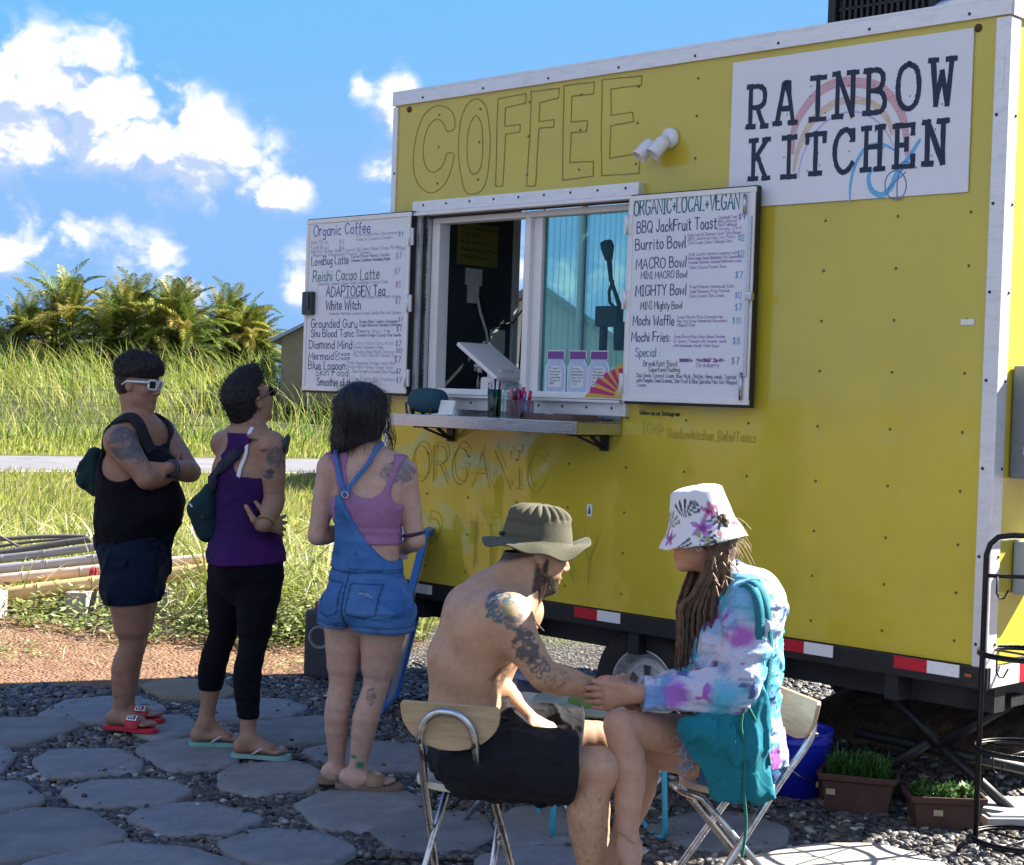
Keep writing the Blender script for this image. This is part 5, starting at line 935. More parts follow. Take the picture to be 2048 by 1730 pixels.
for k, (px, py, w_, h_, rz, n_, lab) in enumerate(((1715, 1622, .20, .155, -.28, 90, 'terracotta window box with feathery green plants, behind the other window box'), (1886, 1655, .19, .135, -.02, 60, 'chipped terracotta window box with small rosette plants, beside the black plant stand'), (1682, 1600, .13, .13, -.3, 26, 'worn terracotta window box mostly hidden, next to the blue bucket'))):
    c = on_ground(px, py); pl = thing('planter', lab, 'planter', c, rz, 'terracotta window boxes'); hw = w_*.72; mb = MB(); rings = []
    for (s, z) in ((.80, 0), (.82, .004), (.94, h_-.028), (1.03, h_-.026), (1.05, h_), (.96, h_), (.90, h_-.03)):
        rings.append([(hw*s*x, .085*s*y, z) for x, y in ((-1, -1), (-.6, -1.04), (0, -1.06), (.6, -1.04), (1, -1), (1.03, 0), (1, 1), (0, 1.05), (-1, 1), (-1.03, 0))])
    n10 = 10; vs = [v for r_ in rings for v in r_]; fs = [(i*n10+j, i*n10+(j+1) % n10, (i+1)*n10+(j+1) % n10, (i+1)*n10+j) for i in range(len(rings)-1) for j in range(n10)]+[list(range(n10))[::-1]]; mb.add(vs, fs); mb.build('trough', M_terra, pl, bevel=.004)
    mb = MB(); mb.box((0, 0, h_-.03), (hw*1.75, .14, .01)); mb.build('soil', M_soil, pl); mb = MB(); rr = random.Random(k+5); V, Fq, Cq = [], [], []
    for j in range(n_):
        b_ = Vector((rr.uniform(-.8, .8)*hw, rr.uniform(-.06, .06), h_-.03)); hh = rr.uniform(.04, .10) if k == 0 else rr.uniform(.02, .06)
        for i in range(26 if k == 0 else 9):
            a = rr.uniform(0, 6.28); e_ = rr.uniform(.2, 1.3); d = Vector((math.cos(a)*math.cos(e_), math.sin(a)*math.cos(e_), math.sin(e_))); p0 = b_+Vector((0, 0, hh*rr.random())); L_ = rr.uniform(.02, .045) if k == 0 else rr.uniform(.018, .04); wd = .0022 if k == 0 else .009; s_ = d.cross(Vector((0, 0, 1))); s_ = s_.normalized()*wd if s_.length > .01 else Vector((wd, 0, 0)); b0 = len(V)
            V += [tuple(p0), tuple(p0+d*L_*.5+s_), tuple(p0+d*L_), tuple(p0+d*L_*.5-s_)]; Fq.append((b0, b0+1, b0+2, b0+3)); c_ = np.array(((.045, .13, .02), (.06, .14, .03), (.05, .11, .03))[k])*rr.uniform(.6, 1.5); Cq += [c_]*4
    link('foliage', mesh_np('foliage', V, Fq, colors=np.array(Cq)), mat_attr('pot_foliage_%d' % k, rough=.5, translucent=.2), pl)
    mb = MB(); mb.box((-.04 if k == 1 else -.10, -.082, h_*.55), (.035, .006, .022)); mb.build('price_label', mat('worn_label_%d' % k, (.34, .30, .20), rough=.8, noise=.3, nscale=50), pl)
c = on_ground(2016, 1640); st_ = MB(); st_.box((0, 0, .05), (.26, .30, .012)); st_.box((0, 0, .024), (.30, .34, .048), bev=.004); so = st_.build('paving_block', mat('white_edged_block', (.36, .37, .37), rough=.8, noise=.15, nscale=10, dirt=(.15, .15, .14), dscale=5), None, c); so.rotation_euler = (0, 0, .1); tag(so, 'white edged flat block on the pebbles behind the black plant stand', 'block')

# ------------------------------------------------------------------ black wire plant stand
M_iron = mat('black_iron', (.014, .014, .016), rough=.4, metal=.5, noise=.3, nscale=40)
pc = on_ground(1950, 1690); ps = thing('plant_stand', 'tall black wire plant stand with three ring shelves and hooks', 'plant stand', pc, R(-4))
RW = .172; mb = MB(); tp = 1.135
arc_ = [(RW+RW*-math.cos(t)*1, .0, tp-.06+.06*math.sin(t)) for t in ()]
mb.tube([(0, 0, 0.0), (0, 0, tp-.075), (.012, 0, tp-.035), (.04, 0, tp-.008), (.09, 0, tp), (2*RW-.09, 0, tp), (2*RW-.04, 0, tp-.008), (2*RW-.012, 0, tp-.035), (2*RW, 0, tp-.075), (2*RW, 0, 0.0)], .0105, n=10); mb.tube([(0, 0, .985), (2*RW, 0, .985)], .0075); mb.build('uprights', M_iron, ps)
for z in (.025, .352, .70):
    mb = MB(); ring = [(RW+RW*1.07*math.cos(t), RW*1.0*math.sin(t), z) for t in np.linspace(0, 6.283, 41)[:-1]]; mb.tube([Vector(p) for p in ring], .0068, n=7, closed=True); mb.tube([Vector((p[0], p[1], z+.010)) for p in ring], .004, n=6, closed=True)
    mb.tube([(RW-.115, -.13, z), (RW+.115, .13, z)], .0045, n=6); mb.tube([(RW-.115, .13, z), (RW+.115, -.13, z)], .0045, n=6); mb.build('ring_shelf', M_iron, ps)
for x, zz in ((.035, .985), (.045, .70), (.045, .352), (2*RW-.03, .70), (2*RW-.03, .352)): mb = MB(); mb.tube([(x, -.03, zz), (x, -.03, zz-.06), (x+.010, -.03, zz-.078), (x+.026, -.03, zz-.078), (x+.036, -.03, zz-.058), (x+.042, -.03, zz-.046)], .0035, n=6); mb.build('hook', M_iron, ps)
for x in (0, 2*RW): mb = MB(); mb.tube([(x, 0, .012), (x-.03 if x == 0 else x-.02, -.09, .012), (x-.085, -.17, .014), (x-.10, -.19, .03), (x-.09, -.20, .05), (x-.07, -.19, .055)], .0085, n=8); mb.tube([(x, 0, .012), (x, .20, .012)], .0085, n=8); mb.build('foot', M_iron, ps)

# ------------------------------------------------------------------ folding chairs, table
M_chrome = mat('worn_chrome_tube', (.55, .56, .58), rough=.28, metal=1.0, noise=.15, nscale=30, dirt=(.22, .20, .18), dscale=25)
M_ply = mat('pale_plywood', (.46, .34, .20), rough=.45, noise=.12, nscale=9, stretch=(1, 1, 9), dirt=(.30, .21, .13), dscale=8); M_cream = mat('cream_edge', (.60, .55, .44), rough=.5, noise=.1)
def folding_chair(lab, c, rz, group='folding chairs with pale plywood seats'):
    t_ = thing('folding_chair', lab, 'chair', c, rz, group); sh = .44; hb = .082
    mb = MB()   # back loop: from the front feet up past the seat to the back rest
    path = [(.20, -hb-.05, 0), (-.10, -hb-.02, sh-.02), (-.205, -hb, sh+.10), (-.235, -hb, sh+.155), (-.245, -hb*.82, sh+.205), (-.252, -hb*.45, sh+.235), (-.254, 0, sh+.243), (-.252, hb*.45, sh+.235), (-.245, hb*.82, sh+.205), (-.235, hb, sh+.155), (-.205, hb, sh+.10), (-.10, hb+.02, sh-.02), (.20, hb+.05, 0)]
    mb.tube([Vector(p) for p in catmull(path, 5)], .0115, n=10); mb.build('back_frame', M_chrome, t_)
    mb = MB(); mb.tube([(-.25, -hb-.03, 0), (.12, -hb-.005, sh-.025), (.16, -hb*.6, sh-.018), (.16, hb*.6, sh-.018), (.12, hb+.005, sh-.025), (-.25, hb+.03, 0)], .0105, n=10); mb.tube([(-.17, -hb-.02, .10), (-.17, hb+.02, .10)], .007); mb.tube([(.13, -hb-.04, .10), (.13, hb+.04, .10)], .007); mb.build('leg_frame', M_chrome, t_)
    n = 40; mb = MB(); ol = [((.155*math.cos(t) if math.cos(t) > 0 else .14*math.cos(t))-.01, .150*math.sin(t)) for t in np.linspace(0, 2*math.pi, n, endpoint=False)]; mb.prism(ol, lambda a, b, h: (a, b, sh+h), -.011, .011); mb.build('seat', M_cream, t_, bevel=.004)
    mb = MB(); half = []
    for t in np.linspace(math.pi, 2*math.pi, 22): half.append((.178*math.cos(t), .012+.125*math.sin(t)))
    ol = [(.182, .022), (-.182, .022)]+half[1:-1]
    ol = [(-.147, .020)]+[(.146*math.cos(t), .105*math.sin(t)) for t in np.linspace(math.pi+.08, 2*math.pi-.08, 20)]+[(.147, .020), (.138, .030), (-.138, .030)]
    mb.prism(ol, lambda a, b, h: (-.236+h+.02*(a/.15)**2-b*.18, a, sh+.232+b), -.008, .008); mb.build('backrest', M_ply, t_, bevel=.003)
    for s in (-1, 1): mb = MB(); mb.lathe([(0, -.012), (.006, -.011), (.007, 0)], (-.245, s*hb*.98, sh+.15), n=8, M=Matrix(((0, 0, 1), (0, 1, 0), (1, 0, 0))), cap=False); mb.build('bolt', M_rivet, t_)
    return t_
cb = at(936, 1560, 4.88); folding_chair('pale wooden folding chair under the shirtless man', (cb.x, cb.y, .0), R(76))
cb = at(1455, 1540, 4.96); folding_chair('folding chair with a tilted cream backrest under the woman in tie-dye', (cb.x, cb.y, .0), R(197))
cb = on_ground(1035, 1640); folding_chair('empty folding chair behind the thigh of the seated man', (cb.x, cb.y+.02, 0), R(12))
cb = on_ground(1395, 1618); folding_chair('empty folding chair behind the knees of the seated woman', (cb.x-.03, cb.y, 0), R(170))
tc_ = on_ground(1205, 1665); tb = thing('side_table', 'low table with a weathered grey green top and teal tube legs between the seated pair', 'table', (tc_.x-.01, tc_.y+.02, 0), R(8))
M_teal = mat('teal_tube', (.03, .33, .46), rough=.35, noise=.08); mb = MB(); mb.lathe([(0, .462), (.255, .462), (.262, .470), (.258, .480), (0, .481)], n=44); mb.build('table_top', mat('weathered_green_top', (.26, .29, .24), rough=.55, noise=.2, nscale=7, dirt=(.14, .17, .08), dscale=4), tb)
for s in (-1, 1): mb = MB(); mb.tube([(s*.185, -.16, .46), (s*.205, -.165, .06), (s*.20, -.16, .02), (s*.18, -.14, .010), (s*.18, .14, .010), (s*.20, .16, .02), (s*.205, .165, .06), (s*.185, .16, .46)], .0105, n=9); mb.build('leg', M_teal, tb)
p_ = at(1160, 1440, 5.62); o = MB(); o.box((0, 0, .009), (.10, .13, .018), bev=.002); o = o.build('green_book', mat('green_cover', (.12, .22, .04), rough=.5, noise=.15), None, (tc_.x-.07, tc_.y-.08, .481)); o.rotation_euler = (0, 0, .5); tag(o, 'small green book lying on the low table', 'book')

# ------------------------------------------------------------------ bamboo poles on blocks, left
M_bam = [mat('bamboo_%d' % k, c, rough=.42, noise=.14, nscale=5, stretch=(.35, 4, 4), dirt=d_, dscale=3) for k, (c, d_) in enumerate([((.72, .48, .20), (.55, .36, .17)), ((.70, .52, .42), (.46, .31, .23)), ((.36, .35, .36), (.22, .21, .21)), ((.20, .195, .20), (.36, .33, .30)), ((.11, .10, .095), (.20, .17, .13))])]
def pole(p0, p1, d, dd1, r0, r1, mi, lab, seed, cut=True):
    A, B = at(*p0, d), at(*p1, d+dd1); n = 120; rr = random.Random(seed); L_ = (B-A).length; nodes = []; x = rr.uniform(.05, .3)
    while x < L_: nodes.append(x/L_); x += rr.uniform(.28, .40)
    pts, rs = [], []
    ts = sorted(set([i/40 for i in range(41)]+[t+o for t in nodes for o in (-.012/L_*1.0, -.005/L_, 0, .005/L_, .012/L_) if 0 < t+o < 1]))
    for t in ts:
        r = r0+(r1-r0)*t
        for q in nodes:
            e = abs(t-q)*L_
            if e < .004: r *= .97
            elif e < .009: r *= 1.09
        pts.append(A.lerp(B, t)+Vector((0, 0, .012*math.sin(3*t+seed)))); rs.append(r)
    c = (A+B)/2; c.z = 0; t_ = thing('bamboo_pole', lab, 'bamboo pole', c, 0, 'bamboo poles stacked on blocks'); mb = MB(); mb.tube([p-c for p in pts], rs, n=14); cl = mb.build('culm', M_bam[mi], t_)
    mb = MB()
    for q in nodes: pp = A.lerp(B, q)+Vector((0, 0, .012*math.sin(3*q+seed)))-c; dv = (B-A).normalized(); r = (r0+(r1-r0)*q)*1.015; mb.tube([pp-dv*.003, pp+dv*.003], r*1.02, n=14)
    mb.build('nodes', mat('bamboo_node_%d' % seed, tuple(x*.55 for x in ((.60, .44, .25), (.6, .44, .34), (.4, .38, .36), (.3, .28, .26), (.2, .18, .16))[mi]), rough=.7), t_)
pole((-60, 1204), (422, 1137), 11.15, .05, .056, .050, 0, 'thickest golden bamboo pole, lowest and frontmost of the pile', 1)
pole((-40, 1166), (420, 1112), 11.30, .1, .038, .036, 1, 'pinkish pale bamboo pole with a red tie, second from the bottom', 2)
pole((-40, 1142), (330, 1098), 11.45, .1, .036, .034, 2, 'smooth grey bamboo pole above the pinkish one', 3)
pole((-30, 1118), (300, 1080), 11.55, .1, .030, .028, 3, 'weathered dark grey bamboo pole in the upper half of the pile', 4)
pole((-30, 1108), (182, 1082), 11.70, .1, .027, .024, 4, 'short charcoal bamboo pole with a cut end near the top of the pile', 5)
pole((-30, 1080), (175, 1074), 11.8, .1, .016, .014, 4, 'thin black bamboo cane lying level on top of the pile', 6)
pole((-20, 1098), (150, 1074), 11.9, .1, .012, .010, 4, 'thin twiggy cane slanting over the top of the pile', 7)
pole((-20, 1066), (60, 1100), 11.75, .05, .010, .008, 4, 'thin dark cane crossing the others the wrong way', 8)
pole((330, 1122), (408, 1112), 11.42, .05, .028, .026, 1, 'short pale bamboo offcut behind the thickest golden pole', 9)
tiep = at(183, 1146, 11.26); mb = MB()
for k in range(5): mb.tube([tiep+Vector((.006*k, .042*math.sin(t), .042*math.cos(t))) for t in np.linspace(0, 6.283, 13)[:-1]], .004, n=5, closed=True)
tag(mb.build('red_tie', mat('red_twine', (.30, .03, .06), rough=.8), None), 'dark red twine wound round the pinkish bamboo pole', 'twine')
M_conc = mat('concrete_block', (.36, .34, .31), rough=.9, noise=.15, nscale=12, bump=.4, bscale=60, dirt=(.22, .20, .17), dscale=6)
for (px, py, rz, lab) in ((312, 1232, .1, 'pale concrete block holding up the right end of the bamboo poles'), (150, 1236, -.1, 'concrete block in the shade under the middle of the bamboo poles'), (-30, 1240, 0, 'concrete block under the left end of the bamboo poles')):
    c = on_ground(px, py); mb = MB(); mb.box((0, .12, .085), (.145, .24, .17), bev=.006); o = mb.build('concrete_block', M_conc, None, c); o.rotation_euler = (0, 0, rz); tag(o, lab, 'concrete block', 'concrete blocks under the bamboo')
# ------------------------------------------------------------------ vegetation
def blades(n, pos, h, w, lean, col, seed, seg=4, wind=(0.35, -0.1), tipdroop=0.6):
    """pos(r, n)->(n,3); curved tapering ribbons"""
    r = np.random.default_rng(seed); P = pos(r, n); n = len(P)
    H = h[0]+(h[1]-h[0])*r.uniform(0, 1, n)**1.3; Wd = w[0]+(w[1]-w[0])*r.uniform(0, 1, n)
    az = r.uniform(0, 2*np.pi, n); ln = r.uniform(lean[0], lean[1], n); d = np.stack([np.cos(az), np.sin(az)], -1)*ln[:, None]+np.array(wind)*r.uniform(.3, 1.2, n)[:, None]
    fa = r.uniform(0, np.pi, n); side = np.stack([np.cos(fa), np.sin(fa), np.zeros(n)], -1)
    V = np.zeros((n, (seg)*2+1, 3)); 
    for s in range(seg+1):
        t = s/seg; off = d*(t**1.8)[..., None] if np.ndim(t) else d*(t**1.8)
        c = P+np.concatenate([off*H[:, None], (H*(t-tipdroop*.5*t**3*np.minimum(1, np.linalg.norm(d, axis=1))))[:, None]], 1)
        if s < seg:
            ww = (Wd*(1-.75*t**1.4))[:, None]*side; V[:, 2*s] = c-ww/2; V[:, 2*s+1] = c+ww/2
        else: V[:, 2*seg] = c
    k = 2*seg+1; base = np.arange(n)*k; F = []
    for s in range(seg-1): F.append(np.stack([base+2*s, base+2*s+1, base+2*s+3, base+2*s], -1)*0+np.stack([base+2*s, base+2*s+1, base+2*s+3, base+2*s+2], -1))
    F.append(np.stack([base+2*seg-2, base+2*seg-1, base+2*seg, base+2*seg], -1))
    quads = np.concatenate(F[:-1]); tri = F[-1][:, :3]
    tris = np.concatenate([quads[:, [0, 1, 2]], quads[:, [0, 2, 3]], tri])
    c0 = np.array(col); pick = r.integers(0, len(c0), n); cc = c0[pick]*r.uniform(.75, 1.25, (n, 1)); C = np.repeat(cc, k, 0)
    return V.reshape(-1, 3), tris, C
def merge(parts):
    vs, fs, cs, b = [], [], [], 0
    for v, f, c in parts: vs.append(v); fs.append(f+b); cs.append(c); b += len(v)
    return np.concatenate(vs), np.concatenate(fs), np.concatenate(cs)
M_grass = mat_attr('grass_blade', rough=.5, spec=.3, translucent=.45)
M_leaf = mat_attr('leaf', rough=.42, spec=.45, translucent=.3)
def road_y(x, a): return 27.9+a*1.146+.56*(x+8.66)
def scat(x0, x1, y0, y1, bias=1.0, keep=None, z=0.0):
    def f(r, n):
        Y = y0+(y1-y0)*r.uniform(0, 1, n)**bias; X = r.uniform(-1, 1, n)
        X = np.where(True, x0+(x1-x0)*r.uniform(0, 1, n), X)
        ok = ((X > -.345*Y-.5) | ((X > -.56*Y-1.5) & (r.uniform(0, 1, len(X)) < .75))) & (X < .345*Y+.8)
        if keep is not None: ok &= keep(X, Y)
        X, Y = X[ok], Y[ok]; Z = np.full(len(X), z) if not callable(z) else z(X, Y)
        return np.stack([X, Y, Z], -1)
    return f
GREEN = [(.22, .27, .04), (.30, .34, .06), (.38, .40, .09), (.17, .23, .04), (.46, .42, .16)]
GOLD = [(.27, .32, .06), (.36, .37, .085), (.20, .26, .045), (.44, .41, .14), (.15, .20, .035)]
DEEP = [(.12, .20, .03), (.17, .26, .045), (.08, .14, .025), (.24, .31, .06)]
STRAW = [(.40, .33, .17), (.50, .43, .25), (.30, .24, .12)]
def behind_field(X, Y): return (Y < road_y(X, -.25))
parts = [blades(60000, scat(-15, 1.0, 11.6, 32, 1.25, behind_field), (.05, .20), (.010, .022), (.1, .7), GREEN+GREEN+STRAW[:1], 1, seg=3),
         blades(7000, scat(-14, 0.6, 12.0, 24, 1.6, behind_field), (.18, .42), (.008, .016), (.2, .8), GREEN+STRAW, 2, seg=4)]
v, f, c = merge(parts); tag(link('field_grass', mesh_np('field_grass', v, f, colors=c), M_grass), 'short sunlit grass field between the bamboo poles and the road', 'grass', kind='stuff')
parts = [blades(22000, scat(-27, 8, 33, 52, 1.0, lambda X, Y: (Y > road_y(X, 6.4)) & (Y < road_y(X, 16))), (.10, .30), (.03, .05), (.1, .6), GREEN+GOLD, 3, seg=3)]
v, f, c = merge(parts); tag(link('verge_grass', mesh_np('verge_grass', v, f, colors=c), M_grass), 'bright mown verge of grass along the far side of the road', 'grass', kind='stuff')
near_row = lambda X, Y: (Y > road_y(X, 13.5)) & (Y < road_y(X, 18.5)); far_row = lambda X, Y: (Y > road_y(X, 20)) & (Y < road_y(X, 29))
bankz = lambda X, Y: np.clip((Y-road_y(X, 18.0))*.16, 0, 1.5)
parts = [blades(19000, scat(-32, 12, 40, 62, 1.0, near_row), (.45, 1.25), (.022, .045), (.15, .8), DEEP+DEEP+GREEN, 4, seg=4, wind=(.25, -.1)),
         blades(38000, scat(-36, 14, 46, 78, 1.0, far_row, bankz), (.6, 1.9), (.018, .038), (.15, .8), GOLD+GREEN+GREEN+DEEP, 5, seg=4, wind=(-.40, -.1)),
         blades(7000, scat(-36, 14, 38, 70, 1.0, lambda X, Y: (Y > road_y(X, 18.5)) & (Y < road_y(X, 21)), bankz), (.3, .8), (.02, .04), (.6, 1.6), [(.20, .15, .08), (.14, .11, .05), (.26, .21, .11), (.08, .10, .03)], 6, seg=4)]
v, f, c = merge(parts); tag(link('tall_grass', mesh_np('tall_grass', v, f, colors=c), M_grass), 'tall wild cane grass growing on the bank behind the road', 'grass', kind='stuff')
bx = np.linspace(-60, 60, 61); V_ = []
for a, z in ((16, 0.0), (19, .12), (22, .6), (28, 1.35), (34, 1.5), (60, 1.5)):
    for x in bx: V_.append((x, float(road_y(x, a)), z-.02))
nb = len(bx); F_ = [(r_*nb+i, r_*nb+i+1, (r_+1)*nb+i+1, (r_+1)*nb+i) for r_ in range(5) for i in range(nb-1)]
o = link('bank_terrain', mesh_np('bank_terrain', V_, F_, smooth=True), mat('bank_soil', (.055, .055, .022), rough=.95, noise=.5, nscale=.8)); tag(o, 'low earth bank under the tall grass', 'bank', kind='structure')

def leaf_weeds(n, pos, size, hgt, col, seed, per=9):
    """small leafy stems: each a few tilted oval leaves"""
    r = np.random.default_rng(seed); P = pos(r, n); n = len(P); N = n*per; B = np.repeat(P, per, 0)
    hh = np.repeat(r.uniform(hgt[0], hgt[1], n), per); az = r.uniform(0, 6.283, N); rad = r.uniform(.01, .07, N)*np.repeat(r.uniform(.6, 1.4, n), per)
    C = B+np.stack([np.cos(az)*rad, np.sin(az)*rad, hh*r.uniform(.15, 1, N)], -1)
    s = r.uniform(size[0], size[1], N); d = np.stack([np.cos(az), np.sin(az), r.uniform(-.3, .7, N)], -1); d /= np.linalg.norm(d, axis=1)[:, None]
    q = np.stack([-np.sin(az), np.cos(az), r.uniform(-.4, .4, N)], -1)
    V = np.stack([C-d*s[:, None]*.5, C+q*s[:, None]*.32, C+d*s[:, None]*.6, C-q*s[:, None]*.32], 1).reshape(-1, 3)
    b = np.arange(N)*4; F = np.concatenate([np.stack([b, b+1, b+2], -1), np.stack([b, b+2, b+3], -1)])
    cc = np.array(col)[r.integers(0, len(col), N)]*r.uniform(.7, 1.3, (N, 1)); return V, F, np.repeat(cc, 4, 0)
WEED = [(.16, .22, .045), (.22, .28, .07), (.34, .36, .14), (.11, .15, .035), (.44, .44, .24)]
strip_w = lambda X, Y: (X < -.45-.12*(Y-10)) & (mnoise_np(X*1.1, Y*1.1) > -.15)
def mnoise_np(X, Y): return np.sin(X*2.1+1.3*np.sin(Y*1.7))*.6+np.sin(Y*2.9+X*.7)*.5
parts = [leaf_weeds(2200, scat(-4.6, -.3, 10.0, 13.2, 1.2, strip_w), (.018, .055), (.03, .26), WEED, 11),
         leaf_weeds(700, scat(-1.7, -.62, 9.9, 12.5, 1.0), (.02, .06), (.04, .35), WEED, 12),
         leaf_weeds(220, scat(-3.0, -.9, 8.9, 10.2, 1.0, lambda X, Y: mnoise_np(X*2, Y*2) > .55), (.012, .03), (.01, .05), WEED, 13),
         blades(1900, scat(-4.8, -.2, 11.0, 14.5, 1.0, strip_w), (.15, .55), (.008, .018), (.3, 1.1), GREEN+STRAW, 14, seg=5),
         blades(2600, scat(-2.1, -.5, 10.5, 13.4, 1.0), (.35, .95), (.008, .024), (.4, 1.4), GREEN+[(.40, .42, .20), (.55, .55, .36)], 15, seg=6, tipdroop=1.3), blades(1500, scat(-4.6, -2.9, 12.2, 15.5, 1.0), (.2, .75), (.008, .022), (.4, 1.3), GREEN+[(.46, .46, .24)], 17, seg=6, tipdroop=1.2),
         blades(700, scat(-4.2, -.8, 9.0, 10.6, 1.0), (.04, .16), (.003, .006), (1.0, 3.0), STRAW, 16, seg=3, tipdroop=1.6)]
v, f, c = merge(parts); tag(link('weeds', mesh_np('weeds', v, f, colors=c), M_leaf), 'leafy weeds and arching grass growing round the bamboo poles', 'weeds', kind='stuff')
fl = MB()
for k in range(46):
    X_, Y_ = random.uniform(-2.6, -.7), random.uniform(11.5, 14); z_ = random.uniform(.25, .5); n_ = Vector((random.uniform(-.5, .5), -1, random.uniform(-.2, .8))).normalized(); q_ = n_.to_track_quat('Z', 'Y').to_matrix()
    s_ = random.uniform(.014, .026); fl.add([Vector((X_, Y_, z_))+q_ @ Vector((s_*math.cos(a)*(1 if i % 2 else .45), s_*math.sin(a)*(1 if i % 2 else .45), 0)) for i, a in enumerate(np.linspace(0, 6.283, 11)[:-1])], [list(range(10))])
tag(fl.build('wildflowers', mat('yellow_petal', (.62, .45, .02), rough=.6)), 'small yellow daisies scattered through the weeds', 'flowers', kind='stuff')

parts = [blades(900, lambda r, n: (lambda a, b: np.stack([T_O.x+t_ex.x*a+t_ey.x*b, T_O.y+t_ex.y*a+t_ey.y*b, np.full(n, .28)], -1))(r.uniform(1.8, 4.6, n), r.uniform(1.4, 2.9, n)), (.06, .22), (.005, .010), (.3, 1.2), GREEN+STRAW, 19, seg=4, tipdroop=1.2)]
v, f, c = merge(parts); tag(link('mound_grass', mesh_np('mound_grass', v, f, colors=c), M_grass), 'straggly grass on the soil mound behind the trailer', 'grass', kind='stuff')
# areca palms beyond the bank: several protos of stems and arching feathery fronds, copied and turned
def frond(base, az, el, length, r, nl=46, col=None):
    pts = []; d = Vector((math.cos(az)*math.cos(el), math.sin(az)*math.cos(el), math.sin(el))); p = Vector(base); N = 12; droop = r.uniform(.09, .17)
    for i in range(N+1):
        pts.append(p.copy()); p = p+d*(length/N); d = (d+Vector((0, 0, -droop*(.4+i/N*1.3)))).normalized()
    V, F, C = [], [], []
    for i in range(nl):
        t = .12+.88*i/(nl-1); k = min(int(t*N), N-1); u = t*N-k; q = pts[k].lerp(pts[k+1], u); tg = (pts[k+1]-pts[k]).normalized(); sd_ = tg.cross(Vector((0, 0, 1)))
        if sd_.length < .01: sd_ = Vector((1, 0, 0))
        sd_.normalize(); up = sd_.cross(tg)
        ll = length*.25*(math.sin(math.pi*(.12+.86*t))**.7)*r.uniform(.8, 1.15)
        for s in (-1, 1):
            dd = (sd_*s*.62+tg*.75+up*r.uniform(.1, .4)).normalized(); w = .016+.010*r.random(); e = q+dd*ll*.6; tip = q+dd*ll+Vector((0, 0, -ll*r.uniform(.15, .45))); wv = tg*w
            b = len(V); V += [q-wv*.4, q+wv*.4, e+wv, e-wv, tip]; F += [(b, b+1, b+2), (b, b+2, b+3), (b+3, b+2, b+4)]
            cc = np.array(col)*r.uniform(.7, 1.3); C += [cc]*5
    b = len(V)   # rachis as a thin ribbon
    for i, p in enumerate(pts): V += [p+Vector((0, 0, .014)), p-Vector((0, 0, .014))]; C += [np.array((.20, .19, .04))]*2
    for i in range(N): F += [(b+2*i, b+2*i+1, b+2*i+3), (b+2*i, b+2*i+3, b+2*i+2)]
    return np.array([tuple(v) for v in V]), np.array(F), np.array(C)
M_frond = mat_attr('palm_frond', rough=.6, spec=.15, translucent=.25)
M_stem = mat('palm_stem', (.16, .14, .07), rough=.7, noise=.3, nscale=6, stretch=(1, 1, 8))
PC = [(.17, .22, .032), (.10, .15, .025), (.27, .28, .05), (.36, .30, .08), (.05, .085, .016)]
def palm_proto(seed, hgt):
    r = random.Random(seed); fr, mb = [], MB()
    for s in range(6):
        bx_, by_ = r.uniform(-.8, .8), r.uniform(-.6, .6); h_ = hgt*r.uniform(.42, .72); lx_, ly_ = r.uniform(-.5, .5), r.uniform(-.4, .4)
        mb.tube([(bx_*.5, by_*.5, 0), (bx_*.8, by_*.8, h_*.5), (bx_+lx_, by_+ly_, h_)], [.07, .06, .045], n=7)
        mb.tube([(bx_+lx_, by_+ly_, h_), (bx_+lx_*1.2, by_+ly_, h_+r.uniform(.9, 1.7))], [.035, .006], n=5)
        for k in range(9):
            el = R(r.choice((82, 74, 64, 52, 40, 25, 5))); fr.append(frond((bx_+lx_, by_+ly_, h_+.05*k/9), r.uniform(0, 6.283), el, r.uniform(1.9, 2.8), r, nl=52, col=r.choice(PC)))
        for k in range(13): fr.append(frond((bx_*.8, by_*.8, h_*r.uniform(.1, .8)), r.uniform(0, 6.283), R(r.uniform(-10, 60)), r.uniform(1.3, 2.2), r, nl=40, col=r.choice([PC[1], PC[4], PC[4]])))  # low fronds get only dark greens: the clump's inner shade put into colour
    v, f, c = merge(fr); return mesh_np('crown', v, f, colors=c), mb
protos = []
for s, h_ in ((1, 4.6), (2, 4.4), (3, 4.9)):
    crown, mb = palm_proto(s, h_); st_ = mb.build('trunk', M_stem); protos.append((crown, st_.data)); bpy.data.objects.remove(st_)
PALMS = [(95, 640, 72, 'low palm clump behind and between the two leftmost ones'), (300, 640, 73, 'low dark palm clump at the back of the row, centre'), (480, 645, 72, 'low palm clump at the back, right of centre'), (-15, 612, 66, 'outermost palm clump at the left edge'), (48, 598, 63, 'palm clump with a curled yellow frond at the left'), (140, 552, 64, 'tallest palm clump, spiky top above the left standing person'), (205, 585, 68, 'dense palm clump set back in the middle of the row'), (262, 562, 63, 'palm clump straight above the curly black hair'), (330, 590, 67, 'dark palm clump between the two tallest ones'), (392, 578, 63, 'palm clump with pale bent fronds in the middle right'), (452, 580, 66, 'palm clump above the head looking up at the menu'), (496, 610, 66, 'palm clump with ragged brown fronds near the right end'), (535, 636, 66, 'smallest palm clump at the right end beside the dark house')]
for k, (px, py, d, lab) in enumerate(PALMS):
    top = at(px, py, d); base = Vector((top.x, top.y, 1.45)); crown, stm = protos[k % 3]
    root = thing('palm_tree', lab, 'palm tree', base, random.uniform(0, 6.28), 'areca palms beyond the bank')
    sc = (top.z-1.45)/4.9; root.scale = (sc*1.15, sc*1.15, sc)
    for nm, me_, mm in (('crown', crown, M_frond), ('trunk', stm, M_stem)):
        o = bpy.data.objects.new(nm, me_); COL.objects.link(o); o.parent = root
        if not me_.materials: me_.materials.append(mm)
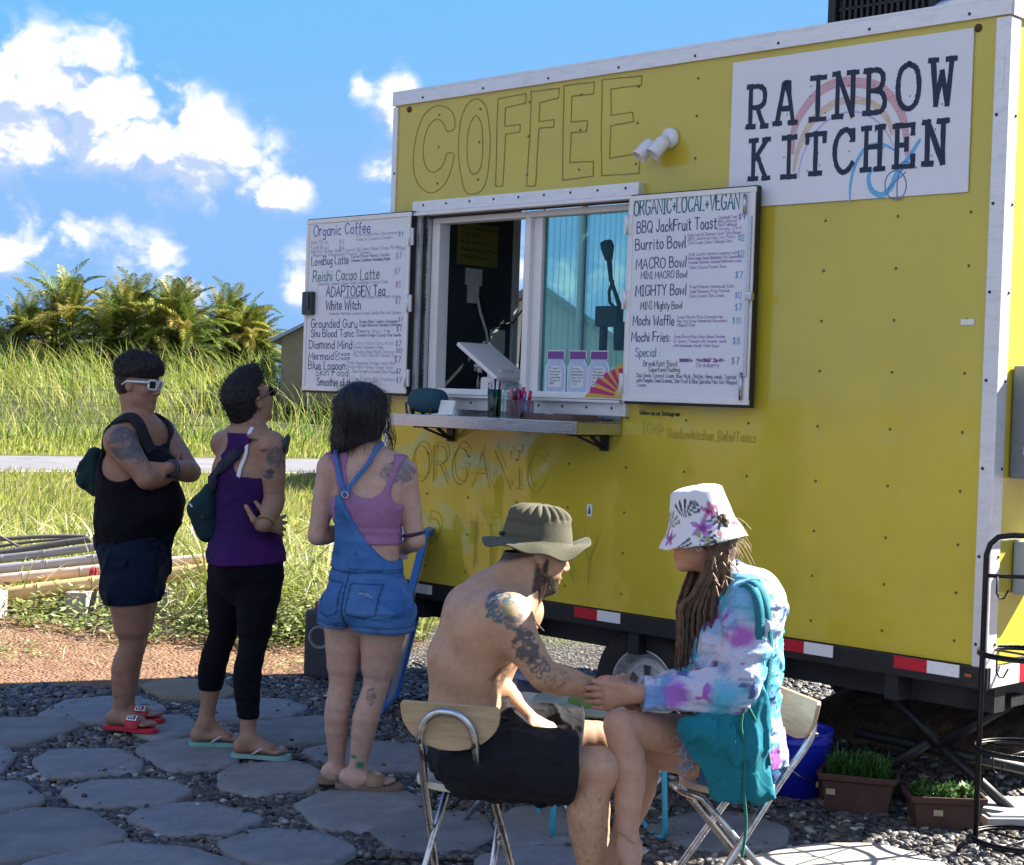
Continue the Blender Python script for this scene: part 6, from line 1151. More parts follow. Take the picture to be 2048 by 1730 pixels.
    # thin bare flower spikes standing above
# wire fence along the road
M_post = mat('weathered_fence_post', (.42, .39, .36), rough=.8, noise=.2)
fence = thing('wire_fence', 'thin wire fence on pale posts in front of the tall grass', 'fence', (0, 0, 0))
def fence_at(x): return Vector((x, float(road_y(x, 12.5)), 0))
for x in (-21.0, -7.05, 3.5): p = fence_at(x); MB().tube([p, p+Vector((0, 0, 1.45))], .035, n=7).build('post', M_post, fence)
for z in (.55, 1.0, 1.38): MB().tube([fence_at(-22)+Vector((0, 0, z)), fence_at(8)+Vector((0, 0, z))], .0035, n=4).build('wire', M_rivet, fence)

# ------------------------------------------------------------------ houses
M_roof = mat('house_roof_metal', (.22, .27, .36), rough=.45, metal=.2, noise=.08, nscale=1, stretch=(6, 1, 1))
M_wallA = mat('house_wall_tan', (.20, .17, .13), rough=.8, noise=.1, nscale=3); M_wallB = mat('house_siding', (.44, .43, .41), rough=.7, noise=.06, nscale=2)
M_dark = mat('window_dark', (.02, .025, .03), rough=.15)
def gable(name, lab, c, rz, w, dp, hw, hr, mw, mr_, siding):
    t_ = thing(name, lab, 'house', c, rz); mb = MB(); mb.prism([(-w/2, 0), (w/2, 0), (w/2, hw), (0, hr), (-w/2, hw)], lambda a, b, h: (a, h, b), -dp/2, dp/2)
    mb.build('wall', mw, t_); ov = .35; th = .10; mb = MB()
    for s in (-1, 1):
        n = Vector((s*(hr-hw), 0, w/2)).normalized(); e = Vector((s*w/2, 0, hw-hr)).normalized(); a = Vector((0, 0, hr+.02)); b = a+e*(math.hypot(w/2, hr-hw)+ov)
        P = [a, b, b+n*th, a+n*th]; mb.add([Vector((p.x, y, p.z)) for y in (-dp/2-ov, dp/2+ov) for p in P], [(0, 1, 2, 3), (4, 7, 6, 5), (0, 4, 5, 1), (1, 5, 6, 2), (2, 6, 7, 3), (3, 7, 4, 0)])
    mb.build('roof', mr_, t_)
    if siding:
        mb = MB()
        for k in range(int(w/.3)): x = -w/2+.15+k*.3; zt = hw+(hr-hw)*(1-abs(x)/(w/2))-.12; mb.box((x, -dp/2-.012, zt/2), (.03, .022, zt))
        mb.build('batten_siding', mw, t_)
    for (x, z) in ((-w*.22, 1.5), (w*.22, 1.5)):
        f_ = MB(); f_.box((x, -dp/2-.03, z), (1.1, .05, 1.2)); f_ = f_.build('window', M_vinyl, t_); p_ = MB(); p_.box((x, -dp/2-.06, z), (.95, .02, 1.05)); p_.build('pane', M_dark, f_)
    return t_
p = at(596, 700, 55); gable('house', 'dark tan house with a blue grey roof behind the left menu shutter', (p.x+1.75, p.y+3, 1.0), R(4), 5.0, 6.0, 2.25, 3.6, M_wallA, M_roof, False)
p = at(1060, 760, 27); gable('house', 'pale board sided house seen through the serving window', (p.x+.25, p.y+2.2, 0), R(-4), 3.5, 5.0, 2.15, 3.3, M_wallB, mat('dark_shingle', (.14, .145, .15), rough=.8, noise=.15), True)
# ------------------------------------------------------------------ figures: one distance field per person, meshed as one continuous skin
def _hash(ix, iy, iz):
    h = (ix.astype(np.int64)*374761393+iy.astype(np.int64)*668265263+iz.astype(np.int64)*2147483647 % 1000003) & 0x7fffffff
    h = ((h ^ (h >> 13))*1274126177) & 0x7fffffff; return ((h ^ (h >> 16)) & 0xffff)/65535.0
_MASK = None
def set_mask(F, w=.085):
    global _MASK
    _MASK = np.abs(F) < w
def vnoise(P, s, off=0.0):
    P = np.asarray(P)
    if P.ndim == 4 and _MASK is not None and P.shape[:3] == _MASK.shape:
        o = np.full(P.shape[:3], .5, np.float32); o[_MASK] = vnoise(P[_MASK], s, off); return o
    Q = np.asarray(P)*s+off+100.0; I = np.floor(Q); f = Q-I; f = f*f*(3-2*f); I = I.astype(np.int64); o = 0
    for dx in (0, 1):
        for dy in (0, 1):
            for dz in (0, 1):
                w = (f[..., 0] if dx else 1-f[..., 0])*(f[..., 1] if dy else 1-f[..., 1])*(f[..., 2] if dz else 1-f[..., 2])
                o = o+w*_hash(I[..., 0]+dx, I[..., 1]+dy*57, I[..., 2]+dz*131)
    return o
def fbm(P, s, n=3, off=0.0): return sum(vnoise(P, s*2**i, off+i*17)*.5**i for i in range(n))/sum(.5**i for i in range(n))
def smin(a, b, k):
    h = np.maximum(k-np.abs(a-b), 0)/k; return np.minimum(a, b)-h*h*k*.25
def smax(a, b, k): return -smin(-a, -b, k)
def crease(P, s, ax=(1, 1, 1), off=0.0, pw=5):
    return (1-np.abs(vnoise(P*np.array(ax, np.float32), s, off)*2-1))**pw
A3 = lambda v: np.array(v[:3], float)
def unit(v): v = np.asarray(v, float); return v/(np.linalg.norm(v)+1e-12)
class Field:
    def __init__(s, lo, hi, h):
        s.lo = np.array(lo, float); s.h = h; s.n = np.ceil((np.array(hi)-s.lo)/h).astype(int)+1; s.g = {}
        s.ax = [s.lo[i]+h*np.arange(s.n[i]) for i in range(3)]
    def grid(s): return np.meshgrid(*[a.astype(np.float32) for a in s.ax], indexing='ij', sparse=True)
    def pts(s): return np.stack(np.meshgrid(*s.ax, indexing='ij'), -1)
    def _sub(s, lo, hi, m):
        i0 = np.clip(np.floor((np.asarray(lo)-m-s.lo)/s.h).astype(int), 0, s.n); i1 = np.clip(np.ceil((np.asarray(hi)+m-s.lo)/s.h).astype(int)+1, 0, s.n)
        sl = tuple(slice(a, b) for a, b in zip(i0, i1)); X = np.meshgrid(*[s.ax[i][sl[i]] for i in range(3)], indexing='ij', sparse=True); return sl, X
    def put(s, grp, sl, d, k):
        if grp not in s.g: s.g[grp] = np.full(s.n, 1.0, np.float32)
        F = s.g[grp]; F[sl] = smin(F[sl], d.astype(np.float32), k) if k > 0 else np.minimum(F[sl], d)
    def cone(s, grp, a, ra, b, rb, k=.02, m=.075):
        a, b = A3(a), A3(b); r = max(ra, rb); sl, X = s._sub(np.minimum(a, b)-r, np.maximum(a, b)+r, m); ab = b-a; L2 = max(ab @ ab, 1e-9)
        q = [X[i]-a[i] for i in range(3)]; t = np.clip((q[0]*ab[0]+q[1]*ab[1]+q[2]*ab[2])/L2, 0, 1)
        d = np.sqrt(sum((q[i]-ab[i]*t)**2 for i in range(3)))-(ra+(rb-ra)*t); s.put(grp, sl, d, k)
    def chain(s, grp, P, Rr, k=.02):
        for a, b, ra, rb in zip(P[:-1], P[1:], Rr[:-1], Rr[1:]): s.cone(grp, a, ra, b, rb, .004)
    def ell(s, grp, c, r, M=None, k=.02, m=.075):
        c = A3(c); r = np.asarray(r, float); M = np.eye(3) if M is None else np.asarray(M); sl, X = s._sub(c-r.max(), c+r.max(), m)   # rows of M are the ellipsoid's axes
        q = [X[i]-c[i] for i in range(3)]; l = [M[j][0]*q[0]+M[j][1]*q[1]+M[j][2]*q[2] for j in range(3)]
        k0 = np.sqrt(sum((l[j]/r[j])**2 for j in range(3))); k1 = np.sqrt(sum((l[j]/r[j]**2)**2 for j in range(3)))+1e-9
        s.put(grp, sl, k0*(k0-1)/k1, k)
    def econe(s, grp, a, wa, b, wb, S, k=.03, m=.075):
        """tapered bar of oval section: half sizes (along S, across S) at each end"""
        a, b, S = A3(a), A3(b), unit(S); ab = b-a; L = np.linalg.norm(ab)+1e-9; T = ab/L; S = unit(S-T*(S @ T)); N = np.cross(T, S); r = max(*wa, *wb)
        sl, X = s._sub(np.minimum(a, b)-r, np.maximum(a, b)+r, m); q = [X[i]-a[i] for i in range(3)]; dot = lambda v: q[0]*v[0]+q[1]*v[1]+q[2]*v[2]
        x = dot(T); t = np.clip(x/L, 0, 1); ws = wa[0]+(wb[0]-wa[0])*t; wn = wa[1]+(wb[1]-wa[1])*t; mn = np.minimum(ws, wn)
        e = np.sqrt((dot(S)/ws)**2+(dot(N)/wn)**2+((x-t*L)/mn)**2); g = np.sqrt((dot(S)/ws**2)**2+(dot(N)/wn**2)**2+((x-t*L)/mn**2)**2)+1e-9
        s.put(grp, sl, np.where(e > .3, e*(e-1)/g, (e-1)*mn), k)
    def mix(s, groups, k=.02, base=None):
        F = None
        for gname in groups:
            G_ = s.g.get(gname)
            if G_ is None: continue
            if base and gname != base: G_ = smin(s.g[base], G_, k)
            F = G_.copy() if F is None else np.minimum(F, G_)
        return F
    def mesh(s, F):
        h = s.h; ins = F < 0; nx, ny, nz = F.shape
        cnt = np.zeros((nx-1, ny-1, nz-1), np.int8); cs = [(i, j, k) for i in (0, 1) for j in (0, 1) for k in (0, 1)]
        for (i, j, k) in cs: cnt += ins[i:nx-1+i, j:ny-1+j, k:nz-1+k]
        act = (cnt > 0) & (cnt < 8); I, J, K = np.nonzero(act); idx = np.full(act.shape, -1, np.int32); idx[I, J, K] = np.arange(len(I))
        acc = np.zeros((len(I), 3)); num = np.zeros(len(I)); val = {c: F[I+c[0], J+c[1], K+c[2]].astype(float) for c in cs}
        for c in cs:
            for ax in range(3):
                if c[ax]: continue
                d = list(c); d[ax] = 1; d = tuple(d); a, b = val[c], val[d]; m = (a < 0) != (b < 0); t = np.where(m, a/(a-b+1e-20), 0)
                p = np.tile(np.array(c, float), (len(I), 1)); p[:, ax] = t; acc += p*m[:, None]; num += m
        V = s.lo+h*(np.stack([I, J, K], -1)+acc/num[:, None]); Q = []
        for ax in range(3):
            sl0 = [slice(None)]*3; sl1 = [slice(None)]*3; sl0[ax] = slice(0, -1); sl1[ax] = slice(1, None); a, b = ins[tuple(sl0)], ins[tuple(sl1)]
            E = np.nonzero(a != b); o1, o2 = [i for i in range(3) if i != ax]; E = np.stack(E, -1); ok = (E[:, o1] > 0) & (E[:, o2] > 0) & (E[:, o1] < F.shape[o1]-1) & (E[:, o2] < F.shape[o2]-1); E = E[ok]
            def cell(d1, d2): c = E.copy(); c[:, o1] -= d1; c[:, o2] -= d2; return idx[c[:, 0], c[:, 1], c[:, 2]]
            q = np.stack([cell(1, 1), cell(0, 1), cell(0, 0), cell(1, 0)], -1); flip = a[E[:, 0], E[:, 1], E[:, 2]]
            if ax == 1: flip = ~flip
            q[~flip] = q[~flip][:, ::-1]; Q.append(q)
        return V, np.concatenate(Q)
def obj_from(F, fld, name, material, parent, root, color=None, relax=1):
    V, Q = fld.mesh(F); Q = Q[(Q >= 0).all(1)]
    for _ in range(relax):
        acc = np.zeros_like(V); n = np.zeros(len(V))
        for a, b in ((0, 1), (1, 2), (2, 3), (3, 0)):
            for i_, j_ in ((a, b), (b, a)):
                n += np.bincount(Q[:, i_], minlength=len(V))
                for c_ in range(3): acc[:, c_] += np.bincount(Q[:, i_], weights=V[Q[:, j_], c_], minlength=len(V))
        V = V*.5+.5*acc/np.maximum(n, 1)[:, None]
    C = color(V) if callable(color) else None
    me = mesh_np(name, V-np.array(root), Q, smooth=True, colors=C); return link(name, me, material, parent)

def strands(o, n, length, width, name, material, parent, seed, keep=None, along=None, lift=.9, gravity=.0, segs=3, jitter=.5):
    """fine loose hairs rooted on a mesh: narrow tapering blades following the surface direction `along`"""
    me = o.data; N = len(me.vertices); V = np.empty(N*3, np.float32); me.vertices.foreach_get('co', V); V = V.reshape(-1, 3).astype(float); Nn = np.empty(N*3, np.float32); me.vertex_normals.foreach_get('vector', Nn); Nn = Nn.reshape(-1, 3).astype(float)
    r = np.random.default_rng(seed); idx = np.arange(N) if keep is None else np.nonzero(keep(V, Nn))[0]; idx = r.choice(idx, n); p, nn = V[idx], Nn[idx]
    a = np.tile(np.array((0, 0, -1.) if along is None else along, float), (n, 1)); a = a-nn*(a*nn).sum(1)[:, None]; d = nn*lift+a*(1-lift)+r.normal(0, jitter, (n, 3))*.5; d /= np.linalg.norm(d, axis=1)[:, None]; L = length[0]+(length[1]-length[0])*r.uniform(0, 1, n)
    side = np.cross(d, r.normal(0, 1, (n, 3))); side /= np.linalg.norm(side, axis=1)[:, None]+1e-9; out, cur = [], p-nn*.002
    for s_ in range(segs+1):
        w = width*(1-s_/segs*.8); out += [cur-side*w/2, cur+side*w/2]; cur = cur+d*(L/segs)[:, None]; d = d+np.array((0, 0, -gravity))+r.normal(0, jitter*.25, (n, 3)); d /= np.linalg.norm(d, axis=1)[:, None]
    k = 2*(segs+1); VV = np.stack(out, 1).reshape(-1, 3); b = np.arange(n)*k; F = np.concatenate([np.stack([b+2*i, b+2*i+1, b+2*i+3, b+2*i+2], -1) for i in range(segs)]); return link(name, mesh_np(name, VV, F), material, parent)
class Fig:
    """joint positions read off the photo at the figure's distance"""
    def __init__(s, D, root): s.D = D; s.root = np.array(root, float)
    def J(s, px, py, dd=0.0): return A3(at(px, py, s.D+dd))
def frame(F, U):
    F = unit(F); U = np.asarray(U, float); U = unit(U-F*(U @ F)); return F, np.cross(U, F), U     # forward, left, up
def head(fl, c, F, U, s=1.0, grp='head', ears=True, jaw=1.0):
    F, S, U = frame(F, U); M = [F, S, U]; p = lambda f, l, u: np.asarray(c)+s*(F*f+S*l+U*u); e = lambda q, r, k=.012: fl.ell(grp, p(*q), np.array(r)*s, M, k)
    e((-.012, 0, .032), (.097, .075, .088), .0); e((.028, 0, -.032), (.062, .060*jaw, .085), .03); e((.022, 0, -.072), (.058, .054*jaw, .040), .03); e((.070, 0, -.104), (.022, .024, .018), .02)
    fl.cone(grp, p(.084, 0, .006), .009*s, p(.104, 0, -.033), .0125*s, .012)
    for l in (-1, 1):
        e((.094, l*.012, -.040), (.011, .009, .008), .006); e((.060, l*.042, -.022), (.026, .022, .022), .02); e((.076, l*.031, .004), (.014, .016, .009), .006); e((.076, l*.032, .022), (.018, .026, .008), .012)
        if ears:
            e((-.006, l*.076, -.004), (.021, .008, .032), .004); e((-.002, l*.078, -.026), (.012, .008, .012), .004)
    e((.086, 0, -.066), (.011, .024, .0065), .006); e((.083, 0, -.079), (.012, .021, .0075), .006)
    return p, (F, S, U)
def hand(fl, w, d, n, thumb, grp, s=1.0, curl=(.35, .4, .45, .5), spread=.16, tc=.5, tdir=None):
    """w wrist, d direction to the fingers, n back-of-hand normal, thumb +1/-1 side"""
    d = unit(d); n = unit(np.asarray(n, float)-d*(np.asarray(n) @ d)); sd = np.cross(n, d)*thumb; w = A3(w)
    kn = w+d*.085*s; fl.econe(grp, w, (.026*s, .018*s), kn, (.040*s, .014*s), sd, .012)
    for i, (o, L_) in enumerate(((.030, .072), (.010, .080), (-.011, .074), (-.031, .058))):
        b = kn+sd*o*s-d*.004*abs(i-1); a = b; dr = unit(d+sd*spread*(o/.03)); r = (.0098, .0088, .0075)
        for j, f in enumerate((.45, .32, .23)):
            ang = curl[i]*(1.0 if j == 0 else 1.15); dr = unit(dr*math.cos(ang)-n*math.sin(ang)); e_ = a+dr*L_*f*s; fl.cone(grp, a, r[j]*s, e_, (r[j]-.0008)*s, .004); a = e_
    tb = w+d*.022*s+sd*.024*s; dr = unit(d*.62+sd*.75-n*.25) if tdir is None else unit(tdir); a = tb
    for j, (L_, r) in enumerate(((.040, .0135), (.032, .0110), (.026, .0095))):
        e_ = a+dr*L_*s; fl.cone(grp, a, r*s, e_, (r-.0012)*s, .008); a = e_; dr = unit(dr+d*tc*.5-n*.15) if tdir is None else dr
def arm(fl, sh, el, wr, grp, s=1.0, k=.02, fat=1.0):
    sh, el, wr = A3(sh), A3(el), A3(wr); f = fat*s; u = el-sh; v = wr-el
    fl.chain(grp, [sh, sh+u*.2, sh+u*.4, sh+u*.6, sh+u*.82, el], [.057*f, .0545*f, .052*f, .048*f, .042*f, .040*f], k); fl.chain(grp, [el, el+v*.12, el+v*.28, el+v*.5, el+v*.75, wr], [.040*f, .0425*f, .042*f, .036*f, .029*s, .0262*s], k)
def leg(fl, hip, kn, an, grp, back, s=1.0, k=.025, fat=1.0, thigh=1.0):
    hip, kn, an, back = A3(hip), A3(kn), A3(an), unit(back); u = kn-hip; v = an-kn; f = fat*s
    fl.chain(grp, [hip, hip+u*.25, hip+u*.5, hip+u*.75, hip+u*.9, kn], [.092*f*thigh, .089*f*thigh, .078*f*thigh, .066*f*thigh, .059*f, .056*f], k)
    fl.chain(grp+'T', [hip, hip+u*.3, hip+u*.7, kn], [.088*f*thigh, .083*f*thigh, .066*f*thigh, .058*f], k)
    fl.chain(grp, [kn, kn+v*.10+back*.006, kn+v*.22+back*.015, kn+v*.34+back*.018, kn+v*.48+back*.014, kn+v*.64+back*.006, kn+v*.82, an], [.056*f, .0545*f, .0565*f, .057*f, .053*f, .045*f, .037*f, .034*s], k)
def foot(fl, an, toe, grp, s=1.0, zg=.03):
    an = A3(an); t = unit(np.array([toe[0]-an[0], toe[1]-an[1], 0])); sd = np.array([-t[1], t[0], 0]); b = np.array([an[0], an[1], zg])
    fl.cone(grp, an, .032*s, b-t*.032*s+np.array([0, 0, .030]), .030*s, .02); fl.econe(grp, b-t*.03*s+np.array([0, 0, .026]), (.030*s, .026*s), b+t*.10*s+np.array([0, 0, .022]), (.042*s, .020*s), sd, .02)
    fl.cone(grp, an+t*.01, .030*s, b+t*.09*s+np.array([0, 0, .026]), .022*s, .025)
    for i, o in enumerate((.030, .012, -.004, -.019, -.031)):
        L_ = (.066, .062, .055, .046, .036)[i]*s; r = (.012, .009, .0085, .008, .0075)[i]*s
        a = b+t*.11*s+sd*o*s*1.05+np.array([0, 0, .014]); fl.cone(grp, a, r*1.1, a+t*L_*.75+np.array([0, 0, -.002]), r, .006)
    return b, t, sd
def ink(C, V, c, r, col=(.035, .055, .075), s=38, thr=.42, soft=.08, amt=.85, off=0.0, M=None):
    """a tattoo: line work inside a soft-edged patch of skin"""
    q = V-np.asarray(c); r = np.asarray(r, float)
    if M is not None: q = q @ np.asarray(M).T
    e = np.sqrt(((q/r)**2).sum(-1)) if r.ndim else np.linalg.norm(q, axis=1)/r
    n = np.abs(vnoise(V, s*.72, off)-.5)*2; n2 = np.abs(vnoise(V, s*1.15, off+11)-.5)*2; line = np.clip((.30*thr/.5-np.minimum(n, n2+.06))/.10, 0, 1); shade = np.clip((fbm(V, s*.5, 2, off+3)-.42)*4, 0, 1)*min(.75, thr)
    m = np.clip((1.0-e+.35*(fbm(V, s*.6, 2, off+5)-.5))/.10, 0, 1)*(np.maximum(line, shade) if thr < 1 else 1.0)*amt
    return C*(1-m[:, None])+np.array(col)*m[:, None]
def face_paint(C, V, p, ax, s=1.0, lip=(.34, .12, .10), brow=(.03, .02, .015), eye=True):
    F, S, U = ax; q = (V-p(0, 0, 0))/s; f, l, u = q @ F, q @ S, q @ U
    def blob(cf, cl, cu, rf, rl, ru, col, amt):
        nonlocal C
        for sg in ((1, -1) if cl else (1,)):
            e = ((f-cf)/rf)**2+((l-sg*cl)/rl)**2+((u-cu)/ru)**2; m = np.clip((1-e)*1.6, 0, 1)*amt; C = C*(1-m[:, None])+np.array(col)*m[:, None]
    blob(.088, 0, -.072, .02, .026, .013, lip, .75); blob(.086, .032, .026, .02, .026, .006, brow, .85)
    if eye: blob(.088, .031, .002, .012, .015, .004, (.02, .015, .012), .9)
    blob(.07, .045, -.025, .03, .022, .02, (C.mean(0)*[1.12, .82, .78]), .35)
    return C
def skin_base(V, tone, var=.10):
    n = fbm(V, 9, 3); m = fbm(V, 60, 2, 9); red = np.clip(fbm(V, 14, 2, 30)-.52, 0, 1)[:, None]*1.2; return np.array([1, .80, .76])*red*np.array(tone)*(.9)+(1-red)* np.array(tone)*(1+var*(n-.5)*2+.06*(m-.5))[:, None]*np.array([1, 1, 1])
M_skin = mat_attr('skin', rough=.50, spec=.38, bump=.16, bscale=420, noise=.10, nscale=45, sss=.08)
M_cloth = mat_attr('woven_cloth', rough=.85, spec=.15, bump=.18, bscale=420, noise=.14, nscale=180, sheen=.02, wr=.26)
M_strand = mat('black_hair_strand', (.012, .010, .011), rough=.45); M_fuzz = mat('pale_body_hair', (.20, .12, .06), rough=.5)
M_hair = mat_attr('hair_strands', rough=.38, spec=.35, bump=.5, bscale=90, noise=.25, nscale=160, stretch=(4, 4, .5))
M_curl = mat_attr('curly_hair', rough=.6, spec=.35, bump=.9, bscale=140, noise=.3, nscale=120)
M_plas = lambda nm, c, r=.35: mat(nm, c, rough=r, noise=.04)
def const(c): return lambda V: np.tile(np.array(c, float), (len(V), 1))*(1+.12*(fbm(V, 14, 2)-.5))[:, None]
def tube_obj(pts, r, name, material, parent, root, n=8, flat=1.0, closed=False):
    mb = MB(); mb.tube([Vector(np.asarray(p)-np.asarray(root)) for p in pts], r, n=n, flat=flat, closed=closed); return mb.build(name, material, parent)
def strap_path(fl, F, pts, lift=.006, it=6):
    """pull a path onto the surface of a distance field"""
    P = np.array(catmull(pts, 8)); lo, h = fl.lo, fl.h
    for _ in range(it):
        I = np.clip(((P-lo)/h).round().astype(int), 1, np.array(F.shape)-2); i, j, k = I.T; d = F[i, j, k]
        g = np.stack([F[i+1, j, k]-F[i-1, j, k], F[i, j+1, k]-F[i, j-1, k], F[i, j, k+1]-F[i, j, k-1]], -1); g /= np.linalg.norm(g, axis=1)[:, None]+1e-9
        P = P-g*(np.clip(d, -.05, .05)-lift)[:, None]*.7; P[1:-1] = P[1:-1]*.6+.2*(P[:-2]+P[2:])
    return P, g
def band(P, N, w, t, name, material, parent, root):
    """flat strap of width w lying on a surface with normals N"""
    P = np.asarray(P)-np.asarray(root); n = len(P); mb = MB(); vs = []
    for i in range(n):
        d = unit(P[min(i+1, n-1)]-P[max(i-1, 0)]); q = unit(np.cross(N[i], d)); nn = unit(N[i]); vs += [P[i]+q*w/2-nn*t, P[i]+q*w/2+nn*t, P[i]-q*w/2+nn*t, P[i]-q*w/2-nn*t]
    fs = [(4*i+a, 4*i+(a+1) % 4, 4*i+4+(a+1) % 4, 4*i+4+a) for i in range(n-1) for a in range(4)]; mb.add(vs, fs, True); return mb.build(name, material, parent)
def person(label, D, px, py):
    r = on_ground(px, py, .028); return thing('person', label, 'person', r), np.array(r)
TONE = dict(a=(.31, .17, .115), b=(.31, .18, .122), c=(.50, .32, .25), m=(.50, .30, .19), w=(.47, .27, .18))
z_of = lambda X: X[2]

# =================================================== standing in profile with arms folded, white sunglasses
def person_folded_arms():
    T_, root = person('person with folded arms in profile, black tank top, navy shorts and red slides', 7.41, 265, 1462)
    f = Fig(7.41, root); J = f.J; a = R(-30); Fw = np.array([math.cos(a), math.sin(a), 0]); Lf = np.array([-Fw[1], Fw[0], 0]); U = np.array([0, 0, 1.])
    fl = Field((-2.12, 6.98, .0), (-1.36, 7.86, 1.76), .0052)
    pel, wai, rib, sho = J(270, 1098), J(269, 1040), J(272, 950), J(280, 872)
    fl.econe('t', pel, (.168, .118), wai, (.168, .150), Lf); fl.econe('t', wai, (.168, .150), rib, (.165, .132), Lf); fl.econe('t', rib, (.165, .132), sho, (.150, .085), Lf, k=.06)
    fl.ell('t', J(318, 1010, -.04), (.10, .10, .12), k=.06); fl.ell('t', J(312, 935, -.07), (.08, .08, .07), k=.05); fl.ell('t', J(305, 935, .12), (.07, .08, .07), k=.05)
    fl.cone('t', sho, .075, J(278, 838), .062, k=.06)
    shR, shL = J(238, 882, -.15), J(322, 866, .14)
    fl.cone('t', shR, .062, sho, .07, k=.06); fl.cone('t', shL, .058, sho, .07, k=.06)
    arm(fl, shR, J(293, 958, -.20), J(350, 952, -.05), 'aR', fat=1.16); hand(fl, J(350, 952, -.05), (.6, .7, .5), (1, -.5, 0), 1, 'aR', .92)
    arm(fl, shL, J(381, 944, .0), J(338, 936, -.17), 'aL', fat=1.16); hand(fl, J(338, 936, -.17), (-.9, -.15, -.12), (.1, -1, .25), 1, 'aL', .92, curl=(.25, .28, .3, .3))
    hc = J(277, 768); p, ax = head(fl, hc, (math.cos(R(-17)), math.sin(R(-17)), -.06), (0.03, 0, 1), .98, jaw=1.12); fl.cone('head', p(-.03, 0, -.05), .056, J(274, 845), .062, .025); fl.ell('head', p(.035, 0, -.100), (.045, .042, .022), k=.02)
    hR, hL = J(262, 1130, -.09), J(275, 1130, .09); kR, kL = J(264, 1290, -.06), J(270, 1282, .12); aR, aL = J(238, 1432, -.05), J(250, 1424, .16)
    leg(fl, hR, kR, aR, 'lR', -Fw+[-.3, 0, 0], fat=1.0, thigh=1.22); leg(fl, hL, kL, aL, 'lL', -Fw, fat=1.0, thigh=1.22)
    fR = foot(fl, aR, aR+np.array([.25, -.07, 0]), 'lR', 1.0, .05); fL = foot(fl, aL, aL+np.array([.25, -.03, 0]), 'lL', 1.0, .05)
    F = fl.mix(['t', 'head', 'aR', 'aL', 'lR', 'lL'], .022, 't')
    def col(V):
        C = skin_base(V, TONE['a']); C = ink(C, V, J(252, 882, -.22), .085, (.05, .08, .11), 34, .62, .3, .78); C = ink(C, V, J(275, 905, -.24), .055, (.05, .08, .11), 40, .6, .3, .7, 3)
        C = ink(C, V, J(235, 1394, -.08), .012, (.05, .05, .10), 90, .8, .3, .9); C = ink(C, V, J(360, 905, .06), .05, (.06, .07, .09), 40, .4, .2, .5)
        return face_paint(C, V, p, ax, .98, lip=(.24, .09, .085))
    obj_from(F, fl, 'body', M_skin, T_, root, col)
    X, Y, Z = fl.grid(); P = fl.pts().astype(np.float32); set_mask(F)
    # tank top
    fold = (.007*(vnoise(P, 7)-.5)+.010*np.sin(P[..., 2]*26+4*vnoise(P, 5))*(vnoise(P, 4)-.3)).astype(np.float32)
    c = fl.mix(['t'])-.014+fold*np.clip((1.25-Z)*3, .1, 1)-.011*crease(P, 9, (1, 1, .8), 3)*np.clip((1.2-P[..., 2])*4, 0, 1); c = smax(c, Z-1.315, .01); c = smax(c, .845-Z, .01)
    arm_h = np.sqrt((X-shR[0])**2+(Y-(shR[1]-.03))**2+(Z-shR[2]+.06)**2)-.118; c = smax(c, -arm_h, .012)
    arm_l = np.sqrt((X-shL[0]-.03)**2+(Y-shL[1])**2+(Z-shL[2]+.05)**2)-.10; c = smax(c, -arm_l, .012)
    neckc = J(322, 872, -.05); c = smax(c, -(np.sqrt((X-neckc[0])**2+(Y-neckc[1])**2+(Z-neckc[2]-.03)**2)-.075), .012)
    obj_from(c, fl, 'tank_top', M_cloth, T_, root, const((.0045, .0045, .009)))
    Pp, N_ = strap_path(fl, fl.mix(['t']), [J(222, 930, -.06), J(232, 862, -.11), J(262, 838, -.10), J(283, 868, -.12), J(305, 905, -.12)], .012); band(Pp, N_, .055, .006, 'shoulder_strap', mat('black_strap', (.010, .010, .016), rough=.9), T_, root)
    Pp, N_ = strap_path(fl, fl.mix(['t']), [J(300, 838, .10), J(318, 862, .08), J(330, 900, .02)], .012); band(Pp, N_, .045, .006, 'shoulder_strap', bpy.data.materials['black_strap'], T_, root)
    # shorts
    s_ = smin(fl.mix(['t']), smin(fl.g['lRT'], fl.g['lLT'], .03), .06); flare = np.clip((.85-Z)*.07, 0, .016); s_ = s_-.010-flare-.014*crease(P, 10, (1, 1, .45), 5)+.022*(vnoise(P*np.array([1, 1, .30], np.float32), 12)-.5)+.006*np.sin(P[..., 2]*40+5*vnoise(P, 6)); hem = .598-.06*(P[..., 0]-root[0]-.05)*-1+.035*(X-root[0]+.2); s_ = smax(s_, hem-Z, .01); s_ = smax(s_, Z-.905, .01)
    obj_from(s_.astype(np.float32), fl, 'shorts', M_cloth, T_, root, const((.006, .013, .034)))
    # hair: thick curls on top, clipped nape
    hf = Field(p(-.13, 0, 0)-np.array([.05, .16, .10]), p(.10, 0, 0)+np.array([.05, .16, .19]), .0042); M3 = [ax[0], ax[1], ax[2]]
    hf.ell('h', p(-.010, 0, .068), (.110, .094, .082), M3, .0); hf.ell('h', p(.045, 0, .082), (.060, .070, .045), M3, .03); H2 = hf.pts(); hh = hf.g['h']+.026*(fbm(H2, 34, 3)-.5)+.012*(fbm(H2, 80, 2)-.5)
    q = (H2-p(0, 0, 0))/.98; uu, ff = q @ ax[2], q @ ax[0]; hh = smax(hh, (.028-uu).astype(np.float32), .012); nape = Field.__new__(Field); hf.ell('n', p(-.030, 0, .012), (.084, .079, .090), M3, .0); nn = hf.g['n']+.004*(fbm(H2, 90, 2)-.5); nn = smax(nn, ff+.012-.25*np.maximum(uu, 0), .01); nn = smax(nn, -.070-uu, .01)
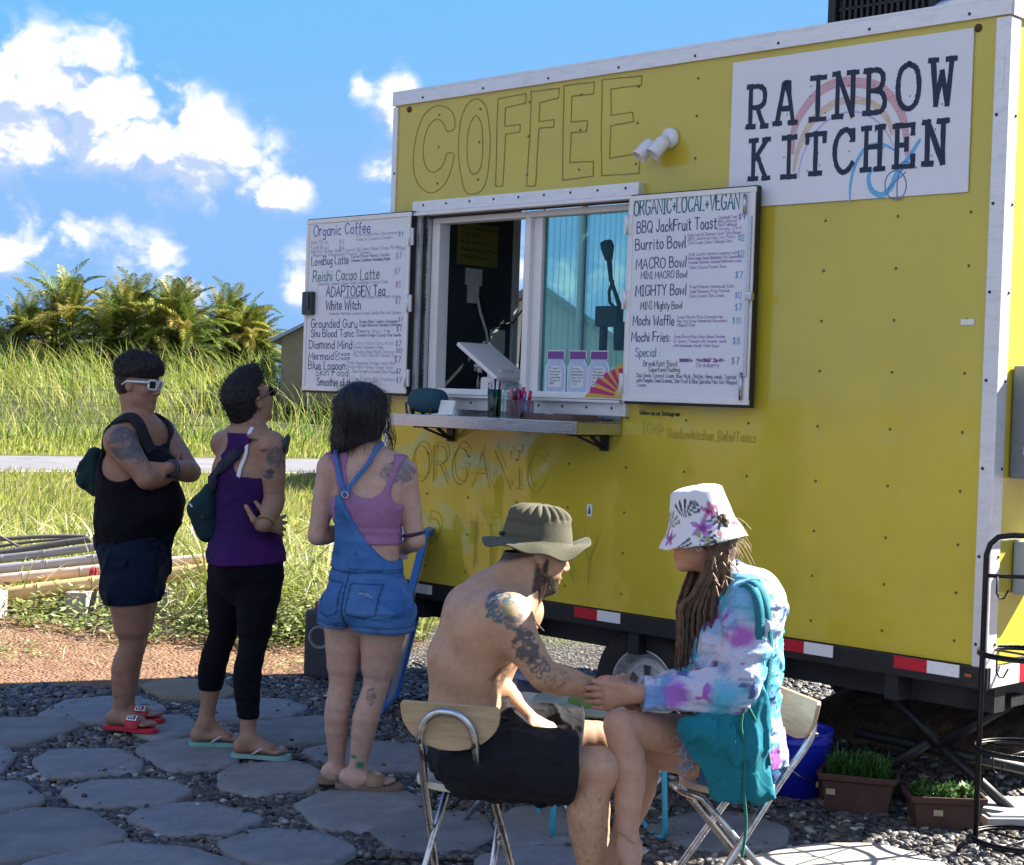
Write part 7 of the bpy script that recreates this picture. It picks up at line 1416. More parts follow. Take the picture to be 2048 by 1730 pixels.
    hr = obj_from(np.minimum(hh, nn), hf, 'hair', M_curl, T_, root, const((.014, .011, .013)), relax=0); strands(hr, 2600, (.012, .034), .0011, 'loose_hair', M_strand, T_, 3, lambda V, N: V[:, 2]+root[2] > p(0, 0, .035)[2], lift=.8, jitter=1.0, segs=4)
    # sunglasses
    mb = MB(); rt = lambda q: Vector(q-root)
    for l in (-1, 1):
        sq = lambda v: math.copysign(abs(v)**.55, v); loop = [p(.096-.010*(l*(.034+.027*sq(math.cos(t)))*l > .04), l*(.034+.027*sq(math.cos(t))), .002+.021*sq(math.sin(t))) for t in np.linspace(0, 6.283, 21)[:-1]]; mb.tube([rt(q) for q in loop], .0055, n=6, closed=True); mb.tube([rt(p(.092, l*.062, .014)), rt(p(.05, l*.078, .012)), rt(p(-.015, l*.083, .010)), rt(p(-.038, l*.082, -.008))], [.0065, .0060, .005, .004], n=6)
    mb.tube([rt(p(.101, -.01, .010)), rt(p(.104, 0, .012)), rt(p(.101, .01, .010))], .004, n=6); sg = mb.build('sunglasses', M_plas('white_plastic_frame', (.66, .68, .74)), T_)
    for l in (-1, 1): MB().add([rt(p(.096-.010*(l*(.034+.026*sq(math.cos(t)))*l > .04), l*(.034+.026*sq(math.cos(t))), .002+.020*sq(math.sin(t)))) for t in np.linspace(0, 6.283, 21)[:-1]], [list(range(20))]).build('lens', M_plas('dark_lens', (.006, .006, .02), .25), sg)
    # wristwatch, slides
    d = unit(J(338, 936, -.17)-J(381, 944, .0)); w = J(344, 937, -.15); q1 = unit(np.cross(d, [0, 0, 1])); q2 = np.cross(d, q1); tube_obj([w+.0295*(q1*math.cos(t)+q2*math.sin(t)) for t in np.linspace(0, 6.283, 21)[:-1]], .010, 'watch', M_plas('navy_watch_band', (.012, .03, .05)), T_, root, n=6, flat=1.6, closed=True)
    slide(f, fR, T_, root, (.46, .012, .035), True); slide(f, fL, T_, root, (.46, .012, .035), True)
    # small bag slung on the back
    b = J(176, 945, .04); bg = thing('sling_bag', 'small dark green sling bag on the back of the person with folded arms', 'bag', b); bf = Field(b-.16, b+.16, .006); bf.econe('b', b+np.array([.03, 0, .075]), (.04, .06), b+np.array([.045, 0, -.07]), (.04, .07), (1, 0, 0), 0); bf.ell('b', b+np.array([.0, 0, -.015]), (.05, .065, .075), k=.02); PB = bf.pts()
    obj_from(bf.g['b']+.010*(vnoise(PB, 16)-.5)+.006*np.sin(PB[..., 2]*60)*(PB[..., 0] < b[0]), bf, 'pouch', M_cloth, bg, b, const((.012, .035, .04))); tube_obj([b+np.array([-.02, -.06, .05]), b+np.array([-.048, -.03, -.01]), b+np.array([-.03, 0, -.06])], .005, 'zip', M_rivet, bg, b)

def slide(f, ft, T_, root, c, logo=False, sole=None, open_heel=True):
    b, t, sd = ft; b0 = b.copy(); b0[2] = .029
    out = [(-.072, 0), (-.060, .026), (-.03, .034), (.03, .034), (.08, .046), (.135, .046), (.175, .030), (.186, 0), (.175, -.028), (.135, -.040), (.08, -.038), (.03, -.030), (-.03, -.034), (-.060, -.026)]
    P = catmull(out, 3, True); mb = MB(); mk = lambda a, q, h: Vector(b0+t*a+sd*q+np.array([0, 0, h])-root)
    mb.prism([(x*1.03, y*1.08) for x, y in P], mk, 0.0, .020); m_ = mat('slide_foam', c, rough=.55, noise=.06); o = mb.build('sandal', mat('slide_sole', sole, rough=.7) if sole else m_, T_, bevel=.003)
    mb = MB(); K = 13; L0, L1 = .052, .118; vs = []
    for i in range(K):
        an = math.pi*i/(K-1); y = .050*math.cos(an); z = .016+.044*math.sin(an)**.7
        for (x, dz) in ((L0, .010*math.sin(an)), (L1, -.008*math.sin(an))):
            for r_ in (1.0, .90): vs.append(mk(x, y*r_, .004+z*r_+dz))
    fs = []
    for i in range(K-1):
        a, b_ = 4*i, 4*i+4; fs += [(a, b_, b_+2, a+2), (a+1, a+3, b_+3, b_+1), (a, a+1, b_+1, b_), (a+2, b_+2, b_+3, a+3)]
    mb.add(vs, fs, True); s_ = mb.build('strap', m_, o)
    if logo:   # small white patch with a navy and red letter block across the strap
        L_ = MB(); pt = lambda x, an, l: mk(x, .050*math.cos(an)*1.02, .006+l+.016+.044*max(math.sin(an), 0)**.7)
        def patch(x0, x1, a0, a1, l, m__, nm):
            mb = MB(); vs = [pt(x, a_, l+.012) for a_ in np.linspace(a0, a1, 5) for x in (x0, x1)]; mb.add(vs, [(2*i, 2*i+1, 2*i+3, 2*i+2) for i in range(4)], True); mb.build(nm, m__, s_)
        patch(.060, .108, R(118), R(158), .0, M_refw, 'logo_patch'); patch(.066, .102, R(123), R(153), .001, Mk['navy'], 'logo_patch'); patch(.072, .078, R(128), R(148), .002, M_refw, 'logo_letter'); patch(.084, .090, R(128), R(148), .002, M_refw, 'logo_letter'); patch(.090, .098, R(143), R(148), .002, M_red, 'logo_letter')
        patch(.060, .108, R(40), R(80), .0, M_refw, 'logo_patch'); patch(.066, .102, R(45), R(75), .001, Mk['navy'], 'logo_patch')
def flipflop(ft, T_, root, c_sole, c_strap):
    b, t, sd = ft; b0 = b.copy(); b0[2] = .029
    out = [(-.066, 0), (-.055, .026), (-.02, .032), (.03, .030), (.08, .044), (.135, .045), (.175, .030), (.188, 0), (.175, -.026), (.135, -.038), (.08, -.036), (.03, -.028), (-.02, -.032), (-.055, -.026)]
    mk = lambda a, q, h: Vector(b0+t*a+sd*q+np.array([0, 0, h])-root); mb = MB(); mb.prism([(x*1.02, y*1.05) for x, y in catmull(out, 3, True)], mk, 0, .010); mb.prism([(x*1.0, y*1.02) for x, y in catmull(out, 3, True)], mk, .010, .018)
    o = mb.build('sandal', mat('flipflop_sole', c_sole, rough=.7, noise=.1), T_); mb = MB(); q = (.125, .010, .024)
    for s in (-1, 1): mb.tube([mk(*q), mk(.105, .010+s*.014, .046), mk(.07, s*.036, .046), mk(.03, s*.036, .020)], [.004, .006, .007, .006], n=7, flat=.7)
    mb.build('strap', mat('flipflop_strap', c_strap, rough=.5), o)

# =================================================== seen from behind, purple racerback top, leggings, head tipped up
def person_racerback():
    T_, root = person('person seen from behind in purple racerback top and black leggings, hand on hip', 7.03, 470, 1510)
    f = Fig(7.03, root); J = f.J; a = R(48); Fw = np.array([math.cos(a), math.sin(a), 0]); Lf = np.array([-Fw[1], Fw[0], 0])
    fl = Field((-1.52, 6.58, 0), (-.78, 7.5, 1.72), .0052)
    pel, hipc, wai, rib, sho = J(489, 1150), J(490, 1110), J(492, 1035), J(492, 950), J(494, 885)
    fl.econe('t', pel, (.142, .128), hipc, (.154, .132), Lf); fl.econe('t', hipc, (.154, .132), wai, (.134, .110), Lf); fl.econe('t', wai, (.134, .110), rib, (.152, .115), Lf); fl.econe('t', rib, (.152, .115), sho, (.142, .075), Lf, k=.05)
    fl.ell('t', J(480, 1130, -.09), (.085, .08, .09), k=.05); fl.ell('t', J(520, 1130, -.07), (.08, .08, .09), k=.05); fl.cone('t', sho, .07, J(500, 845), .056, k=.06); fl.ell('t', J(530, 945, -.08), (.05, .04, .07), k=.05); fl.ell('t', J(455, 940, -.02), (.05, .05, .07), k=.05)
    shR, shL = J(541, 892, -.11), J(448, 888, .12)
    fl.cone('t', shR, .058, sho, .062, k=.06); fl.cone('t', shL, .055, sho, .062, k=.06)
    el = J(549, 1000, -.12); wr = J(530, 1050, -.205); arm(fl, shR, el, wr, 'aR', fat=1.08); hand(fl, wr, (.62, .70, -.05), (.62, -.62, .10), 1, 'aR', .95, curl=(.25, .28, .3, .3), spread=.25, tdir=(-.62, .10, .75))
    hb_ = wr+np.array([-.02, .02, -.004]); fl.cone('aR', wr, .027, hb_, .026, .012); fl.cone('aR', hb_, .018, J(508, 1040, -.205), .0135, .012); fl.cone('aR', J(508, 1040, -.205), .0135, J(492, 1012, -.175), .010, .008)
    # the left arm crosses the chest; only the hand shows, lying on the right shoulder
    arm(fl, shL, J(520, 930, .20), J(566, 900, -.02), 'aL', .95); hand(fl, J(569, 886, -.105), (-.93, -.10, .30), (.28, -.35, 1), 1, 'aL', .95, curl=(.10, .12, .14, .16), spread=.2)
    hc = J(498, 800); p, ax = head(fl, hc, (.62, .66, .36), (-.25, -.25, 1), .98); fl.cone('head', p(-.035, 0, -.05), .056, J(496, 862), .062, .03)
    kL, kR = J(446, 1268, .04), J(505, 1292, -.10); anL, anR = J(410, 1446, .06), J(495, 1478, -.14)
    leg(fl, J(462, 1150, .05), kL, anL, 'lL', (-.75, -.5, 0), fat=.90, thigh=1.10); leg(fl, J(520, 1155, -.06), kR, anR, 'lR', (-.75, -.5, 0), fat=.90, thigh=1.10)
    fL = foot(fl, anL, anL+np.array([.25, .03, 0]), 'lL', .98, .046); fR = foot(fl, anR, anR+np.array([.26, -.03, 0]), 'lR', .98, .046)
    F = fl.mix(['t', 'head', 'aR', 'aL', 'lR', 'lL'], .02, 't')
    def col(V):
        C = skin_base(V, TONE['b']); C = ink(C, V, J(556, 915, -.15), .05, (.05, .07, .09), 44, .55, .3, .7); C = ink(C, V, J(540, 944, -.17), (.022, .03, .012), (.03, .05, .08), 60, .9, .3, .85, 2); C = ink(C, V, J(536, 953, -.17), (.028, .03, .009), (.03, .05, .08), 60, .9, .3, .85, 4); return face_paint(C, V, p, ax)
    obj_from(F, fl, 'body', M_skin, T_, root, col)
    X, Y, Z = fl.grid(); P = fl.pts().astype(np.float32); set_mask(F)
    fold = .006*(vnoise(P, 8)-.5)+.008*np.sin((P[..., 2]+.4*P[..., 0])*38+4*vnoise(P, 5))*np.clip((1.12-P[..., 2])*4, 0, 1)*(vnoise(P, 5)-.2)
    c = fl.mix(['t'])-.008-np.clip((1.0-Z)*.05, 0, .02)+fold-.003-.006*crease(P+P[..., [2, 0, 1]]*.35, 10, (.7, .7, 1.2), 8); c = smax(c, Z-1.385, .008); c = smax(c, .835+.06*(X+1.1)-Z, .008)
    for (px, py, r) in ((552, 902, .098), (522, 918, .076), (500, 928, .050), (426, 880, .075), (412, 915, .075), (425, 925, .055)):
        q = J(px, py); c = smax(c, -np.maximum(np.sqrt((X-q[0])**2+(Z-q[2])**2)-r, Y-(q[1]+(.06 if px > 470 else .2))), .006)
    q = J(497, 862, .05); c = smax(c, -(np.sqrt((X-q[0])**2+(Y-q[1])**2+(Z-q[2])**2)-.085), .008)
    def tc_(V): n = fbm(V, 120, 2); return np.array((.032, .010, .085))*(1+.5*(n-.5))[:, None]+np.clip(fbm(V, 5, 2)-.5, 0, 1)[:, None]*np.array((.10, .0, .09))
    obj_from(c.astype(np.float32), fl, 'racerback_top', M_cloth, T_, root, tc_)
    Pp, N_ = strap_path(fl, fl.mix(['t']), [J(508, 866, -.08), J(492, 905, -.13), J(482, 930, -.14), J(478, 955, -.14)], .006); band(Pp, N_, .017, .0025, 'bra_strap', mat('white_elastic', (.70, .72, .78), rough=.7), T_, root)
    lg = smin(fl.mix(['t']), np.minimum(fl.g['lR'], fl.g['lL']), .03)-.007+.003*(vnoise(P, 22)-.5)-.004*crease(P, 12, (.6, .6, 1.3), 4); lg = smax(lg, Z-1.0, .01); lg = smax(lg, .222+.05*(np.abs(X-anR[0]) > .09)-.03*(np.abs(X-anR[0]) < .09)-Z, .004)
    obj_from(lg.astype(np.float32), fl, 'leggings', M_cloth, T_, root, const((.0035, .0035, .008)))
    hf = Field(p(-.02, 0, .03)-.17, p(-.02, 0, .03)+.19, .0042); M3 = list(ax); hf.ell('h', p(-.022, 0, .030), (.103, .082, .098), M3, 0); hf.ell('h', p(.035, .0, .095), (.075, .045, .052), M3, .035); hf.ell('h', p(-.06, 0, -.045), (.05, .060, .055), M3, .03); H2 = hf.pts(); hh = hf.g['h']+.010*(fbm(H2, 55, 3)-.5)
    q = H2-p(0, 0, 0); uu, ff, ll = q @ ax[2], q @ ax[0], np.abs(q @ ax[1]); hh = smax(hh, np.minimum(ff-.012, np.maximum(ff-.085, .055-uu)), .012); hh = smax(hh, -.105-uu, .01); hh = smax(hh, -(np.sqrt((ff+.0)**2+(uu+.012)**2+(ll-.08)**2)-.030), .008)
    hr = obj_from(hh.astype(np.float32), hf, 'hair', M_curl, T_, root, const((.010, .009, .012)), relax=0); strands(hr, 3600, (.012, .030), .0012, 'loose_hair', M_strand, T_, 4, along=(.2, .2, .6), lift=.6, jitter=.5)
    rt = lambda q_: Vector(q_-root); mb = MB()
    for l in (-1, 1):
        mb.tube([rt(p(.098+.004*math.cos(t), l*(.034+.028*math.cos(t)), .004+.020*math.sin(t))) for t in np.linspace(0, 6.283, 15)[:-1]], .004, n=6, closed=True); mb.tube([rt(p(.094, l*.062, .012)), rt(p(.04, l*.080, .010)), rt(p(-.02, l*.082, .004))], .0035, n=6)
    sg = mb.build('sunglasses', M_plas('brown_plastic_frame', (.10, .05, .04)), T_)
    for l in (-1, 1): MB().add([rt(p(.099, l*(.034+.026*math.cos(t)), .004+.018*math.sin(t))) for t in np.linspace(0, 6.283, 15)[:-1]], [list(range(14))]).build('lens', bpy.data.materials['dark_lens'], sg)
    d = unit(wr-el); w = wr-d*.02; q1 = unit(np.cross(d, [0, 0, 1])); q2 = np.cross(d, q1); tube_obj([w+.034*(q1*math.cos(t)+q2*math.sin(t)) for t in np.linspace(0, 6.283, 21)[:-1]], .006, 'bracelet', M_plas('olive_band', (.30, .24, .05), .5), T_, root, n=6, closed=True)
    w = J(572, 890, -.10); tube_obj([w+.036*np.array([.2*math.cos(t), math.sin(t), .95*math.cos(t)]) for t in np.linspace(0, 6.283, 21)[:-1]], .009, 'watch', bpy.data.materials['navy_watch_band'], T_, root, n=6, flat=1.5, closed=True)
    flipflop(fL, T_, root, (.16, .38, .36), (.55, .42, .52)); flipflop(fR, T_, root, (.20, .36, .34), (.58, .42, .55))
    # cross-body bag
    b = J(407, 1018, -.02); bg = thing('crossbody_bag', 'dark green crossbody pouch on the hip of the person in purple', 'bag', b); bf = Field(b-.17, b+.17, .006); bf.econe('b', b+np.array([.03, 0, .085]), (.032, .05), b+np.array([-.005, -.01, .0]), (.058, .055), (1, 0, 0), 0); bf.econe('b', b+np.array([-.005, -.01, .0]), (.062, .06), b+np.array([.02, 0, -.095]), (.048, .055), (1, 0, 0), .02); PB = bf.pts()
    obj_from(bf.g['b']+.009*(vnoise(PB, 18)-.5), bf, 'pouch', M_cloth, bg, b, const((.012, .035, .042))); mb = MB(); mb.tube([(-.055, -.055, .03), (-.02, -.068, .0), (.02, -.06, -.04)], .005); mb.build('zip', M_steel, bg)
    Pp, N_ = strap_path(fl, np.minimum(c, lg), [J(424, 985, -.02), J(440, 955, -.08), J(468, 912, -.11), J(500, 872, -.08), J(518, 858, -.03), J(530, 862, .05)], .007); band(Pp, N_, .050, .005, 'strap', mat('navy_webbing', (.012, .014, .035), rough=.85), bg, b)

# =================================================== seen from behind, black bob, pink top and denim overalls
def person_overalls():
    T_, root = person('woman seen from behind with a black bob, pink crop top and blue denim shorts overalls', 6.45, 715, 1590)
    f = Fig(6.45, root); J = f.J; a = R(62); Fw = np.array([math.cos(a), math.sin(a), 0]); Lf = np.array([-Fw[1], Fw[0], 0])
    fl = Field((-1.02, 6.0, 0), (-.20, 7.0, 1.66), .0052)
    pel, hipc, wai, rib, sho = J(735, 1215), J(734, 1180), J(737, 1085), J(736, 1010), J(735, 925)
    fl.econe('t', pel, (.130, .114), hipc, (.138, .118), Lf); fl.econe('t', hipc, (.138, .118), wai, (.122, .094), Lf); fl.econe('t', wai, (.122, .094), rib, (.134, .102), Lf); fl.econe('t', rib, (.138, .105), sho, (.150, .062), Lf, k=.05)
    fl.ell('t', J(697, 1205, -.055), (.074, .082, .084), k=.02); fl.ell('t', J(768, 1210, -.065), (.074, .082, .084), k=.02); fl.cone('t', sho, .062, J(735, 890), .050, k=.05); fl.ell('t', J(700, 975, -.06), (.05, .035, .07), k=.05); fl.ell('t', J(780, 980, -.075), (.05, .035, .07), k=.05)
    shR, shL = J(806, 945, -.03), J(662, 936, .06); fl.cone('t', shR, .054, sho, .055, k=.05); fl.cone('t', shL, .052, sho, .055, k=.05)
    elR, elL = J(832, 1080, -.03), J(634, 1072, .03); wrR, wrL = J(812, 1096, .17), J(700, 1062, .22)
    arm(fl, shR, elR, wrR, 'aR', fat=.92); hand(fl, wrR, (-.5, .8, .1), (.4, .3, .8), 1, 'aR', .92); arm(fl, shL, elL, wrL, 'aL', fat=.92); hand(fl, wrL, (.6, .75, .1), (-.3, .2, .9), -1, 'aL', .92)
    hc = J(728, 832); p, ax = head(fl, hc, (.55, .80, -.10), (.02, 0, 1), .97); fl.cone('head', p(-.03, 0, -.05), .050, J(735, 905), .054, .03)
    kL, kR = J(683, 1370, .02), J(752, 1372, -.03); anL, anR = J(672, 1550, .04), J(708, 1562, -.04)
    leg(fl, J(695, 1215, .03), kL, anL, 'lL', (-.45, -.7, 0), fat=.88, thigh=1.10); leg(fl, J(772, 1218, -.03), kR, anR, 'lR', (-.45, -.7, 0), fat=.90, thigh=1.14)
    fL = foot(fl, anL, anL+np.array([.24, .05, 0]), 'lL', .95, .046); fR = foot(fl, anR, anR+np.array([.26, .0, 0]), 'lR', .95, .046)
    F = fl.mix(['t', 'head', 'aR', 'aL', 'lR', 'lL'], .02, 't')
    def col(V):
        C = skin_base(V, TONE['c'], .08); C = ink(C, V, J(795, 945, -.07), (.075, .08, .052), (.10, .11, .15), 46, .50, .3, .75); C = ink(C, V, J(805, 930, -.06), .04, (.12, .20, .20), 60, .5, .3, .5, 7)
        C = ink(C, V, J(742, 1393, -.09), (.022, .05, .036), (.12, .10, .13), 70, .45, .2, .8); C = ink(C, V, J(719, 1533, -.09), (.022, .05, .017), (.04, .20, .14), 20, 1.2, .3, .9); C = ink(C, V, J(706, 1516, -.09), (.016, .05, .008), (.04, .20, .14), 20, 1.2, .3, .9); C = ink(C, V, J(680, 1557, .0), (.025, .05, .022), (.15, .13, .18), 80, .5, .3, .6)
        for (q, w_) in (((778, 975), .005), ((772, 990), .004)):
            m = np.clip(1-np.linalg.norm((V-J(q[0], q[1], -.1))/np.array([w_*1.5, .06, .022]), axis=1), 0, 1)[:, None]; C = C*(1-m)+np.array((.40, .13, .13))*m
        return C
    obj_from(F, fl, 'body', M_skin, T_, root, col)
    X, Y, Z = fl.grid(); P = fl.pts().astype(np.float32); set_mask(F); lat = (P-J(736, 1010)) @ Lf; frontness = (P-J(736, 1010)) @ Fw   # lat > 0 towards the left shoulder
    T0 = fl.mix(['t'])
    c = T0-.009+.003*(vnoise(P, 9)-.5)+.0025*np.sin(P[..., 2]*150)*(P[..., 2] < 1.06)*(P[..., 2] > 1.02); zlo = J(740, 1085)[2]; c = smax(c, zlo-Z+.02*0, .006); c = smax(c, Z-J(735, 905)[2], .006)
    for (q, r) in ((J(736, 922, -.1), .100), (J(733, 955, -.12), .080), (J(732, 905, .06), .10), (J(836, 965, -.05), .104), (J(818, 985, -.13), .070), (J(630, 958, .03), .102), (J(648, 985, -.06), .060)): c = smax(c, -(np.sqrt((X-q[0])**2+(Y-q[1])**2+(Z-q[2])**2)-r), .010)
    obj_from(c.astype(np.float32), fl, 'crop_top', M_cloth, T_, root, const((.33, .17, .31)))
    # denim: shorts plus the back panel that narrows up to the crossed straps
    body2 = smin(T0, np.minimum(fl.g['lR'], fl.g['lL']), .04); n1 = vnoise(P, 14); dsh = body2-.012-np.clip((.80-Z)*.12, 0, .014)+.006*(n1-.5)-.008*crease(P, 11, (.8, .8, 1.2), 6); hem = J(735, 1256)[2]; zy_ = J(735, 1165)[2]; hem_ = hem+.006*np.sin(lat*9)+.022*np.exp(-(lat/.018)**2); dsh = dsh+.016*np.exp(-(lat/.014)**2)*np.clip((zy_-Z)*12, 0, 1); dsh = smax(dsh, hem_-Z, .006); wz = J(735, 1118)[2]; dsh = smax(dsh, Z-wz, .005)
    zt = J(690, 986)[2]; tt = np.clip((Z-wz)/(zt-wz), 0, 1.05); lL = .118*(1-tt)+.055*tt; lR = -.125*np.clip(1-tt, 0, 1)**1.6+.030*tt-.002; panel = T0-.018-.010*crease(P, 14, (1, 1, .3), 2)+.008*(vnoise(P*np.array([1, 1, .25], np.float32), 26)-.5)*tt; panel = smax(panel, lat-lL, .004); panel = smax(panel, lR-lat, .004); panel = smax(panel, frontness+.02, .004); panel = smax(panel, Z-zt, .004); panel = smax(panel, wz-.03-Z, .004)
    belt = body2-.016; belt = smax(belt, Z-wz-.004, .004); belt = smax(belt, wz-.042-Z, .004)
    dn = np.minimum(np.minimum(dsh, panel), belt)
    # raised seams: yoke, centre seam, two back pockets
    latp = lat-.0; zy = J(735, 1150)[2]
    def denim(V):
        n = fbm(V, 16, 3); fade = np.clip(fbm(V, 7, 2)*1.6-.4, 0, 1); C = np.array((.040, .135, .36))*(1-.0*n)[:, None]*(.75+.5*n)[:, None]; C = C*(1-.35*fade[:, None])+np.array((.17, .33, .60))*.35*fade[:, None]
        l = (V-J(736, 1010)) @ Lf; fr = (V-J(736, 1010)) @ Fw; z = V[:, 2]; dark = np.zeros(len(V))
        for lc in (.072, -.075):
            ins = (np.abs(l-lc) < .058) & (z < J(735, 1160)[2]) & (z > J(735, 1160)[2]-.125+.35*np.maximum(0, np.abs(l-lc)-.0)*.6); edge = np.abs(np.abs(l-lc)-.056) < .004; top = np.abs(z-J(735, 1160)[2]) < .004
            dark = np.maximum(dark, ((edge & (z < J(735, 1160)[2]) & (z > J(735, 1160)[2]-.11)) | (top & (np.abs(l-lc) < .056)))*.55)
            v_ = np.abs((z-(J(735, 1160)[2]-.135+.35*np.abs(l-lc)))) < .004; dark = np.maximum(dark, (v_ & (np.abs(l-lc) < .056))*.55)
        dark = np.maximum(dark, (np.abs(z-(zy+.015+.12*np.abs(l))) < .0035)*.5); dark = np.maximum(dark, ((np.abs(l) < .004) & (z < zy+.02))*.6); dark = np.maximum(dark, (np.abs(z-wz+.042) < .003)*.5); dark = np.maximum(dark, (np.abs(z-hem-.02) < .003)*.5)
        C = C*(1-dark[:, None]); hl = np.clip(1-np.abs(z-hem-.012)/.012, 0, 1)*.35; C = C+hl[:, None]*np.array((.10, .16, .22))
        q = np.stack([l+.085, z-(J(735, 1160)[2]-.048)], -1); sw = (np.abs(np.abs(q[:, 0])**1.5*3-q[:, 1]-.02*0-.0) < .0035) & (q[:, 0] < .028) & (q[:, 0] > -.03); sw = (np.abs(q[:, 1]-(.012-25*(q[:, 0]-.018)**2*.35)) < .0035) & (q[:, 0] > -.028) & (q[:, 0] < .032); C[sw & (fr < 0)] = (.30, .36, .46)
        return C
    obj_from(dn.astype(np.float32), fl, 'overalls', M_cloth, T_, root, denim)
    Fc = np.minimum(np.minimum(T0, c), dn)
    for pts in ([J(690, 990, -.12), J(684, 960, -.10), J(677, 930, -.06), J(676, 905, .0)], [J(692, 988, -.12), J(712, 955, -.12), J(738, 925, -.10), J(757, 903, -.03)]):
        Pp, N_ = strap_path(fl, Fc, pts, .013); band(Pp, N_, .017, .0035, 'overall_strap', mat('denim_strap', (.05, .15, .40), rough=.85, noise=.2, nscale=80), T_, root)
    MB().tube([Vector(J(690, 990, -.128)-root)+Vector((.012*math.cos(t), 0, .012*math.sin(t))) for t in np.linspace(0, 6.283, 13)[:-1]], .003, n=5, closed=True).build('ring_buckle', M_steel, T_)
    mb = MB(); mb.box(Vector(J(707, 995, -.10)-root), (.022, .004, .018), rz=-.5); mb.build('care_tag', M_refw, T_)
    # hair: a smooth bob, longer at the front, hanging over the left side
    hf = Field(J(728, 845)-np.array([.22, .22, .24]), J(728, 845)+np.array([.22, .24, .19]), .0045); M3 = list(ax); hf.ell('h', p(-.015, 0, .035), (.112, .092, .098), M3, 0); hf.econe('h', p(-.035, 0, .02), (.095, .085), J(712, 880, -.005), (.100, .070), Lf, .04); hf.econe('h', J(700, 850, .02), (.07, .055), J(682, 902, .02), (.042, .034), Lf, .03); hf.econe('h', J(765, 850, .03), (.030, .045), J(768, 890, .03), (.010, .012), Lf, .03)
    H2 = hf.pts(); hh = hf.g['h']+.006*(fbm(H2*np.array([1, 1, .12]), 60, 2)-.5)+.005*(fbm(H2*np.array([1, 1, .2]), 140, 2)-.5); q = H2-J(728, 845); cut = J(728, 888)[2]+.42*(H2[..., 0]-J(728, 884)[0]); hh = smax(hh, cut-H2[..., 2], .012)
    ff = (H2-p(0, 0, 0)) @ ax[0]; uu = (H2-p(0, 0, 0)) @ ax[2]; ll = np.abs((H2-p(0, 0, 0)) @ ax[1]); hh = smax(hh, np.minimum(ff-.055, .05-uu), .015)
    hr = obj_from(hh.astype(np.float32), hf, 'hair', M_hair, T_, root, const((.0075, .008, .012)), relax=1)
    strands(hr, 3200, (.04, .09), .0010, 'fine_hair', M_strand, T_, 5, lift=.10, gravity=.05, jitter=.16, segs=4)
    mb = MB(); rr = random.Random(4)
    for k in range(26):   # loose wisps at the right temple and along the cut edge
        s0 = J(774+rr.uniform(-6, 4), 835+rr.uniform(-20, 30), rr.uniform(-.02, .06)); e0 = s0+np.array([rr.uniform(-.01, .035), rr.uniform(-.02, .02), -rr.uniform(.06, .13)]); m0 = (s0+e0)/2+np.array([rr.uniform(.0, .025), 0, 0]); mb.tube([Vector(x-root) for x in catmull([s0, m0, e0], 5)], .0011, n=4)
    for k in range(60):
        t = rr.random(); s0 = J(672+t*88, 890-t*22, rr.uniform(-.10, -.02)); mb.tube([Vector(x-root) for x in catmull([s0+np.array([0, .01, .05]), s0, s0+np.array([rr.uniform(-.008, .012), 0, -rr.uniform(.012, .035)])], 4)], .0010, n=4)
    mb.build('loose_hair', mat('black_hair_strand', (.008, .008, .011), rough=.4), T_)
    d = unit(elR-shR); w = J(827, 1068, -.03); q1 = unit(np.cross(d, [0, 1, 0])); q2 = np.cross(d, q1); tube_obj([w+.040*(q1*math.cos(t)+q2*math.sin(t)) for t in np.linspace(0, 6.283, 25)[:-1]], .007, 'hair_tie', mat('plum_elastic', (.055, .020, .075), rough=.8, bump=.3, bscale=150), T_, root, n=7, closed=True)
    slide(f, fL, T_, root, (.26, .17, .10), sole=(.20, .13, .10)); slide(f, fR, T_, root, (.26, .17, .10), sole=(.20, .13, .10))
    ph = J(800, 1085, .22); o = MB(); o.box((0, 0, 0), (.075, .010, .15), M=Matrix.Rotation(R(-35), 3, 'X'), bev=.004); ph_ = o.build('phone', M_plas('pale_phone', (.6, .62, .66)), None, ph); tag(ph_, 'pale phone held in front of the woman in denim overalls', 'phone')

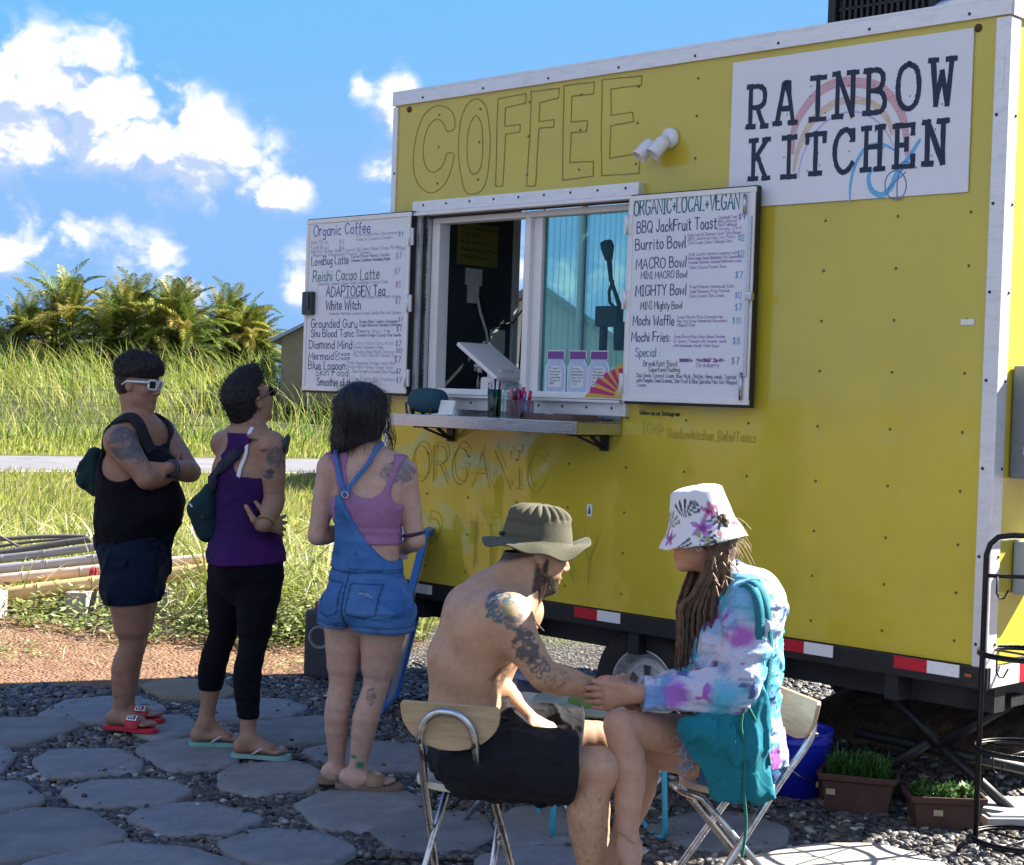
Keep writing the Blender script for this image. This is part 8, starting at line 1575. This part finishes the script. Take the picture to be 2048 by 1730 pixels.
# =================================================== the seated man: bare back, olive sun hat
def person_sunhat():
    T_, root = person('shirtless bearded man sitting on a wooden chair in an olive bucket hat and black shorts', 4.9, 960, 1800)
    root[:] = (A3(on_ground(1000, 1860, 0.0))); T_.location = root; f = Fig(4.9, root); J = f.J
    a = R(24); Fw = np.array([math.cos(a), math.sin(a), 0]); Lf = np.array([-Fw[1], Fw[0], 0])
    fl = Field((-.36, 4.45, .0), (.50, 5.36, 1.12), .0048)
    pel, low, mid, up, sho = J(945, 1508), J(928, 1425), J(932, 1325), J(965, 1240), J(1003, 1195)
    fl.econe('t', pel, (.160, .105), low, (.150, .092), Lf); fl.econe('t', low, (.150, .092), mid, (.165, .100), Lf); fl.econe('t', mid, (.165, .100), up, (.185, .098), Lf); fl.econe('t', up, (.185, .098), sho, (.150, .070), Lf, k=.05)
    fl.cone('t', J(985, 1200), .065, J(1045, 1165), .058, k=.06)
    shR, shL = J(1010, 1236, -.150), J(1040, 1222, .17); fl.cone('t', shR, .056, J(985, 1215), .075, k=.07); fl.cone('t', shL, .062, J(990, 1215), .075, k=.06); fl.ell('t', J(965, 1265, -.12), (.07, .05, .09), k=.05); fl.cone('t', J(1030, 1180, -.03), .05, shR+np.array([-.01, .01, .004]), .046, .06); fl.ell('t', up-Fw*.075-Lf*.085+np.array([0, 0, -.01]), (.035, .05, .075), k=.04); fl.ell('t', J(1000, 1290, -.02), (.05, .10, .07), k=.05)
    elR, wrR = J(1088, 1352, -.20), J(1208, 1380, -.07); arm(fl, shR, elR, wrR, 'aR', fat=1.06, k=.03); hand(fl, wrR, (.86, .25, -.25), (.1, -.75, .6), 1, 'aR', 1.02, curl=(.3, .35, .4, .4))
    elL, wrL = J(988, 1372, .14), J(1052, 1432, .02); arm(fl, shL, elL, wrL, 'aL', fat=1.1); hand(fl, wrL, (.72, -.1, -.42), (.3, -.5, .85), -1, 'aL', 1.0, curl=(.3, .35, .4, .45))
    hc = J(1072, 1100); p, ax = head(fl, hc, (.93, .26, -.20), (.14, .05, 1), 1.0); fl.cone('head', p(-.035, 0, -.055), .058, J(1020, 1188), .066, .03); fl.cone('head', p(.0, 0, -.09), .040, J(1035, 1200), .05, .03)
    hR, hL = J(950, 1515, -.12), J(965, 1490, .12); kR, kL = J(1190, 1540, -.22), J(1192, 1480, .20); anR, anL = J(1182, 1790, -.20), J(1195, 1700, .24)
    leg(fl, hR, kR, anR, 'lR', (-.95, -.2, 0), fat=1.05, thigh=1.0); leg(fl, hL, kL, anL, 'lL', (-.95, -.2, 0), fat=1.05, thigh=1.0); fl.ell('lR', kR+np.array([.018, 0, .005]), (.055, .055, .06), k=.03)
    foot(fl, anR, anR+np.array([.25, .05, 0]), 'lR', 1.05, .03); foot(fl, anL, anL+np.array([.25, .08, 0]), 'lL', 1.05, .03)
    fl.ell('beard', p(.030, 0, -.080), (.064, .058, .048), list(ax), 0); fl.ell('beard', p(.066, 0, -.104), (.030, .030, .026), list(ax), .02)
    P = fl.pts().astype(np.float32); bd = fl.g['beard']+.010*(fbm(P, 90, 2)-.5) if False else fl.g['beard']
    F = fl.mix(['t', 'head', 'aR', 'aL', 'lR', 'lL'], .045, 't')
    # spine furrow down the back and a shoulder blade edge
    sp_ = [low-Fw*.095+np.array([0, 0, -.03]), low-Fw*.094, mid-Fw*.102, up-Fw*.100, sho-Fw*.068]; gd = np.full(F.shape, 9.0, np.float32); Xg = fl.grid()
    for a_, b_ in zip(sp_[:-1], sp_[1:]):
        ab = b_-a_; q_ = [Xg[i]-a_[i] for i in range(3)]; t_ = np.clip((q_[0]*ab[0]+q_[1]*ab[1]+q_[2]*ab[2])/(ab @ ab), 0, 1); gd = np.minimum(gd, np.sqrt(sum((q_[i]-ab[i]*t_)**2 for i in range(3))))
    F = (F+.0085*np.exp(-(gd/.016)**2)-.004*np.exp(-((gd-.045)/.022)**2)).astype(np.float32)
    def col(V):
        C = skin_base(V, TONE['m'], .10); C = C*(1-.10*np.clip((V[:, 2:3]-.95)*2, 0, 1)) 
        C = ink(C, V, J(998, 1212, -.19), (.046, .075, .055), (.02, .09, .13), 60, .55, .25, .9); C = ink(C, V, J(1030, 1235, -.22), (.03, .05, .045), (.05, .08, .10), 40, .6, .3, .8, 4); C = ink(C, V, J(1018, 1218, -.22), (.022, .05, .025), (.38, .30, .10), 26, .6, .4, .6, 9)
        C = ink(C, V, J(1054, 1290, -.25), (.052, .06, .062), (.045, .05, .052), 62, .58, .30, .88); C = ink(C, V, J(1080, 1330, -.26), (.045, .05, .05), (.05, .055, .055), 70, .5, .3, .8, 6); C = ink(C, V, J(1195, 1385, -.10), (.055, .07, .05), (.09, .08, .065), 46, .6, .35, .75); C = ink(C, V, J(1120, 1360, -.24), (.05, .06, .04), (.10, .075, .05), 90, .40, .3, .45)
        C = ink(C, V, J(985, 1340, -.10), (.05, .06, .06), (.10, .065, .045), 110, .5, .35, .75); C = ink(C, V, J(1000, 1355, -.05), (.04, .08, .05), (.10, .065, .045), 120, .5, .35, .7)
        q = V-J(913, 1290, -.17); rr = np.linalg.norm(q*np.array([1, .3, 1]), axis=1); ring = np.clip(1-np.abs(rr-.019)/.0022, 0, 1)*.35*(np.abs(q[:, 1]) < .12); C = C*(1-ring[:, None])+np.array((.12, .08, .07))*ring[:, None]
        hair_l = np.clip((vnoise(V*np.array([1, 1, .3]), 160)-.62)*4, 0, 1)*(V[:, 2] < .47)*(V[:, 0] > .12)*.45; C = C*(1-hair_l[:, None])+np.array((.12, .07, .04))*hair_l[:, None]
        C = face_paint(C, V, p, ax, 1.0, lip=(.30, .12, .10))
        q = V-p(0, 0, 0); ff, ll, uu = q @ ax[0], np.abs(q @ ax[1]), q @ ax[2]
        reg = np.clip((.012-(ll-.058)*1.0)*0+1, 0, 1)*np.clip((-.058-uu+.9*np.maximum(0, .026-ff))/.014, 0, 1)*np.clip((uu+.145)/.01, 0, 1)*np.clip((ff+.016)/.012, 0, 1)*(np.linalg.norm(q, axis=1) < .16)
        mouth = np.clip(1-(((ff-.09)/.03)**2+(ll/.026)**2+((uu+.073)/.014)**2), 0, 1) > .05; reg = reg*(1-mouth*.9); tache = np.clip(1-(((ff-.092)/.02)**2+(ll/.032)**2+((uu+.055)/.008)**2), 0, 1)*1.5
        side = np.clip(1-(((ff-.020)/.012)**2+((uu+.045)/.035)**2), 0, 1)*(ll > .05)*1.1
        scalp = np.clip((uu+.012-.5*ff)/.014, 0, 1)*np.clip((.035-ff)/.02, 0, 1)*(np.linalg.norm(q, axis=1) < .16)*(1-.9*((np.abs(ff+.004) < .022) & (ll > .074)))
        m = np.clip(np.maximum(np.maximum(np.maximum(reg, tache), side), scalp)*(.62+.75*vnoise(V, 150)), 0, .95); return C*(1-m[:, None])+np.array((.022, .014, .010))*m[:, None]
    set_mask(F); bo = obj_from(F, fl, 'body', M_skin, T_, root, col); q1, q2, q3 = J(1120, 1358, -.22)-root, J(1200, 1560, -.2)-root, J(1195, 1650, -.2)-root
    strands(bo, 1500, (.006, .013), .0005, 'body_hair', M_fuzz, T_, 6, lambda V, N: (np.linalg.norm(V-q1, axis=1) < .13) | (np.linalg.norm(V-q2, axis=1) < .09) | (np.linalg.norm(V-q3, axis=1) < .13), lift=.45, jitter=.5, segs=2)
    strands(bo, 420, (.005, .010), .0007, 'beard', M_strand, T_, 7, lambda V, N: ((lambda q: ((q @ ax[2]) < -.055) & ((q @ ax[0]) > .025) & (np.linalg.norm(q, axis=1) < .15) & ((q @ ax[2]) > -.15))(V+root-p(0, 0, 0))), along=(.4, 0, -1), lift=.4, jitter=.6, segs=2)
    X, Y, Z = fl.grid(); lp = smin(np.minimum(fl.g['lRT'], fl.g['lLT']), fl.g['t'], .05)
    fold = .011*(vnoise(P*np.array([.6, 1, 1], np.float32), 9)-.5)+.009*np.sin(P[..., 0]*52+5*vnoise(P, 7)+P[..., 2]*20)*(vnoise(P, 6)-.25); axial = ((P-hR) @ unit(kR-hR)).astype(np.float32)
    s_ = lp-.016-np.clip(axial*.07, 0, .022)+fold-.016*crease(P, 8, (1.1, .8, .9), 4)-.008*crease(P, 17, (1, .7, 1), 9); s_ = smax(s_, X-(J(1150, 1540)[0]+.06*(Z-.40)+.02*np.sin(P[..., 1]*9)), .008); back_cut = ((P-J(915, 1452)) @ unit((-.55, -.1, .83))).astype(np.float32); s_ = smax(s_, back_cut, .008); s_ = smax(s_, .22-Z, .01)
    obj_from(s_.astype(np.float32), fl, 'shorts', M_cloth, T_, root, const((.014, .015, .019)))
    mb = MB(); wp = J(882, 1500, -.135); mb.box(Vector(wp-root), (.05, .004, .06), M=Matrix.Rotation(R(-28), 3, 'Y') @ Matrix.Rotation(R(-60), 3, 'Z'), bev=.002); mb.build('leather_patch', mat('tan_leather', (.30, .17, .085), rough=.7, noise=.15, nscale=40), T_)
    # hat: pleated crown, stitched brim drooping in waves
    hatm = mat_attr('olive_canvas', rough=.9, spec=.1, bump=.25, bscale=300, noise=.12, nscale=160, sheen=.1); hF, hS, hU = frame((.94, .26, -.10), (.10, .06, 1)); hp = p(-.004, 0, .028); n = 120; vs, C = [], []; prof = []
    for i in range(15): t = i/14; prof.append((.004+.086*math.sin(t*math.pi/2), .106-.040*(1-math.cos(t*math.pi/2))))
    for (r, z) in ((.0935, .054), (.0965, .040), (.101, .02), (.103, .004), (.106, -.002), (.112, -.006)): prof.append((r, z))
    for i in range(1, 14): t = i/13; prof.append((.112+.044*t, -.006-.014*t-.008*t*t))
    Rn = len(prof)
    for j, (r, z) in enumerate(prof):
        for k in range(n):
            th = 2*math.pi*k/n; b_ = max(0, r-.112)/.044; wv = b_*(.016*math.cos(2*th+.3)+.012*math.sin(3*th+1.2)+.006*math.sin(7*th)); side_dn = b_*-.004*(abs(math.sin(th))**2); front_up = b_*.022*max(0, math.cos(th))**2
            pl = .0035*math.sin(th*19)*(1 if 5 < j < 14 else .2)*(j < 15); rr_ = r*(1+.04*math.cos(2*th))*(1+.10*b_*math.cos(th)**2-.06*b_)+pl; q = hp+hF*rr_*math.cos(th)*.98+hS*rr_*math.sin(th)*.86+hU*(z+wv+side_dn+front_up+.006*mnoise.noise(Vector((th*2, z*20, 3)))*(j < 18)+.004*math.sin(th*19)*(4 < j < 14)); vs.append(q-root)
            st = .82 if (b_ > 0 and j % 2) else 1.0; seam = .75 if j in (15, 18, 20) else 1; C.append(np.array((.105, .100, .068))*st*seam)
    fs = [(j*n+k, j*n+(k+1) % n, (j+1)*n+(k+1) % n, (j+1)*n+k) for j in range(Rn-1) for k in range(n)]; hat = link('hat', mesh_np('hat', vs, fs, True, C), hatm, T_); md = hat.modifiers.new('thick', 'SOLIDIFY'); md.thickness = .0035; md.offset = -1
    for s in (-1, 1): tube_obj(catmull([p(.02, s*.072, -.02), p(.035, s*.060, -.11), p(.03, s*.03, -.19), J(1088, 1262, -.02)], 6), .0018, 'chin_cord', mat('brown_cord', (.10, .065, .04), rough=.8), T_, root, n=5)
    mb = MB(); mb.tube([Vector(p(-.125, -.01, .025)-root), Vector(p(-.105, -.012, .03)-root)], .006); mb.build('cord_toggle', M_black, T_)

# =================================================== the seated woman: flowered hat, dreadlocks, tie-dye hoodie
def person_hoodie():
    T_, root = person('woman with long dreadlocks sitting in a white flowered bucket hat and tie-dye hoodie', 4.9, 1400, 1800)
    root[:] = A3(on_ground(1380, 1860, 0)); T_.location = root; f = Fig(4.9, root); J = f.J
    a = R(188); Fw = np.array([math.cos(a), math.sin(a), 0]); Lf = np.array([-Fw[1], Fw[0], 0])
    fl = Field((.14, 4.36, 0), (.86, 5.30, 1.16), .0048)
    pel, wai, rib, sho = J(1478, 1500), J(1482, 1420), J(1482, 1310), J(1486, 1215)
    fl.econe('t', pel, (.160, .120), wai, (.128, .085), Lf); fl.econe('t', wai, (.128, .085), rib, (.138, .090), Lf); fl.econe('t', rib, (.138, .090), sho, (.140, .062), Lf, k=.05); fl.ell('t', J(1440, 1300, -.06), (.06, .06, .07), k=.04); fl.ell('t', J(1440, 1300, .06), (.06, .06, .07), k=.04); fl.cone('t', sho, .06, J(1455, 1165), .048, k=.05)
    shL, shR = J(1513, 1226, -.150), J(1480, 1225, .14); elL, wrL = J(1478, 1375, -.215), J(1272, 1388, -.165)
    fl.cone('t', shL, .054, sho, .055, k=.05); fl.cone('t', shR, .054, sho, .055, k=.05)
    arm(fl, shL, elL, wrL, 'aL', fat=.96); elR, wrR = J(1440, 1370, .12), J(1290, 1385, -.02); arm(fl, shR, elR, wrR, 'aR', fat=.96)
    # her left hand wraps the man's wrist from below, the right closes over it
    hand(fl, wrL, (-.97, .06, -.16), (.10, -.95, -.22), -1, 'aL', 1.0, curl=(.10, .16, .20, .24), spread=.06, tdir=(-.95, .0, .14)); hand(fl, J(1268, 1378, -.06), (-.93, -.18, .18), (-.1, -.5, .85), 1, 'aR', .95, curl=(.35, .4, .45, .5))
    hc = J(1404, 1062); p, ax = head(fl, hc, (-.97, .16, -.13), (.02, 0, 1), .95); fl.cone('head', p(-.03, 0, -.05), .048, J(1452, 1172), .052, .03)
    hL, hR = J(1470, 1510, -.10), J(1465, 1490, .08); kR, kL = J(1240, 1452, -.19), J(1285, 1500, -.02); anR, anL = J(1258, 1700, -.26), J(1232, 1720, .02)
    leg(fl, hR, kR, anR, 'lR', (.95, .1, 0), fat=.86, thigh=.95); leg(fl, hL, kL, anL, 'lL', (.95, .1, 0), fat=.88, thigh=1.0)
    foot(fl, anR, anR+np.array([.04, -.25, 0]), 'lR', .95, anR[2]-.10); foot(fl, anL, anL+np.array([-.1, -.2, 0]), 'lL', .95, .03)
    F = fl.mix(['t', 'head', 'aR', 'aL', 'lR', 'lL'], .02, 't')
    obj_from(F, fl, 'body', M_skin, T_, root, lambda V: face_paint(skin_base(V, TONE['w'], .08), V, p, ax, .95, lip=(.38, .13, .13)))
    X, Y, Z = fl.grid(); P = fl.pts().astype(np.float32)
    # hoodie
    fl.ell('hood', J(1524, 1195, .02), (.066, .120, .056), k=0); fl.ell('hood', J(1500, 1160, .0), (.070, .110, .035), k=.05); fl.ell('hood', J(1530, 1212, .0), (.046, .10, .050), k=.04)
    vL = unit(wrL-elL); sl = smin(fl.g['t'], fl.g['aL'], .04); sl = np.minimum(sl, smin(fl.g['t'], fl.g['aR'], .04)); along = ((P-elL) @ vL).astype(np.float32); L_ = np.linalg.norm(wrL-elL)
    fold = .010*(vnoise(P, 7)-.5)+.007*np.sin(P[..., 2]*48+P[..., 0]*30+6*vnoise(P, 5))*np.clip(vnoise(P, 5, 9)-.25, 0, 1)
    set_mask(np.minimum(F, fl.g['hood'])); hd = sl-.015-.012*crease(P, 8, (.8, 1, 1.2), 7)-.006*crease(P, 16, (.8, 1, 1.1), 2)-.010*np.clip(1-np.abs(along)/.12, 0, 1)+fold; hd = smin(hd, fl.g['hood']+.010*(vnoise(P, 14)-.5), .03)
    nearL = (np.linalg.norm(P-(wrL+elL)/2, axis=-1) < .24) & (P[..., 2] > .40); nearR = P[..., 0] < J(1330, 1300)[0]
    hd = np.where(P[..., 0] < J(1284, 1388, -.165)[0], .2, hd); hd = smax(hd, (J(1284, 1388, -.165)[0]-X).astype(np.float32), .006)
    cuff = np.abs(P[..., 0]-(J(1308, 1388, -.165)[0])) < .004; hd = hd+.006*cuff; hd = smax(hd, J(1490, 1520)[2]-Z, .01); nk = J(1440, 1150, 0); hd = smax(hd, -(np.sqrt((X-nk[0])**2+(Y-nk[1])**2+(Z-nk[2])**2)-.062), .01)
    def dye(V):
        Q = V+.10*(np.stack([fbm(V, 10, 3, 3), fbm(V, 10, 3, 7), fbm(V, 10, 3, 11)], -1)-.5); n1, n2, n3, n4 = fbm(Q, 7.5, 3, 21), fbm(Q, 8, 3, 42), fbm(Q, 9.5, 3, 63), fbm(Q, 10, 3, 84)
        C = np.tile((.50, .52, .66), (len(V), 1))
        for n, c_, t, s in ((n1, (.08, .40, .58), .46, .10), (n2, (.30, .45, .70), .54, .10), (n3, (.34, .10, .44), .66, .06), (n4, (.07, .12, .28), .66, .06)): m = np.clip((n-t)/s, 0, 1)[:, None]; C = C*(1-m)+np.array(c_)*m
        for (px, py, r, c_) in ((1345, 1385, .050, (.30, .08, .50)), (1480, 1270, .045, (.38, .06, .38)), (1445, 1330, .035, (.10, .20, .36)), (1500, 1195, .07, (.16, .45, .66)), (1440, 1385, .06, (.07, .42, .62)), (1530, 1420, .05, (.06, .10, .22)), (1300, 1390, .04, (.12, .28, .56)), (1545, 1330, .06, (.10, .40, .58)), (1425, 1300, .05, (.58, .60, .72))):
            e = np.linalg.norm((V-J(px, py, -.19))*np.array([1, .45, 1]), axis=1)/r; m = np.clip((1.15-e+.5*(fbm(V, 26, 2, px)-.5))*2.2, 0, 1)[:, None]*.85; C = C*(1-m)+np.array(c_)*m
        return C
    obj_from(hd.astype(np.float32), fl, 'hoodie', M_cloth, T_, root, dye)
    # cut-off denim shorts with a frayed hem
    s_ = smin(np.minimum(fl.g['lRT'], fl.g['lLT']), fl.g['t'], .04)-.014+.008*(vnoise(P, 16)-.5); s_ = smax(s_, (J(1390, 1480)[0]-X)+.25*(Z-.52)*0, .006); s_ = smax(s_, Z-.60, .01)
    obj_from(s_.astype(np.float32), fl, 'denim_shorts', M_cloth, T_, root, const((.05, .13, .30)))
    mb = MB(); rr = random.Random(9)
    for k in range(70): b_ = J(1392+rr.uniform(-6, 6), 1445+rr.random()*85, rr.uniform(-.19, -.10)); mb.tube([Vector(x-root) for x in catmull([b_, b_+np.array([-.03*rr.random()-.01, -.01, -.02*rr.random()]), b_+np.array([-.05*rr.random()-.015, -.015, -.05*rr.random()])], 3)], .0013, n=4)
    mb.build('frayed_hem', mat('denim_thread', (.22, .34, .50), rough=.9), T_)
    # bucket hat with printed hibiscus and palm leaves
    hF, hS, hU = frame((-.97, .16, -.20), (-.05, 0, 1)); hp = p(-.002, 0, .016); n = 220; prof = []; hs = 1.0
    for i in range(14): t = i/13; prof.append((.004+.066*t**.9, .118-.012*t**3))
    for i in range(1, 16): t = i/15; prof.append((.070+.022*t, .106-.096*t))
    for i in range(1, 16): t = i/15; prof.append((.092+.032*t, .010-.058*t))
    vs, C, UVs = [], [], []; acc = 0; lr, lz = prof[0]
    for j, (r, z) in enumerate(prof):
        acc += math.hypot(r-lr, z-lz); lr, lz = r, z; b_ = max(0, r-.106)/.05
        for k in range(n):
            th = 2*math.pi*k/n; w_ = b_*(.006*math.sin(3*th+.5)+.004*math.cos(5*th)); q = hp+hF*r*math.cos(th)*1.06*(1+.10*b_*math.cos(th))+hS*r*math.sin(th)*.98+hU*(z+w_+.004*mnoise.noise(Vector((math.cos(th)*3, math.sin(th)*3, z*20)))); vs.append(q-root); UVs.append((th, acc, r))
    UV = np.array(UVs); C = np.tile((.72, .72, .76), (len(UV), 1)); rr = np.random.default_rng(5); S_max = acc
    def wrapd(c_): d = (UV[:, 0]-c_[0]+np.pi) % (2*np.pi)-np.pi; return d*np.maximum(UV[:, 2], .03), UV[:, 1]-c_[1]
    leafc = [(th, s) for th, s in ((.35, .17), (1.1, .14), (2.35, .15), (2.0, .21), (1.45, .225), (3.3, .14), (4.3, .16), (5.4, .14), (.9, .24), (2.7, .24), (3.9, .24), (5.0, .23), (.2, .23))]
    for k, c_ in enumerate(leafc):   # palm leaf sprays: dark thin strips fanning out
        dx, dy = wrapd(c_); a_ = rr.uniform(0, 6.28); u, v = dx*math.cos(a_)+dy*math.sin(a_), -dx*math.sin(a_)+dy*math.cos(a_); ang = np.arctan2(v, u); rad = np.hypot(u, v); m = (np.abs(ang) < 1.1) & (rad < .055) & (np.sin(ang*17) > -.05) & (rad > .006); C[m] = (.06, .065, .08) if k % 3 else (.20, .25, .20)
    for k, (c_, sz, col_) in enumerate((((1.62, .178), .036, (.40, .10, .42)), ((1.95, .128), .028, (.45, .03, .16)), ((.62, .20), .026, (.42, .10, .30)), ((2.75, .185), .024, (.45, .10, .38)), ((4.1, .19), .03, (.42, .06, .26)), ((5.3, .19), .03, (.42, .08, .36)), ((3.3, .20), .026, (.45, .06, .25)), ((.05, .13), .026, (.42, .08, .30)))):
        dx, dy = wrapd(c_); ang = np.arctan2(dy, dx); rad = np.hypot(dx, dy); edge = sz*(.72+.28*np.cos(5*ang+k)); t = rad/edge; m = t < 1; vein = (np.cos(5*ang+k+np.pi) > .9) | (np.cos(25*ang) > .9); core = t < .35; cc = np.array(col_)*(1-.0)+0*C; light = np.clip(t, 0, 1)[:, None]*.45; cc = cc*(1-light)+np.array((.62, .48, .72))*light; cc[vein & (t < .9)] *= .55; cc[core] = np.array(col_)*.6; C[m] = cc[m]
    for k in range(26):   # small buds and dabs
        c_ = (rr.uniform(0, 6.28), rr.uniform(.10, S_max)); dx, dy = wrapd(c_); m = (dx/.007)**2+(dy/.010)**2 < 1; C[m] = ((.45, .20, .26), (.30, .36, .14), (.22, .22, .26))[k % 3]
    Rn = len(prof); fs = [(j*n+k, j*n+(k+1) % n, (j+1)*n+(k+1) % n, (j+1)*n+k) for j in range(Rn-1) for k in range(n)]; hat = link('hat', mesh_np('hat', vs, fs, True, C), mat_attr('printed_cotton', rough=.85, spec=.15, bump=.12, bscale=400, sheen=.1), T_); md = hat.modifiers.new('thick', 'SOLIDIFY'); md.thickness = .003; md.offset = -1
    # dreadlocks: each its own lumpy rope from under the hat down over the chest
    mb = MB(); rr = random.Random(12); cols = []; hv = []
    for k in range(92):
        sd_ = -1 if k % 4 == 0 else 1; th = rr.uniform(.18, 1.0)*math.pi*.5+.42; s0 = p(-.052+.036*rr.uniform(-1, 1), sd_*(.062+.018*rr.random())*(1 if True else 1), .035+rr.uniform(-.02, .02))
        endx = rr.uniform(1352, 1462); py_ = rr.uniform(1270, 1350) if endx < 1440 else rr.uniform(1210, 1300); dd = -.09+.05*rr.random() if sd_ > 0 else .03+.05*rr.random(); mx = max(1400+rr.uniform(0, 10), 1408+.62*(endx-1395)+rr.uniform(-8, 8))
        if sd_ < 0: endx = rr.uniform(1350, 1400); mx = endx+8
        e0 = J(endx, py_, dd); m1 = J(mx+14, 1150, -.085 if sd_ > 0 else .07); m2 = J(endx+4, 1215, dd-.01); path = catmull([s0, s0*.35+m1*.65, m1*.45+m2*.55, m2, (m2+e0)/2+np.array([rr.uniform(-.006, .006), 0, 0]), e0], 6); r0 = rr.uniform(.0042, .0072); N = len(path)
        mb.tube([Vector(q-root)+Vector((mnoise.noise(Vector((i*.5, k, 1)))*.003, mnoise.noise(Vector((i*.5, k, 5)))*.003, 0)) for i, q in enumerate(path)], [r0*(1-.45*(i/(N-1))**3)*(1+.18*math.sin(i*2.1+k)) for i in range(N)], n=7)
    hr = mb.build('dreadlocks', mat('dreadlock_hair', (.115, .070, .042), rough=.75, noise=.55, nscale=38, bump=.6, bscale=260), T_)
    mb = MB(); 
    for k in range(70):
        s0 = p(rr.uniform(-.09, -.02), .06*rr.choice((-1, 1)), rr.uniform(-.05, .03)); d = np.array([rr.uniform(.3, 1), rr.uniform(-.5, .3), rr.uniform(-.9, .25)]); L_ = rr.uniform(.03, .10); mb.tube([Vector(q-root) for q in catmull([s0, s0+d*L_*.5+np.array([0, 0, .01]), s0+d*L_+np.array([0, 0, -.02])], 4)], .0009, n=4)
    for k in range(16):
        s0 = J(rr.uniform(1420, 1470), rr.uniform(1100, 1190), -.12); d = np.array([rr.uniform(-.2, .6), -.2, rr.uniform(-1, -.1)]); mb.tube([Vector(q-root) for q in catmull([s0, s0+d*.02, s0+d*.045], 3)], [.0022]*7, n=4)
    mb.build('loose_hair', mat('pale_hair_strand', (.30, .20, .11), rough=.6), T_)  # loose strands, a lighter brown than the dreadlocks
    fl2 = Field(J(1404, 1100)-.16, J(1404, 1100)+.16, .005); fl2.ell('h', p(-.026, 0, .0), (.076, .074, .085), list(ax), 0); Q = fl2.pts(); ff = (Q-p(0, 0, 0)) @ ax[0]; uu = (Q-p(0, 0, 0)) @ ax[2]; hh = smax(fl2.g['h'], ff-.030, .01); fl2.ell('h2', p(-.05, 0, -.05), (.05, .066, .075), list(ax), 0); hh = smin(hh, fl2.g['h2'], .02); obj_from(hh.astype(np.float32), fl2, 'hair', bpy.data.materials['dreadlock_hair'], T_, root)
    w = p(.010, .081, -.05); tube_obj([w+.006*np.array([math.cos(t), 0, math.sin(t)]) for t in np.linspace(0, 6.283, 11)[:-1]], .0018, 'earring', M_steel, T_, root, n=5, closed=True)
    # anklet
    w = anR+np.array([0, 0, .035]); tube_obj([w+np.array([.036*math.cos(t), .034*math.sin(t), .006*math.sin(2*t)-.014*math.cos(t)]) for t in np.linspace(0, 6.283, 21)[:-1]], .0022, 'anklet', mat('plaited_cord', (.35, .22, .12), rough=.8), T_, root, n=5, closed=True)
    # teal cotton tote hanging from her shoulder
    b0 = J(1460, 1470, -.22); tb = thing('tote_bag', 'slack teal cotton tote bag hanging from the shoulder of the woman in tie-dye', 'bag', b0); bf = Field(J(1350, 1640, -.30)-.02, J(1565, 1260, -.06)+.02, .0045); Sx = np.array([1, 0, 0])
    bf.econe('b', J(1490, 1330, -.20), (.045, .024), J(1475, 1400, -.21), (.075, .036), Sx, 0); bf.econe('b', J(1475, 1400, -.21), (.078, .036), J(1455, 1475, -.215), (.120, .050), Sx, .03); bf.econe('b', J(1457, 1480, -.215), (.110, .050), J(1480, 1585, -.20), (.075, .030), Sx, .03); bf.ell('b', J(1405, 1455, -.225), (.07, .05, .045), k=.03); bf.econe('b', J(1508, 1390, -.18), (.040, .032), J(1520, 1595, -.18), (.034, .024), Sx, .02)
    Q = bf.pts(); bb = bf.g['b']-.013*crease(Q, 11, (1.3, 1, .28), 3)+.004+.007*np.sin(Q[..., 0]*105+5*vnoise(Q*np.array([1, 1, .4]), 6)+Q[..., 2]*14)*(.2+.8*vnoise(Q, 5, 3))+.010*(vnoise(Q*np.array([1, 1, .22]), 17)-.5); bb = smax(bb, (J(1480, 1597)[2]-.10*(Q[..., 0]-J(1480, 1597)[0])-Q[..., 2]), .006)
    obj_from(bb.astype(np.float32), bf, 'bag_body', M_cloth, tb, b0, const((.014, .185, .245)), relax=1)
    tealm = mat('teal_cotton', (.014, .17, .22), rough=.9, noise=.15, nscale=60, bump=.3, bscale=200); Fh = hd
    for pts in ([(1462, 1215, -.08), (1474, 1183, -.13), (1492, 1168, -.17), (1508, 1180, -.225), (1518, 1215, -.245), (1520, 1270, -.24), (1517, 1330, -.225), (1510, 1395, -.215)], [(1470, 1212, -.07), (1484, 1178, -.13), (1502, 1164, -.17), (1520, 1180, -.222), (1533, 1225, -.235), (1537, 1290, -.22), (1533, 1350, -.205), (1526, 1410, -.20)]):
        P_ = [f.J(*q) for q in catmull(pts, 5)]; band(P_, [np.array([.25 if i > len(P_)*.4 else -.1, -1 if i > len(P_)*.4 else -.3, .15 if i > len(P_)*.4 else 1]) for i in range(len(P_))], .026, .004, 'strap', tealm, tb, b0)
    grn = mat('green_cord', (.01, .15, .11), rough=.85, noise=.2, nscale=80)
    tube_obj(catmull([J(1492, 1395, -.255), J(1482, 1450, -.27), J(1490, 1500, -.26), J(1488, 1580, -.25), J(1492, 1650, -.24), J(1484, 1715, -.24)], 6), .0045, 'drawcord', grn, tb, b0, n=6); tube_obj(catmull([J(1490, 1400, -.255), J(1510, 1440, -.25), J(1530, 1475, -.22), J(1540, 1530, -.2)], 6), .0045, 'drawcord', grn, tb, b0, n=6)
    mb = MB(); mb.box((0, 0, 0), (.014, .003, .022), M=Matrix.Rotation(.5, 3, 'Y')); mb.build('label_tag', M_refw, tb, Vector(J(1480, 1362, -.262)-b0))

person_folded_arms(); person_racerback(); person_overalls(); person_sunhat(); person_hoodie()
